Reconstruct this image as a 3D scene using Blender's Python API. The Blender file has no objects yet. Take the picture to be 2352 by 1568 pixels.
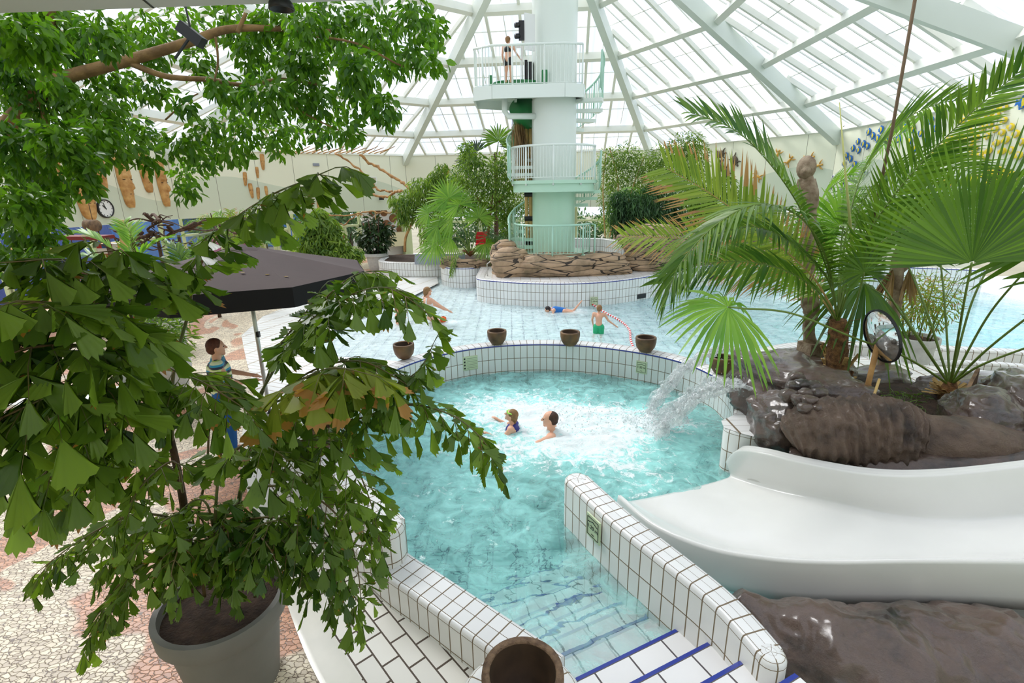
import bpy, math, random
import numpy as np
from mathutils import Vector, Matrix, noise as mnoise
random.seed(7); RNG = np.random.default_rng(7)
SC = bpy.context.scene
COL = SC.collection
# ---------------------------------------------------------------- camera, sky, sun, exposure
CAMZ = 3.4
PITCH = math.radians(16.7); ROLL = math.radians(1.0); FPX = 1172.0
_cp, _sp, _cr, _sr = math.cos(PITCH), math.sin(PITCH), math.cos(ROLL), math.sin(ROLL)
FW = Vector((0, _cp, -_sp)); _r0 = Vector((1, 0, 0)); _u0 = Vector((0, _sp, _cp))
RT = _cr*_r0 - _sr*_u0
UP = _sr*_r0 + _cr*_u0
cam_data = bpy.data.cameras.new('camera')
cam_data.sensor_width = 36.0
cam_data.lens = FPX/2352*36.0
cam_data.clip_start = 0.05
cam_data.clip_end = 400
cam = bpy.data.objects.new('camera', cam_data)
COL.objects.link(cam)
cam.matrix_world = Matrix(((RT.x, UP.x, -FW.x, 0), (RT.y, UP.y, -FW.y, 0), (RT.z, UP.z, -FW.z, CAMZ), (0, 0, 0, 1)))
SC.camera = cam
SC.view_settings.view_transform = 'Standard'
SC.view_settings.look = 'None'
SC.view_settings.gamma = 1
SC.view_settings.use_curve_mapping = False
SC.view_settings.exposure = 0.37
cy = SC.cycles
cy.max_bounces = 7; cy.diffuse_bounces = 3; cy.glossy_bounces = 3; cy.transmission_bounces = 5
cy.transparent_max_bounces = 10; cy.volume_bounces = 0
cy.sample_clamp_indirect = 6.0
cy.use_adaptive_sampling = True; cy.adaptive_threshold = 0.04
cy.use_denoising = True
cy.blur_glossy = 0.5
world = bpy.data.worlds.new('sky'); SC.world = world
world.use_nodes = True
wn = world.node_tree.nodes; wl = world.node_tree.links
bg = wn['Background']; bg.inputs['Strength'].default_value = 1.08
wt = wn.new('ShaderNodeTexCoord'); wno = wn.new('ShaderNodeTexNoise'); wno.inputs['Scale'].default_value = 2.2
wno.inputs['Detail'].default_value = 4
wr = wn.new('ShaderNodeValToRGB')
wr.color_ramp.elements[0].position = .35; wr.color_ramp.elements[0].color = (.72, .84, 1.0, 1)
wr.color_ramp.elements[1].position = .62; wr.color_ramp.elements[1].color = (1, 1, 1, 1)
wl.new(wt.outputs['Generated'], wno.inputs['Vector']); wl.new(wno.outputs['Fac'], wr.inputs['Fac'])
wl.new(wr.outputs['Color'], bg.inputs['Color'])
sun_d = bpy.data.lights.new('sun', 'SUN'); sun_d.energy = 3.6; sun_d.angle = math.radians(24); sun_d.color = (1, .96, .88)
sun = bpy.data.objects.new('sun', sun_d); COL.objects.link(sun)
sun.rotation_euler = Vector((-.55, .55, .85)).to_track_quat('Z', 'Y').to_euler()

# ---------------------------------------------------------------- measuring helpers (tape-measure from the camera stand point)
def _ray(x, y):
    return FW + (x-1176)/FPX*RT - (y-784)/FPX*UP
def onz(x, y, z):
    d = _ray(x, y); t = (z-CAMZ)/d.z
    return Vector((d.x*t, d.y*t, z))
def aty(x, y, Y):
    d = _ray(x, y); t = Y/d.y
    return Vector((d.x*t, Y, CAMZ+d.z*t))
def onwall(x, y, a, b, off=0.0):
    """where the sight line meets the vertical wall a-b, moved off metres into the hall"""
    d = _ray(x, y); ax, ay = a; bx, by = b
    nx, ny = (by-ay), -(bx-ax); L = math.hypot(nx, ny); nx /= L; ny /= L
    if (1-ax)*nx+(13-ay)*ny < 0: nx, ny = -nx, -ny
    t = ((ax+nx*off)*nx+(ay+ny*off)*ny)/(d.x*nx+d.y*ny)
    return Vector((d.x*t, d.y*t, CAMZ+d.z*t)), Vector((nx, ny, 0))
def lin(c):
    c = c/255.0
    return c/12.92 if c <= .04045 else ((c+.055)/1.055)**2.4
def rgb(r, g, b): return (lin(r), lin(g), lin(b), 1)

# ---------------------------------------------------------------- materials
MATS = {}
class NT:
    def __init__(s, name):
        s.m = bpy.data.materials.new(name); s.m.use_nodes = True
        s.n = s.m.node_tree.nodes; s.l = s.m.node_tree.links
        s.out = s.n['Material Output']; s.p = s.n['Principled BSDF']
        MATS[name] = s.m
    def add(s, t, **kw):
        nd = s.n.new(t)
        for k, v in kw.items():
            if k.startswith('_'): setattr(nd, k[1:], v)
            else: nd.inputs[k.replace('_', ' ')].default_value = v
        return nd
    def link(s, a, b): s.l.new(a, b)
    def math(s, op, a, b=None, clamp=False):
        nd = s.n.new('ShaderNodeMath'); nd.operation = op; nd.use_clamp = clamp
        for i, v in enumerate((a, b)):
            if v is None: continue
            if isinstance(v, (int, float)): nd.inputs[i].default_value = v
            else: s.l.new(v, nd.inputs[i])
        return nd.outputs[0]
    def mix(s, f, a, b):
        nd = s.n.new('ShaderNodeMix'); nd.data_type = 'RGBA'
        for k, v in ((0, f), (6, a), (7, b)):
            if isinstance(v, (tuple, list, float, int)): nd.inputs[k].default_value = v
            else: s.l.new(v, nd.inputs[k])
        return nd.outputs[2]
    def ramp(s, f, stops):
        nd = s.n.new('ShaderNodeValToRGB'); cr = nd.color_ramp
        while len(cr.elements) < len(stops): cr.elements.new(.5)
        for e, (p, c) in zip(cr.elements, stops): e.position = p; e.color = c
        s.l.new(f, nd.inputs['Fac']); return nd.outputs['Color']
    def pos(s):
        return s.add('ShaderNodeTexCoord').outputs['Object']
    def noise(s, scale, detail=3, rough=.5, vec=None, dist=0):
        nd = s.add('ShaderNodeTexNoise', Scale=scale, Detail=detail, Roughness=rough, Distortion=dist)
        s.l.new(vec if vec is not None else s.pos(), nd.inputs['Vector']); return nd.outputs['Fac']
    def bump(s, h, strength, dist=.02):
        nd = s.add('ShaderNodeBump', Strength=strength, Distance=dist)
        s.l.new(h, nd.inputs['Height']); s.l.new(nd.outputs['Normal'], s.p.inputs['Normal']); return nd
def plain(name, c, rough=.5, metal=0, var=.0, scale=6, coat=0, bump=0, spec=.5, c2=None):
    t = NT(name); t.p.inputs['Roughness'].default_value = rough; t.p.inputs['Metallic'].default_value = metal
    t.p.inputs['Coat Weight'].default_value = coat; t.p.inputs['Specular IOR Level'].default_value = spec
    t.p.inputs['Base Color'].default_value = c
    if var or c2:
        d = c2 or tuple(x*(1-var) for x in c[:3])+(1,)
        t.link(t.ramp(t.noise(scale, 4), [(.35, d), (.65, c)]), t.p.inputs['Base Color'])
    if bump: t.bump(t.noise(scale*4, 4), bump)
    return t.m
def tile(name, c, mortar, mu=.03, mv=.02, rough=.18, brick=0, var=.05, bumps=.4):
    """glazed tiles from the UV map: one tile per UV unit"""
    t = NT(name); uv = t.add('ShaderNodeUVMap').outputs[0]
    sx = t.add('ShaderNodeSeparateXYZ'); t.link(uv, sx.inputs[0])
    u, v = sx.outputs[0], sx.outputs[1]
    fv = t.math('FLOOR', v)
    if brick:
        u = t.math('ADD', u, t.math('MULTIPLY', t.math('MODULO', t.math('ABSOLUTE', fv), 2), brick))
    au = t.math('ABSOLUTE', t.math('SUBTRACT', t.math('FRACT', u), .5))
    av = t.math('ABSOLUTE', t.math('SUBTRACT', t.math('FRACT', v), .5))
    m = t.math('MAXIMUM', t.math('GREATER_THAN', au, .5-mu), t.math('GREATER_THAN', av, .5-mv))
    cx = t.add('ShaderNodeCombineXYZ'); t.link(t.math('FLOOR', u), cx.inputs[0]); t.link(fv, cx.inputs[1])
    wn_ = t.add('ShaderNodeTexWhiteNoise'); t.link(cx.outputs[0], wn_.inputs['Vector'])
    c2 = tuple(x*(1-var*2) for x in c[:3])+(1,)
    col = t.mix(wn_.outputs['Value'], c, c2)
    t.link(t.mix(m, col, mortar), t.p.inputs['Base Color'])
    r = t.math('ADD', t.math('MULTIPLY', m, .6), rough); t.link(r, t.p.inputs['Roughness'])
    t.bump(t.math('SUBTRACT', 1, m), bumps, .004)
    return t.m
WT = rgb(240, 239, 236)
M_TILE = tile('white_glazed_tile', WT, rgb(128, 112, 88), .045, .022)
M_TILE_FINE = tile('white_glazed_tile_far', rgb(244, 244, 242), rgb(140, 130, 112), .055, .025)
M_TILEBLUE = tile('white_tile_blue_shadow', rgb(232, 240, 243), rgb(120, 108, 90), .045, .022)
M_TOP = tile('coping_tile', rgb(238, 237, 236), rgb(120, 104, 84), .045, .02)
M_BLUE = plain('blue_edge_tile', rgb(44, 60, 150), .2)
M_FLOORT = tile('pool_floor_tile', rgb(242, 249, 246), rgb(30, 56, 100), .036, .036, var=.03)
M_BEACH = tile('beach_tile', rgb(243, 242, 240), rgb(170, 158, 140), .03, .05, var=.02, brick=0)
M_DECKT = tile('deck_tile', rgb(236, 232, 222), rgb(84, 72, 60), .03, .045, brick=.5, var=.05)
M_STEP = tile('step_tile', rgb(240, 238, 236), rgb(90, 84, 84), .022, .03, var=.03)
M_GUTTER = plain('gutter_tile', rgb(232, 228, 216), .15, var=.08, scale=3)

def cobble():
    t = NT('cobble_mosaic'); p = t.pos()
    mp = t.add('ShaderNodeMapping'); mp.inputs['Scale'].default_value = (17, 26, 17); t.link(p, mp.inputs[0])
    wn_ = t.add('ShaderNodeTexNoise', Scale=1.2, Detail=1); t.link(mp.outputs[0], wn_.inputs['Vector'])
    va = t.add('ShaderNodeVectorMath', _operation='MULTIPLY_ADD'); t.link(wn_.outputs['Color'], va.inputs[0]); va.inputs[1].default_value = (.9,.9,.9); t.link(mp.outputs[0], va.inputs[2])
    v1 = t.add('ShaderNodeTexVoronoi', Scale=1.0); v2 = t.add('ShaderNodeTexVoronoi', _feature='DISTANCE_TO_EDGE', Scale=1.0)
    t.link(va.outputs[0], v1.inputs['Vector']); t.link(va.outputs[0], v2.inputs['Vector'])
    wv = t.noise(.42, 2, .5, dist=.8)
    side = t.ramp(wv, [(.455, rgb(206, 150, 116)), (.465, rgb(228, 216, 190))])
    sep = t.add('ShaderNodeSeparateColor'); t.link(v1.outputs['Color'], sep.inputs[0])
    vr = t.ramp(sep.outputs[0], [(0, (.5, .42, .38, 1)), (.5, (.85, .8, .76, 1)), (1, (1.15, 1.1, 1.05, 1))])
    mm = t.add('ShaderNodeMix', _data_type='RGBA', _blend_type='MULTIPLY'); mm.inputs[0].default_value = .75
    t.link(side, mm.inputs[6]); t.link(vr, mm.inputs[7])
    e = t.math('GREATER_THAN', .045, v2.outputs['Distance'])
    t.link(t.mix(e, mm.outputs[2], rgb(104, 84, 64)), t.p.inputs['Base Color'])
    t.p.inputs['Roughness'].default_value = .38
    t.bump(t.math('MINIMUM', v2.outputs['Distance'], .12), .6, .02)
    return t.m
M_COB = cobble()

def wallmat():
    t = NT('cream_wall_panels'); uv = t.add('ShaderNodeUVMap').outputs[0]
    sx = t.add('ShaderNodeSeparateXYZ'); t.link(uv, sx.inputs[0]); s, z = sx.outputs[0], sx.outputs[1]
    w = t.math('ADD', t.math('MULTIPLY', t.math('SINE', t.math('MULTIPLY', s, .95)), .3), t.math('MULTIPLY', t.math('SINE', t.math('MULTIPLY', s, .37)), .22))
    low = t.math('LESS_THAN', z, t.math('ADD', w, 3.65))
    c = t.mix(low, rgb(240, 241, 218), rgb(214, 222, 200))
    seam = t.math('LESS_THAN', t.math('FRACT', t.math('DIVIDE', s, 1.6)), .012)
    t.link(t.mix(seam, c, rgb(140, 140, 118)), t.p.inputs['Base Color']); t.p.inputs['Roughness'].default_value = .45
    return t.m
M_WALL = wallmat()
M_GREENF = plain('pale_green_paint', rgb(196, 206, 160), .45)
M_BEAM = plain('white_painted_steel', rgb(232, 234, 222), .4, var=.06, scale=1.5)
M_RIB = plain('grey_green_painted_steel', rgb(214, 222, 212), .4)
M_MINT = plain('mint_paint', rgb(188, 224, 200), .3, coat=.3)
M_MINTP = plain('mint_railing_paint', rgb(176, 216, 194), .3, coat=.2)
M_WHITEP = plain('mint_paint_lit', rgb(232, 240, 232), .3, coat=.3)  # paler mint for the upper tower, its light wash put into the colour
M_GALLERY = plain('grey_ceiling_panel', rgb(198, 200, 192), .7)
M_DARKM = plain('dark_metal', rgb(30, 30, 32), .4)
M_SLIDE = plain('white_gelcoat', rgb(224, 223, 219), .22, coat=.25, var=.03, scale=2, bump=.05)
M_POT = plain('grey_planter_plastic', rgb(122, 119, 113), .6, var=.08, scale=5, bump=.05)
M_POTL = plain('light_grey_planter', rgb(212, 212, 208), .6, var=.12, scale=12, bump=.2)
M_SOIL = plain('potting_soil', rgb(72, 52, 38), .9, var=.5, scale=14, bump=1)
M_BOWL = plain('brown_stone_bowl', rgb(126, 92, 56), .55, c2=rgb(84, 62, 40), scale=5, bump=.15)
M_BOWLR = plain('brown_granite_bowl', rgb(138, 110, 84), .75, c2=rgb(98, 74, 56), scale=24, bump=.5)
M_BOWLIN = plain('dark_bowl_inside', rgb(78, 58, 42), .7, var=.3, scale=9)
M_BLACKF = plain('dark_brown_canvas', rgb(78, 64, 62), .85, var=.12, scale=2, bump=.1)
M_BLACKV = plain('black_canvas_valance', rgb(16, 14, 15), .9)
M_ALU = plain('brushed_aluminium', rgb(190, 190, 185), .3, metal=.9)
M_WOODC = plain('carved_mask_wood', rgb(214, 168, 104), .6, c2=rgb(176, 124, 66), scale=5, bump=.25)
M_WOODD = plain('dark_slit_wood', rgb(48, 30, 18), .8)
M_STATUE = plain('weathered_driftwood', rgb(168, 150, 126), .8, c2=rgb(120, 98, 76), scale=9, bump=.6)
M_DRIFT = plain('tan_driftwood', rgb(196, 150, 92), .75, c2=rgb(150, 108, 64), scale=6, bump=.3)
M_BARK = plain('ficus_bark', rgb(150, 118, 72), .8, c2=rgb(112, 86, 52), scale=8, bump=.4)
M_BARKD = plain('dark_bark', rgb(96, 70, 48), .85, c2=rgb(64, 46, 34), scale=10, bump=.6)
M_FIBRE = plain('palm_fibre', rgb(150, 108, 66), .9, c2=rgb(92, 62, 38), scale=18, bump=1)
M_SKIN = plain('skin', rgb(232, 176, 146), .5, var=.05, scale=6)
M_SKINT = plain('tanned_skin', rgb(206, 140, 104), .5, var=.05, scale=6)
M_HAIRB = plain('brown_hair', rgb(74, 46, 30), .7, var=.4, scale=30)
M_HAIRL = plain('light_brown_hair', rgb(150, 112, 70), .7, var=.3, scale=30)
M_HAIRD = plain('black_hair', rgb(34, 24, 24), .6)
M_RED = plain('red_plastic', rgb(206, 36, 44), .35)
M_WHITE = plain('white_plastic', rgb(240, 240, 238), .4)
M_ORANGE = plain('orange_plastic', rgb(244, 104, 36), .4)
M_SWIMG = plain('green_swim_cloth', rgb(40, 176, 120), .7)
M_SWIMB = plain('blue_swim_cloth', rgb(30, 110, 190), .6)
M_SWIMK = plain('black_swim_cloth', rgb(24, 24, 28), .6)
M_SIGN = plain('pale_green_sign', rgb(206, 218, 180), .35)
M_INK = plain('black_print', rgb(28, 32, 28), .6)
M_YEL = plain('yellow_paint', rgb(240, 214, 50), .5)
M_FBLUE = plain('blue_fish_paint', rgb(36, 110, 190), .5)
M_FGREY = plain('pale_fish_paint', rgb(206, 196, 176), .5)
M_FPUR = plain('purple_fish_paint', rgb(70, 62, 120), .5)
M_GOLD = plain('ochre_gecko_paint', rgb(214, 164, 70), .5)
M_TURT = plain('turtle_brown', rgb(104, 92, 74), .7, var=.4, scale=20)
M_SLATE = plain('grey_slate', rgb(150, 156, 168), .35, var=.15, scale=4)
M_RUST = plain('brown_rust_slab', rgb(140, 112, 82), .85, c2=rgb(90, 70, 54), scale=8, bump=.4)
M_GSLIDE = plain('green_tube', rgb(40, 130, 70), .3, coat=.3)
M_BAMBOO = plain('bamboo_cane', rgb(204, 170, 104), .5, var=.2, scale=8)
M_ROPE = plain('brown_rope', rgb(112, 92, 70), .9, bump=.5)
M_STRAW = plain('dry_straw', rgb(196, 160, 100), .9, var=.3, scale=20)
M_PEBB = plain('white_pebble_floor', rgb(226, 218, 200), .7, c2=rgb(190, 178, 156), scale=30, bump=.5)

def rock(name, c1, c2, rough=.35, scale=3, bump=.6, coat=.3, strata=0):
    t = NT(name)
    n1 = t.noise(scale, 6, .6); 
    col = t.ramp(n1, [(.3, c2), (.5, c1), (.78, tuple(min(1, x*1.35) for x in c1[:3])+(1,))])
    t.link(col, t.p.inputs['Base Color']); t.p.inputs['Roughness'].default_value = rough; t.p.inputs['Coat Weight'].default_value = coat
    t.p.inputs['Coat Roughness'].default_value = .15
    h = t.noise(scale*3.5, 9, .68)
    if strata:
        mp = t.add('ShaderNodeMapping'); mp.inputs['Scale'].default_value = (1.2, 1.2, 7); t.link(t.pos(), mp.inputs[0])
        v = t.add('ShaderNodeTexVoronoi', _feature='DISTANCE_TO_EDGE', Scale=1.0); t.link(mp.outputs[0], v.inputs['Vector'])
        cr = t.math('LESS_THAN', v.outputs['Distance'], t.math('MULTIPLY', t.noise(4, 3), .07))
        t.link(t.mix(cr, col, rgb(58, 48, 38)), t.p.inputs['Base Color'])
        h = t.math('ADD', h, t.math('MULTIPLY', t.math('MINIMUM', v.outputs['Distance'], .15), 4))
    t.bump(h, bump, .05)
    return t.m
M_ROCK = rock('wet_brown_rock', rgb(92, 72, 62), rgb(30, 23, 21), .22, 2.5, 1.0, .9)
M_ROCKM = rock('matt_brown_rock', rgb(106, 86, 72), rgb(58, 46, 40), .5, 3.5, 1.0, .15)
M_ROCKI = rock('layered_tan_rock', rgb(176, 148, 118), rgb(112, 98, 72), .7, 1.6, .7, 0, 1)

def leafmat(name, c1, c2, trans=.45, rough=.4, tip=None, tipfrac=.0):
    t = NT(name)
    at = t.add('ShaderNodeAttribute', _attribute_name='rnd')
    sep = t.add('ShaderNodeSeparateColor'); t.link(at.outputs['Color'], sep.inputs[0])
    n = t.noise(1.3, 2)
    f = t.math('ADD', t.math('MULTIPLY', sep.outputs[0], .75), t.math('SUBTRACT', t.math('MULTIPLY', n, 1.2), .48), True)
    col = t.mix(f, c1, c2)
    if tip:
        nn = t.noise(9, 3)
        k = t.math('ADD', at.outputs['Alpha'], t.math('ADD', t.math('MULTIPLY', t.math('SUBTRACT', sep.outputs[1], .5), .6), t.math('MULTIPLY', t.math('SUBTRACT', nn, .5), .4)))
        col = t.mix(t.math('GREATER_THAN', k, 1-tipfrac), col, tip)
    t.link(col, t.p.inputs['Base Color']); t.p.inputs['Roughness'].default_value = rough
    tr = t.add('ShaderNodeBsdfTranslucent')
    tc = t.add('ShaderNodeMix', _data_type='RGBA', _blend_type='MULTIPLY'); tc.inputs[0].default_value = 1
    t.link(col, tc.inputs[6]); tc.inputs[7].default_value = (1.3, 1.4, .5, 1); t.link(tc.outputs[2], tr.inputs['Color'])
    mx = t.add('ShaderNodeMixShader'); mx.inputs[0].default_value = trans
    t.link(t.p.outputs[0], mx.inputs[1]); t.link(tr.outputs[0], mx.inputs[2]); t.link(mx.outputs[0], t.out.inputs['Surface'])
    return t.m
L_FISH = leafmat('fishtail_leaf', rgb(58, 92, 24), rgb(142, 172, 62), .42, .3, rgb(170, 118, 52), -.2)
L_FISHB = leafmat('fishtail_leaf_withered', rgb(118, 140, 40), rgb(170, 176, 70), .45, .45, rgb(190, 140, 80), .12)
L_FICUS = leafmat('ficus_leaf', rgb(54, 98, 26), rgb(112, 156, 38), .5, .35)
L_PALM = leafmat('palm_leaf', rgb(58, 98, 34), rgb(124, 156, 56), .4, .35)
L_PALMY = leafmat('yellowing_palm_leaf', rgb(112, 142, 58), rgb(166, 178, 80), .45, .45, rgb(184, 140, 104), .28)
L_FAN = leafmat('fan_palm_leaf', rgb(58, 94, 22), rgb(104, 140, 38), .45, .35)
L_FANL = leafmat('bright_fan_leaf', rgb(98, 148, 52), rgb(150, 188, 74), .42, .4)
L_BUSH = leafmat('bush_leaf', rgb(70, 110, 46), rgb(150, 176, 70), .4, .45)
L_BUSHD = leafmat('dark_bush_leaf', rgb(46, 82, 50), rgb(96, 136, 84), .3, .4)
L_RUB = leafmat('rubber_plant_leaf', rgb(34, 58, 34), rgb(70, 96, 54), .15, .3)
L_DEAD = leafmat('dead_palm_skirt', rgb(140, 110, 74), rgb(182, 152, 108), .2, .8)
L_STEM = plain('green_petiole', rgb(108, 132, 52), .45, var=.2, scale=6)
L_STEMD = plain('olive_stem', rgb(92, 104, 54), .5, c2=rgb(110, 84, 50), scale=5)

def watermat(name, absorb, dens, bscale, bstr, foam=False, aer_lift=((.46, .93, .88, 1), .28, .55, 2.4)):
    t = NT(name); t.n.remove(t.p)
    gl = t.add('ShaderNodeBsdfGlass', IOR=1.33, Roughness=0.0)
    gl.inputs['Color'].default_value = (1, 1, 1, 1)
    p = t.pos()
    mp = t.add('ShaderNodeMapping'); mp.inputs['Scale'].default_value = (1, 1.5, 1); t.link(p, mp.inputs[0])
    h = t.math('ADD', t.noise(bscale, 1.5, .4, mp.outputs[0], .8), t.math('MULTIPLY', t.noise(bscale*3.1, 2, .5, mp.outputs[0], .4), .12))
    b = t.add('ShaderNodeBump', Strength=bstr, Distance=.12); t.link(h, b.inputs['Height']); t.link(b.outputs[0], gl.inputs['Normal'])
    tp = t.add('ShaderNodeBsdfTransparent'); mt = t.add('ShaderNodeMixShader'); mt.inputs[0].default_value = .3
    t.link(gl.outputs[0], mt.inputs[1]); t.link(tp.outputs[0], mt.inputs[2]); surf = mt.outputs[0]
    at = t.add('ShaderNodeAttribute', _attribute_name='foam'); n0 = t.noise(3.5, 5, .65, p, 1.0)
    ae = t.add('ShaderNodeBsdfDiffuse'); ae.inputs['Color'].default_value = aer_lift[0]; ma = t.add('ShaderNodeMixShader')  # pale bubbly diffuse layer mixed into the surface to brighten the water
    t.link(t.math('ADD', t.math('MULTIPLY', t.math('ADD', at.outputs['Fac'], t.math('MULTIPLY', t.math('SUBTRACT', n0, .5), aer_lift[3])), aer_lift[2]), aer_lift[1], True), ma.inputs[0]); t.link(mt.outputs[0], ma.inputs[1]); t.link(ae.outputs[0], ma.inputs[2]); mt = ma
    if foam:
        at = t.add('ShaderNodeAttribute', _attribute_name='foam')
        n1 = t.noise(5.5, 8, .72, p, 1.6); n2 = t.noise(40, 4, .7, p)
        k = t.math('ADD', at.outputs['Fac'], t.math('ADD', t.math('MULTIPLY', t.math('SUBTRACT', n1, .5), 2.9), t.math('MULTIPLY', t.math('SUBTRACT', n2, .5), .8)))
        f = t.ramp(k, [(.52, (0, 0, 0, 1)), (.84, (.93, .93, .93, 1))])
        df = t.add('ShaderNodeBsdfDiffuse'); df.inputs['Color'].default_value = (.93, .97, .97, 1)
        b2 = t.add('ShaderNodeBump', Strength=.7, Distance=.05); t.link(n1, b2.inputs['Height']); t.link(b2.outputs[0], df.inputs['Normal'])
        mx = t.add('ShaderNodeMixShader'); t.link(f, mx.inputs[0]); t.link(mt.outputs[0], mx.inputs[1]); t.link(df.outputs[0], mx.inputs[2]); surf = mx.outputs[0]
    t.link(surf, t.out.inputs['Surface'])
    va = t.add('ShaderNodeVolumeAbsorption', Density=dens); va.inputs['Color'].default_value = absorb
    t.link(va.outputs[0], t.out.inputs['Volume'])
    return t.m
M_WATERW = watermat('whirlpool_water', (.12, .99, .96, 1), .28, 2.4, .55, True)
M_WATERM = watermat('main_pool_water', (.08, .97, 1, 1), .22, 2.2, .30, True, ((.84, .97, .98, 1), .30, .6, 1.4))
def splash():
    t = NT('splashing_water'); t.n.remove(t.p)
    gl = t.add('ShaderNodeBsdfGlass', IOR=1.2, Roughness=.05); df = t.add('ShaderNodeBsdfDiffuse'); df.inputs['Color'].default_value = (.95, .98, .98, 1)
    tr = t.add('ShaderNodeBsdfTransparent')
    n = t.noise(16, 6, .7, dist=1.5)
    f = t.ramp(n, [(.45, (0, 0, 0, 1)), (.72, (.9, .9, .9, 1))])
    b = t.add('ShaderNodeBump', Strength=1, Distance=.05); t.link(n, b.inputs['Height']); t.link(b.outputs[0], gl.inputs['Normal'])
    m1 = t.add('ShaderNodeMixShader'); m1.inputs[0].default_value = .35; t.link(tr.outputs[0], m1.inputs[1]); t.link(gl.outputs[0], m1.inputs[2])
    m2 = t.add('ShaderNodeMixShader'); t.link(f, m2.inputs[0]); t.link(m1.outputs[0], m2.inputs[1]); t.link(df.outputs[0], m2.inputs[2])
    t.link(m2.outputs[0], t.out.inputs['Surface']); return t.m
M_SPLASH = splash()
def paneglass(name, tint, haze, rough=.0):
    t = NT(name); t.n.remove(t.p)
    tr = t.add('ShaderNodeBsdfTransparent'); tr.inputs['Color'].default_value = tint
    g = t.add('ShaderNodeBsdfGlossy', Roughness=.15) if not haze else t.add('ShaderNodeBsdfTranslucent')
    m = t.add('ShaderNodeMixShader'); m.inputs[0].default_value = haze if haze else .06
    t.link(tr.outputs[0], m.inputs[1]); t.link(g.outputs[0], m.inputs[2]); t.link(m.outputs[0], t.out.inputs['Surface']); return t.m
def roofglass():
    t = NT('ribbed_roof_glazing'); t.n.remove(t.p)
    uv = t.add('ShaderNodeUVMap').outputs[0]
    mp = t.add('ShaderNodeMapping'); mp.inputs['Scale'].default_value = (5.0, .16, 1); t.link(uv, mp.inputs[0])
    n = t.noise(1, 3, .5, mp.outputs[0])
    c = t.ramp(n, [(.38, (.66, .72, .9, 1)), (.6, (1, 1, 1, 1))])
    tr = t.add('ShaderNodeBsdfTransparent'); t.link(c, tr.inputs['Color'])
    g = t.add('ShaderNodeBsdfTranslucent'); g.inputs['Color'].default_value = (.9, .92, .95, 1)
    m = t.add('ShaderNodeMixShader'); m.inputs[0].default_value = .15
    t.link(tr.outputs[0], m.inputs[1]); t.link(g.outputs[0], m.inputs[2]); t.link(m.outputs[0], t.out.inputs['Surface']); return t.m
M_RGLASS = roofglass()
M_WGLASS = paneglass('window_glass', (.94, .97, .97, 1), 0)

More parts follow.
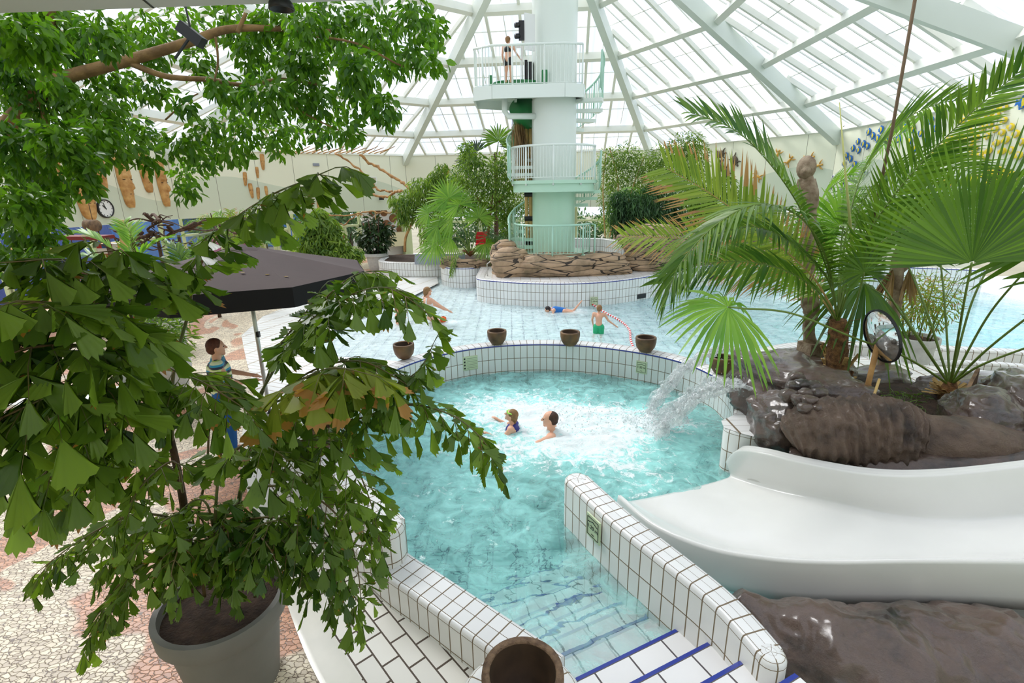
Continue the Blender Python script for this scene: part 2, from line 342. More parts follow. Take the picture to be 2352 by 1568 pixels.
# ---------------------------------------------------------------- mesh helpers
class MB:
    """collects vertices and faces (with optional UVs and material slots) of ONE object"""
    def __init__(s): s.v = []; s.f = []; s.uv = []; s.mi = []; s.has = False
    def face(s, idx, uv=None, mi=0):
        s.f.append(tuple(idx)); s.uv.append(uv); s.mi.append(mi)
        if uv: s.has = True
    def poly(s, pts, uv=None, mi=0):
        n = len(s.v); s.v.extend([tuple(p) for p in pts]); s.face(range(n, n+len(pts)), uv, mi)
    def box(s, c, d, rz=0, M=None, mi=0):
        n = len(s.v); hx, hy, hz = d[0]/2, d[1]/2, d[2]/2; ca, sa = math.cos(rz), math.sin(rz)
        for z in (-hz, hz):
            for x, y in ((-hx, -hy), (hx, -hy), (hx, hy), (-hx, hy)):
                p = Vector((x*ca-y*sa, x*sa+y*ca, z))
                if M is not None: p = M @ Vector((x, y, z))
                s.v.append((p.x+c[0], p.y+c[1], p.z+c[2]))
        for q in ((0, 3, 2, 1), (4, 5, 6, 7), (0, 1, 5, 4), (1, 2, 6, 5), (2, 3, 7, 6), (3, 0, 4, 7)):
            s.face([n+i for i in q], None, mi)
    def beam(s, a, b, w, h, up=(0, 0, 1), mi=0):
        a, b = Vector(a), Vector(b); d = (b-a); L = d.length; d.normalize()
        sd = d.cross(Vector(up)); sd = sd.normalized() if sd.length > 1e-4 else Vector((1, 0, 0)); u = sd.cross(d)
        s.box((a+b)/2, (L, w, h), M=Matrix((d, sd, u)).transposed(), mi=mi)
    def tube(s, pts, r, n=8, cap=True, mi=0, flat=None):
        pts = [Vector(p) for p in pts]; rs = r if isinstance(r, (list, tuple)) else [r]*len(pts)
        b0 = len(s.v); prev = None
        for i, p in enumerate(pts):
            d = (pts[min(i+1, len(pts)-1)]-pts[max(i-1, 0)]).normalized()
            if prev is None:
                prev = d.orthogonal().normalized() if abs(d.z) > .9 else d.cross(Vector((0, 0, 1))).normalized()
            x = (prev-d*prev.dot(d)); x = x.normalized() if x.length > 1e-5 else d.orthogonal().normalized()
            y = d.cross(x); prev = x
            for k in range(n):
                a = 2*math.pi*k/n; q = p+rs[i]*(math.cos(a)*x+math.sin(a)*(flat or 1)*y)
                s.v.append(tuple(q))
        for i in range(len(pts)-1):
            for k in range(n):
                a = b0+i*n+k; b = b0+i*n+(k+1) % n
                s.face((a, b, b+n, a+n), None, mi)
        if cap:
            s.face([b0+k for k in range(n)][::-1], None, mi); s.face([b0+(len(pts)-1)*n+k for k in range(n)], None, mi)
    def lathe(s, prof, c=(0, 0, 0), n=32, mi=0, M=None, a0=0, a1=None):
        full = a1 is None; a1 = 2*math.pi if full else a1; m = n if full else n+1
        b0 = len(s.v)
        for r, z in prof:
            for k in range(m):
                a = a0+(a1-a0)*k/n; p = Vector((r*math.cos(a), r*math.sin(a), z))
                if M is not None: p = M @ p
                s.v.append((p.x+c[0], p.y+c[1], p.z+c[2]))
        for i in range(len(prof)-1):
            for k in range(n):
                k2 = (k+1) % m if full else k+1
                s.face((b0+i*m+k, b0+i*m+k2, b0+(i+1)*m+k2, b0+(i+1)*m+k), None, mi)
    def ball(s, c, r, n=16, M=None, mi=0):
        rx, ry, rz = r if isinstance(r, (tuple, list)) else (r, r, r)
        pr = [(math.sin(math.pi*i/(n//2)), -math.cos(math.pi*i/(n//2))) for i in range(n//2+1)]
        S = Matrix.Diagonal((rx, ry, rz)); S = (M.to_3x3() @ S) if M is not None else S
        pr[0] = (1e-4, -1); pr[-1] = (1e-4, 1)
        s.lathe(pr, c, n, mi, S)
    def cap(s, a, b, ra, rb, n=12, mi=0):
        """tapered capsule"""
        a, b = Vector(a), Vector(b); d = (b-a).normalized()
        pts, rs = [], []
        for i in range(4): t = math.pi/2*(1-i/4); pts.append(a-d*ra*math.sin(t)); rs.append(max(ra*math.cos(t), 1e-4))
        pts.append(a); rs.append(ra); pts.append(b); rs.append(rb)
        for i in range(1, 5): t = math.pi/2*i/4; pts.append(b+d*rb*math.sin(t)); rs.append(max(rb*math.cos(t), 1e-4))
        s.tube(pts, rs, n, True, mi)
    def build(s, name, mats, parent=None, smooth=False, loc=None):
        me = bpy.data.meshes.new(name)
        off = Vector(loc) if loc is not None else None
        vs = [tuple(Vector(v)-off) for v in s.v] if off is not None else s.v
        me.from_pydata(vs, [], s.f)
        mats = mats if isinstance(mats, (list, tuple)) else [mats]
        for m in mats: me.materials.append(m)
        if len(mats) > 1: me.polygons.foreach_set('material_index', s.mi)
        if s.has:
            ul = me.uv_layers.new(name='UVMap'); k = 0; flat = []
            for f, u in zip(s.f, s.uv):
                flat.extend([c for q in (u or [(0, 0)]*len(f)) for c in q])
            ul.data.foreach_set('uv', flat)
        if smooth: me.polygons.foreach_set('use_smooth', [True]*len(me.polygons))
        me.validate(); me.update()
        o = bpy.data.objects.new(name, me); COL.objects.link(o)
        if off is not None: o.location = off
        if parent is not None:
            o.parent = parent
            o.matrix_parent_inverse = Matrix.Translation(-parent.location)
        return o
def tag(o, label=None, cat=None, group=None, kind=None):
    if label: o['label'] = label
    if cat: o['category'] = cat
    if group: o['group'] = group
    if kind: o['kind'] = kind
    return o
def thing(name, label, cat, loc=(0, 0, 0), group=None):
    o = bpy.data.objects.new(name, None); COL.objects.link(o); o.location = loc; o.empty_display_size = .1
    return tag(o, label, cat, group)
def smooth_by_angle(o, ang=40):
    me = o.data
    me.polygons.foreach_set('use_smooth', [True]*len(me.polygons))
    me.set_sharp_from_angle(angle=math.radians(ang))
    return o
def spline(pts, n=8, closed=False):
    """Catmull-Rom through the points"""
    P_ = [Vector(p) for p in pts]; out = []; m = len(P_)
    rng = range(m) if closed else range(m-1)
    for i in rng:
        if closed: a, b, c, d = P_[i-1], P_[i], P_[(i+1) % m], P_[(i+2) % m]
        else: a, b, c, d = P_[max(i-1, 0)], P_[i], P_[i+1], P_[min(i+2, m-1)]
        for k in range(n):
            t = k/n
            out.append(.5*((2*b)+(c-a)*t+(2*a-5*b+4*c-d)*t*t+(3*b-a-3*c+d)*t**3))
    if not closed: out.append(P_[-1])
    return out
def sweep(mb, path, prof, su=.125, closed=False, z=0, caps=True, ws=None):
    """sweep a profile (offset, height, v, slot) along a plan path; offset is to the right of travel"""
    pts = [Vector((p[0], p[1])) for p in path]; n = len(pts); m = len(prof); s = 0; rows = []
    zs = [p[2] if len(p) > 2 else 0 for p in path]
    for i, p in enumerate(pts):
        if closed: a, b = pts[i-1], pts[(i+1) % n]
        else: a, b = pts[max(i-1, 0)], pts[min(i+1, n-1)]
        d = (b-a).normalized(); r = Vector((d.y, -d.x))
        if i: s += (p-pts[i-1]).length
        row = len(mb.v)
        for q in prof: w = q[0]*(ws[i] if ws else 1); mb.v.append((p.x+r.x*w, p.y+r.y*w, q[1]+z+zs[i]))
        rows.append((row, s))
    pairs = list(zip(rows, rows[1:]))
    if closed: pairs.append((rows[-1], (rows[0][0], s+(pts[0]-pts[-1]).length)))
    for (r0, s0), (r1, s1) in pairs:
        for k in range(m-1):
            v0, v1 = prof[k][2], prof[k+1][2]
            mb.face((r0+k, r0+k+1, r1+k+1, r1+k), ((s0/su, v0), (s0/su, v1), (s1/su, v1), (s1/su, v0)), prof[k][3])
    if caps and not closed:
        for (r, _), rev in ((rows[0], True), (rows[-1], False)):
            idx = list(range(r, r+m)); uv = [(q[0]/su, q[1]/.25) for q in prof]
            mb.face(idx[::-1] if rev else idx, uv[::-1] if rev else uv, prof[0][3])
def inside(x, y, poly):
    c = False; n = len(poly); j = n-1
    for i in range(n):
        xi, yi = poly[i][0], poly[i][1]; xj, yj = poly[j][0], poly[j][1]
        if (yi > y) != (yj > y) and x < (xj-xi)*(y-yi)/(yj-yi)+xi: c = not c
        j = i
    return c
def np_mesh(name, V, F, mats, parent=None, attrs=None, smooth=False, loc=None):
    """fast build; V (n,3), F (m,k) constant k"""
    me = bpy.data.meshes.new(name); V = np.asarray(V, np.float32); F = np.asarray(F, np.int32)
    if loc is not None: V = V-np.asarray(loc, np.float32)
    me.vertices.add(len(V)); me.vertices.foreach_set('co', V.ravel())
    k = F.shape[1]; me.loops.add(F.size); me.loops.foreach_set('vertex_index', F.ravel())
    me.polygons.add(len(F)); me.polygons.foreach_set('loop_start', np.arange(0, F.size, k, dtype=np.int32)); me.polygons.foreach_set('loop_total', np.full(len(F), k, dtype=np.int32))
    for m in (mats if isinstance(mats, (list, tuple)) else [mats]): me.materials.append(m)
    if attrs:
        for nm, arr in attrs.items():
            arr = np.asarray(arr, np.float32)
            if arr.ndim == 1:
                a = me.attributes.new(nm, 'FLOAT', 'POINT'); a.data.foreach_set('value', arr)
            else:
                a = me.attributes.new(nm, 'FLOAT_COLOR', 'POINT'); a.data.foreach_set('color', arr.ravel())
    if smooth: me.polygons.foreach_set('use_smooth', np.ones(len(F), bool))
    me.update(calc_edges=True)
    o = bpy.data.objects.new(name, me); COL.objects.link(o)
    if loc is not None: o.location = loc
    if parent is not None:
        o.parent = parent; o.matrix_parent_inverse = Matrix.Translation(-parent.location)
    return o
# ================================================================ the hall: walls, roof, floors, pools
ZT, ZL = 5.1, 2.42
VA, VB, VC, VD, VE, VF, VG, VH = (-5.4, 28.1), (7.0, 26.7), (11.3, 18.7), (10.8, 9.5), (7.5, -3.2), (-7.5, -3.2), (-15.2, 9.5), (-13.6, 21.6)
RING = [VA, VB, VC, VD, VE, VF, VG, VH]
APEX = Vector((1.0, 14.7, 10.85))
NAMES = ['far_right', 'right_rear', 'right', 'right_front', 'front', 'left_front', 'left', 'far_left']
for i, nm in enumerate(NAMES):
    a, b = Vector(RING[i]), Vector(RING[(i+1) % 8]); L = (b-a).length; d = (b-a)/L
    nrm = Vector((-d.y, d.x))
    if nrm.dot(Vector((1, 13))-a) < 0: nrm = -nrm
    out = -nrm
    z0 = ZL if nm in ('far_left', 'left', 'far_right', 'right_rear') else (ZL-.3 if nm == 'right' else -.3)
    mb = MB()
    q = [(a, 0), (b, L)]
    w = lambda p, z: (p.x, p.y, z)
    ao, bo = a+out*.25, b+out*.25
    mb.poly([w(a, z0), w(b, z0), w(b, ZT), w(a, ZT)], [(0, z0), (L, z0), (L, ZT), (0, ZT)])
    mb.poly([w(bo, z0), w(ao, z0), w(ao, ZT+.2), w(bo, ZT+.2)], [(.3, 1)]*4)
    mb.poly([w(a, z0), w(ao, z0), w(bo, z0), w(b, z0)], [(.3, z0)]*4)
    mb.poly([w(a, ZT), w(b, ZT), w(bo, ZT+.2), w(ao, ZT+.2)], [(.3, 4)]*4)
    tag(mb.build('wall_'+nm, M_WALL), kind='structure')

# roof: eight glazed facets, ribs to the apex, purlins and rafters under the glass
TS = [0, .153, .33, .505, .68, .85]
for i in range(8):
    a = Vector((*RING[i], ZT)); b = Vector((*RING[(i+1) % 8], ZT)); ap = APEX
    rib = MB(); foot = a+(a-Vector((1, 14.7, ZT))).normalized()*.05; foot.z -= .28
    rib.beam(foot, ap-Vector((0, 0, .3)), .24, .42)
    tag(rib.build('roof_rib', M_RIB), kind='structure')
    d = (b-a).normalized(); L = (b-a).length
    up = (ap-a)-d*((ap-a).dot(d)); H_ = up.length; up.normalize(); nn = d.cross(up); nn = -nn if nn.z < 0 else nn
    mb = MB()
    xa = (ap-a).dot(d)
    mb.poly([a+nn*.16, b+nn*.16, ap+nn*.16], [(0, 0), (L, 0), (xa, H_)])
    tag(mb.build('ceiling', M_RGLASS), kind='structure')
    for t in TS[:-1]:
        mb = MB(); off = Vector((0, 0, 0))
        p, q = a.lerp(ap, t), b.lerp(ap, t)
        if t == 0: mb.beam(p+nn*.02, q+nn*.02, .12, .1, up=nn)
        else: mb.beam(p-nn*.1, q-nn*.1, .18, .27, up=nn)
        tag(mb.build('roof_purlin', M_BEAM), kind='structure')
    grid = MB(); k = int(L/1.12); sp = L/k
    for j in range(1, 2*k):
        s = j*sp/2; h = H_*(s/xa) if s < xa else H_*((L-s)/(L-xa)); thick = j % 2 == 0
        p = a+d*s; q = p+up*(h*.99)
        if thick:
            grid.beam(p+nn*.06, q+nn*.06, .10, .14, up=nn)
        else: grid.beam(p+nn*.13, q+nn*.13, .025, .03, up=nn)
    tl = TS+[1]
    for u0, u1 in zip(tl[:-2], tl[1:-1]):
        m = (u0+u1)/2; grid.beam(a.lerp(ap, m)+nn*.13, b.lerp(ap, m)+nn*.13, .025, .03, up=nn)
    tag(grid.build('glazing_bar_grid', M_BEAM), kind='structure')
    # short strut from rib to purlin as in the photo corners
# gallery ceiling panel over the viewer, its edge cuts the upper left corner
zc = 4.45
p0, p1 = onz(0, 30, zc), onz(860, 0, zc)
dr = (p1-p0).normalized()
mb = MB(); A_, B_ = p0-dr*3, p1+dr*.9; bk = Vector((0.02, -1, 0))*4.2
for zz, rev in ((zc, True), (zc+.22, False)):
    q = [A_, B_, B_+bk, A_+bk]; q = [(v.x, v.y, zz) for v in q]; mb.poly(q[::-1] if rev else q)
for u, v in ((A_, B_), (B_, B_+bk), (B_+bk, A_+bk), (A_+bk, A_)):
    mb.poly([(u.x, u.y, zc), (v.x, v.y, zc), (v.x, v.y, zc+.22), (u.x, u.y, zc+.22)])
gal = tag(mb.build('ceiling_gallery', M_GALLERY), kind='structure')
mb = MB(); c0 = onz(352, 18, zc-.002); c1 = onz(330, 0, zc-.002); mb.beam(c0, c0+(c1-c0).normalized()*1.2, .012, .004)
tag(mb.build('panel_joint', M_DARKM, gal), kind='structure')

# ---- levels
def deckz(x, y):
    t = min(max((y-5.5)/3.4, 0), 1); return -.12+.18*t
ISL = spline([(-1.05, 18.2), (-1.12, 16.3), (-.95, 15.75), (-.45, 15.4), (.4, 15.0), (1.6, 14.78), (2.9, 15.0), (4.3, 15.8), (5.6, 16.95), (7.3, 17.9), (8.8, 18.3), (9.4, 18.0), (10.2, 17.6), (11.2, 17.4)], 6)
PL2 = spline([(-1.0, 18.6), (-1.5, 18.1), (-2.2, 18.3), (-2.6, 19.0), (-2.6, 19.8), (-2.3, 20.6)], 6)
PL3 = spline([(-2.4, 20.5), (-3.2, 20.3), (-4.0, 20.4), (-4.9, 20.7), (-5.5, 21.3), (-5.6, 22.6)], 6)
# whirlpool outline (water side of the rim), from the pier on the left round the far side to the right pier
RIMW = spline([(-1.0, 3.98), (-1.42, 4.5), (-2.0, 5.25), (-2.35, 6.1), (-2.35, 7.0), (-2.08, 7.75), (-1.55, 8.55), (-.7, 9.12), (.3, 9.32), (1.3, 9.18), (2.2, 8.75), (2.85, 8.15), (3.15, 7.4), (3.12, 6.7), (2.85, 6.05), (2.62, 5.75)], 8)
WHIRL = [(p.x, p.y) for p in RIMW] + [(3.2, 5.0), (2.4, 4.0), (1.5, 2.55), (1.2, 1.6), (.3, 1.6), (.3, 2.8), (-.1, 3.1), (-.7, 3.6)]
WHIRL_IN = WHIRL

# pool floor height field, white tiles; whirlpool deep, channel with steps is built apart
res = .2; V = []; F = []; UVf = []
xs = np.arange(-15.4, 15.0, res); ys = np.arange(1.0, 28.4, res)
def poolz(x, y):
    if y < 9.6 and (inside(x, y, WHIRL) or (x > -2.6 and x < 3.4 and y < 9.2 and math.hypot((x-.4)/2.9, (y-6.4)/3.0) < 1)): return -1.2
    if y < 9.35 and x < 3.4: return -.6
    if x < -7: return -.3
    # main pool: beach on the left sinking to the right
    t = x+5.0-.25*(y-11)
    return max(-1.5, min(.0, .0-.05*max(t, 0)-.02*max(t-5, 0)**1.5))
mb = MB(); nx, ny = len(xs), len(ys)
mb.v = [(x, y, poolz(x, y)) for y in ys for x in xs]
for j in range(ny-1):
    for i in range(nx-1):
        k = j*nx+i; q = (k, k+1, k+1+nx, k+nx); mb.face(q, [(mb.v[t][0]/.3, mb.v[t][1]/.3) for t in q])
tag(mb.build('floor_pool', M_FLOORT), kind='structure')

# decks as outlines on top: mosaic floor on the left, white tile apron, far deck, right deck
def deck(name, poly, mat, z=None, su=.25, sv=.25, step=.25, rot=0):
    xs_ = [p[0] for p in poly]; ys_ = [p[1] for p in poly]
    import bmesh
    bm = bmesh.new(); bm.faces.new([bm.verts.new((p[0], p[1], 0)) for p in poly])
    for ax, lo, hi in ((0, min(xs_), max(xs_)), (1, min(ys_), max(ys_))):
        k = math.floor(lo)+1
        while k < hi:
            co = [0, 0, 0]; co[ax] = k; no = [0, 0, 0]; no[ax] = 1
            bmesh.ops.bisect_plane(bm, geom=bm.verts[:]+bm.edges[:]+bm.faces[:], plane_co=co, plane_no=no); k += 1
    for v in bm.verts: v.co.z = deckz(v.co.x, v.co.y)+(z or 0)
    uvl = bm.loops.layers.uv.new('UVMap'); ca, sa = math.cos(rot), math.sin(rot)
    for f in bm.faces:
        for l in f.loops:
            x, y = l.vert.co.x, l.vert.co.y; l[uvl].uv = ((x*ca+y*sa)/su, (-x*sa+y*ca)/sv)
    bmesh.ops.recalc_face_normals(bm, faces=bm.faces)
    if sum(f.normal.z for f in bm.faces) < 0: bmesh.ops.reverse_faces(bm, faces=bm.faces[:])
    me = bpy.data.meshes.new(name); bm.to_mesh(me); bm.free(); me.materials.append(mat)
    o = bpy.data.objects.new(name, me); COL.objects.link(o); return tag(o, kind='structure')
def offs(path, d):
    out = []; n = len(path)
    for i, p in enumerate(path):
        a, b = path[max(i-1, 0)], path[min(i+1, n-1)]; t = Vector((b[0]-a[0], b[1]-a[1])).normalized(); out.append((p[0]-t.y*d, p[1]+t.x*d))
    return out
outer = offs([(p.x, p.y) for p in RIMW[:40]], .28)   # deck side of the whirlpool rim
edge = [(.2, -3.0), (.1, 2.2), (0, 2.6), (-.15, 2.95), (-.5, 3.27), (-1.05, 3.8)] + outer[2:]
mos = [(-.45, -3.0), (-.62, 1.6), (-.95, 2.35), (-1.6, 3.1), (-2.3, 4.1), (-3.2, 5.4), (-3.9, 6.6), (-4.5, 8.3), (-5.6, 10.2), (-6.6, 12.0), (-7.0, 14.0), (-6.6, 16.5), (-5.6, 19.0), (-5.5, 28.3), (-16, 28.3), (-16, -3.0)]
deck('floor_mosaic', mos, M_COB, .004)
apron = edge[:-1] + [(-2.3, 8.3), (-2.6, 9.6), (-5.6, 10.2)] + mos[1:8][::-1] + [(-.45, -3.0)]
deck('floor_apron', apron, M_DECKT, .0, .3, .15, rot=-.86)
beach = [(-2.0, 7.9), (-1.6, 8.7), (-1.0, 9.2), (-1.2, 9.55), (-4.3, 10.4), (-4.6, 12), (-4.0, 14.5), (-3.2, 16.6), (-2.7, 18.8), (-3.0, 20.6), (-5.6, 21), (-5.6, 19.0), (-6.6, 16.5), (-7.0, 14.0), (-6.6, 12.0), (-5.6, 10.2), (-4.5, 8.3), (-3.9, 6.6)]
deck('floor_beach', beach, M_BEACH, .009, .6, .15, rot=-.35)
deck('floor_far', [(-5.7, 20.4), (-2.3, 20.4), (11.3, 20.6), (11.3, 28.4), (-5.7, 28.4)], plain('pale_terrazzo', rgb(222, 214, 200), .3, var=.08, scale=1), .02)
# gutter tiles between mosaic and apron
mb = MB(); g = spline([(p[0], p[1]) for p in [(-.55, 1.0), (-.62, 1.6), (-.95, 2.35), (-1.6, 3.1), (-2.3, 4.1), (-3.2, 5.4), (-3.9, 6.6), (-4.5, 8.3)]], 6) if False else None
gp = spline([(-.55, .6, 0), (-.62, 1.6, 0), (-.95, 2.35, 0), (-1.6, 3.1, 0), (-2.3, 4.1, 0), (-3.2, 5.4, 0), (-3.9, 6.6, 0), (-4.5, 8.3, 0)], 6)
sweep(mb, [(p.x, p.y, deckz(p.x, p.y)) for p in gp], [(-.02, .012, 0, 0), (.02, .016, .2, 0), (.10, .006, .5, 0), (.18, .016, .8, 0), (.22, .01, 1, 0)], su=.3, caps=False)
tag(mb.build('trim_1', M_GUTTER, smooth=True), kind='structure')

# ---- tiled pool walls (swept profile: v is counted in tile rows)
def rimprof(h, w, zin, zout, blue=True, r=.04):
    """from the water side up over the coping to the outer side; slot 0 tile, 1 coping, 2 blue edge"""
    s = [(0, zin, -(h-r-zin)/.25, 0), (0, h-r, 0, 2 if blue else 1)]
    if blue: s += [(0, h-r+.022, .5, 1)]
    s += [(r*.12, h-r*.5, .7, 1), (r*.4, h-r*.1, .85, 1), (r, h, 1, 1), (w-r, h, 2.999, 1), (w-r*.4, h-r*.1, 3.15, 1), (w-r*.12, h-r*.5, 3.4, 1), (w, h-r, 4, 0), (w, zout, 4+(h-r-zout)/.25, 0)]
    return [(-q[0], q[1], q[2], q[3]) for q in s]
def rim(name, path, h, w, zin, zout, blue=True, mats=(M_TILE, M_TOP, M_BLUE), su=.125, flip=False, r=.04):
    mb = MB(); pr = rimprof(h, w, zin, zout, blue, r)
    if flip: pr = [(-q[0], q[1], q[2], q[3]) for q in pr]
    sweep(mb, path, pr, su=su); o = mb.build(name, list(mats)); smooth_by_angle(o, 50)
    return tag(o, kind='structure')
xy = lambda pts: [(p[0], p[1]) for p in pts]
rw = xy(RIMW)
rim('pool_wall_whirl', rw, .56, .27, -1.3, -.2, mats=(M_TILE, M_TOP, M_BLUE))
# low coping from the round pier to the bowl at the front
LOW = xy(spline([(-1.6, 4.6), (-1.01, 3.99), (-.67, 3.71), (-.31, 3.41), (.17, 3.01), (.34, 2.86)], 6))
rim('pool_wall_low', LOW, .2, .33, -1.3, -.2, blue=False, flip=True)
# round pier end of the high rim
mb = MB(); mb.lathe([(.001, .565), (.13, .565), (.155, .555), (.17, .53), (.172, .2), (.172, .18)], (-1.16, 3.93, 0), 22)
for f in range(len(mb.f)): pass
mb2 = MB(); prof = [(.001, .562, 2), (.125, .562, 1.2), (.15, .552, 1), (.165, .525, .6), (.17, .5, 0), (.17, .25, -1), (.17, .16, -1.4)]
N = 22; b0 = 0
for r_, z_, v_ in prof:
    for k in range(N+1): a = 2*math.pi*k/N; mb2.v.append((-1.16+r_*math.cos(a), 3.90+r_*math.sin(a), z_))
for i in range(len(prof)-1):
    for k in range(N):
        q = (i*(N+1)+k, i*(N+1)+k+1, (i+1)*(N+1)+k+1, (i+1)*(N+1)+k)
        mb2.face(q[::-1], [(k/2, prof[i][2]), ((k+1)/2, prof[i][2]), ((k+1)/2, prof[i+1][2]), (k/2, prof[i+1][2])][::-1], 1 if i < 1 else 0)
tag(smooth_by_angle(mb2.build('pool_wall_pier', [M_TILE, M_TOP]), 50), kind='structure')
# round tiled platform under the nearest bowl
mb2 = MB(); prof = [(.001, .205, 3), (.36, .205, 1.2), (.39, .2, 1), (.415, .18, .5), (.42, .15, 0), (.42, -1.2, -5.6)]
N = 28
for r_, z_, v_ in prof:
    for k in range(N+1): a = 2*math.pi*k/N; mb2.v.append((.02+r_*math.cos(a), 2.5+r_*math.sin(a), z_))
for i in range(len(prof)-1):
    for k in range(N):
        q = (i*(N+1)+k, i*(N+1)+k+1, (i+1)*(N+1)+k+1, (i+1)*(N+1)+k)
        mb2.face(q[::-1], [(k/1.3, prof[i][2]), ((k+1)/1.3, prof[i][2]), ((k+1)/1.3, prof[i+1][2]), (k/1.3, prof[i+1][2])][::-1], 1 if i < 1 else 0)
tag(smooth_by_angle(mb2.build('pool_wall_bowl_platform', [M_TILE, M_TOP]), 50), kind='structure')
# divider wall between channel and slide (top left edge measured at 0.54 m)
DIV = [(.50, 4.62), (.53, 4.5), (.98, 3.5), (1.42, 2.52), (1.60, 2.14)]
mb = MB(); pr = rimprof(.54, .27, -1.3, -.3, False, .045)
path = xy(spline([(.53, 4.56), (.86, 3.87), (1.16, 3.36), (1.40, 2.93), (1.53, 2.52)], 6))
sweep(mb, path, pr, su=.125, ws=[1-.28*i/(len(path)-1) for i in range(len(path))])
o = mb.build('pool_wall_divider', [M_TILE, M_TOP]); smooth_by_angle(o, 50); tag(o, kind='structure')
for (px, py, sc_) in ((.65, 4.615, 1.26), (1.622, 2.545, .91)):
    mb2 = MB(); prof = [(.001, .542, 3), (.065, .541, 1.2), (.09, .53, 1), (.103, .51, .5), (.107, .49, 0), (.107, -1.2, -6.8)]
    N = 16
    for r_, z_, v_ in prof:
        for k in range(N+1): a = 2*math.pi*k/N; mb2.v.append((px+sc_*r_*math.cos(a), py+sc_*r_*math.sin(a), z_))
    for i in range(len(prof)-1):
        for k in range(N):
            q = (i*(N+1)+k, i*(N+1)+k+1, (i+1)*(N+1)+k+1, (i+1)*(N+1)+k)
            mb2.face(q[::-1], [(k/3, prof[i][2]), ((k+1)/3, prof[i][2]), ((k+1)/3, prof[i+1][2]), (k/3, prof[i+1][2])][::-1], 1 if i < 1 else 0)
    tag(smooth_by_angle(mb2.build('pool_wall_divider_end', [M_TILE, M_TOP]), 50), kind='structure')
# right pier: the rim turns the corner beside the slide
PR = xy(spline([(2.64, 5.82), (2.58, 5.66), (2.68, 5.52), (2.95, 5.34), (3.3, 5.05), (3.8, 4.6)], 5))
rim('pool_wall_right', PR, .56, .3, -1.3, -.2, blue=False)
mb = MB(); top = [(2.61, 5.84), (2.57, 5.66), (2.7, 5.5), (3.4, 4.95), (4.2, 4.6), (7.5, 4.4), (8, 7.2), (4.4, 8.6), (3.3, 8.0), (3.4, 7.2), (3.3, 6.4), (2.9, 6.05)]
mb.poly([(x, y, .561) for x, y in top], [(x/.3, y/.15) for x, y in top])
tag(mb.build('floor_planter_rim', M_TOP), kind='structure')
# steps in the channel: seven treads down from the front
dirv = Vector((-.434, .901)); ac = Vector((.901, .434))
mb = MB(); p_top = Vector((1.62, 2.52))
for k in range(-2, 8):
    z = .345-.15*k; f0 = p_top+dirv*(.30*k-.12); f1 = f0+dirv*.30; l = 1.75
    a_, b_, c_, d_ = f0-ac*l, f0+ac*.05, f1+ac*.05, f1-ac*l
    L_ = lambda P, zz: (P.x, P.y, zz)
    mb.poly([L_(a_, z), L_(b_, z), L_(c_-dirv*.03, z), L_(d_-dirv*.03, z)], [(0, 0), (l/.3, 0), (l/.3, .999), (0, .999)], 0)
    mb.poly([L_(d_-dirv*.03, z), L_(c_-dirv*.03, z), L_(c_, z-.004), L_(d_, z-.004)], [(0, 0)]*4, 1)
    mb.poly([L_(d_, z-.004), L_(c_, z-.004), L_(c_, z-.15), L_(d_, z-.15)], [(0, 0), (l/.3, 0), (l/.3, .5), (0, .5)], 0)
tag(mb.build('pool_steps', [M_STEP, M_BLUE]), kind='structure')

# island wall, second planter, far planter walls, right pool edges
rim('pool_wall_island', xy(ISL), .72, .3, -1.5, .3, su=.125, mats=(M_TILE_FINE, M_TOP, M_BLUE), flip=False)
rim('pool_wall_planter', xy(PL2)[::-1], .72, .3, -.6, .1, mats=(M_TILE_FINE, M_TOP, M_BLUE), flip=False)
rim('pool_wall_far_planter', xy(PL3)[::-1], .62, .25, -.4, .1, blue=False, mats=(M_TILE_FINE, M_TOP, M_BLUE), flip=False)
mb = MB(); isl_top = [(p.x+.0, p.y+.1) for p in ISL][3:] + [(11.2, 23), (-1.0, 23)]
mb.poly([(x, y, .70) for x, y in isl_top], [(x/.3, y/.3) for x, y in isl_top]); 
tag(mb.build('floor_island', M_BEACH), kind='structure')
mb = MB(); s2 = [(p.x, p.y+.1) for p in PL2][::-1]; s2 = s2 + [(-.9, 18.6), (-.9, 22.5), (-2.3, 22.5)]
mb.poly([(x, y, .66) for x, y in s2]); tag(mb.build('floor_planter_soil', M_SOIL), kind='structure')
mb = MB(); s3 = [(p.x, p.y+.1) for p in PL3] + [(-5.6, 23.5), (-2.3, 23.5)]
mb.poly([(x, y, .58) for x, y in s3]); tag(mb.build('floor_far_soil', M_SOIL), kind='structure')
# right shore: low curb in front of the main pool, stepped basin and pebble deck
RC = xy(spline([(3.2, 8.2), (4.2, 9.0), (5.4, 9.75), (6.8, 9.85), (9.0, 9.3), (11.2, 8.7)], 6))
rim('pool_wall_right_curb', RC, .34, .3, -1.2, -.2, blue=False, flip=True)
RC2 = xy(spline([(5.2, 8.2), (6.6, 8.6), (8.2, 8.7), (9.6, 8.2)], 6))
rim('pool_wall_inner_curb', RC2, .30, .2, -.2, -.2, blue=False, flip=True)
mb = MB(); pd = [(3.2, 8.0), (4.2, 8.7), (5.4, 9.5), (6.8, 9.6), (9.0, 9.05), (11.2, 8.4), (11.2, 2), (3.4, 2), (3.4, 5.2)]
mb.poly([(x, y, .12) for x, y in pd], [(x/.3, y/.3) for x, y in pd]); tag(mb.build('floor_right_deck', M_BEACH), kind='structure')
mb = MB(); pd = [(7.3, 7.6), (9.0, 8.3), (10.7, 8.2), (10.7, 3), (7.3, 3)]
mb.poly([(x, y, .2) for x, y in pd], [(x/.3, y/.3) for x, y in pd]); tag(mb.build('floor_pebble', M_PEBB), kind='structure')
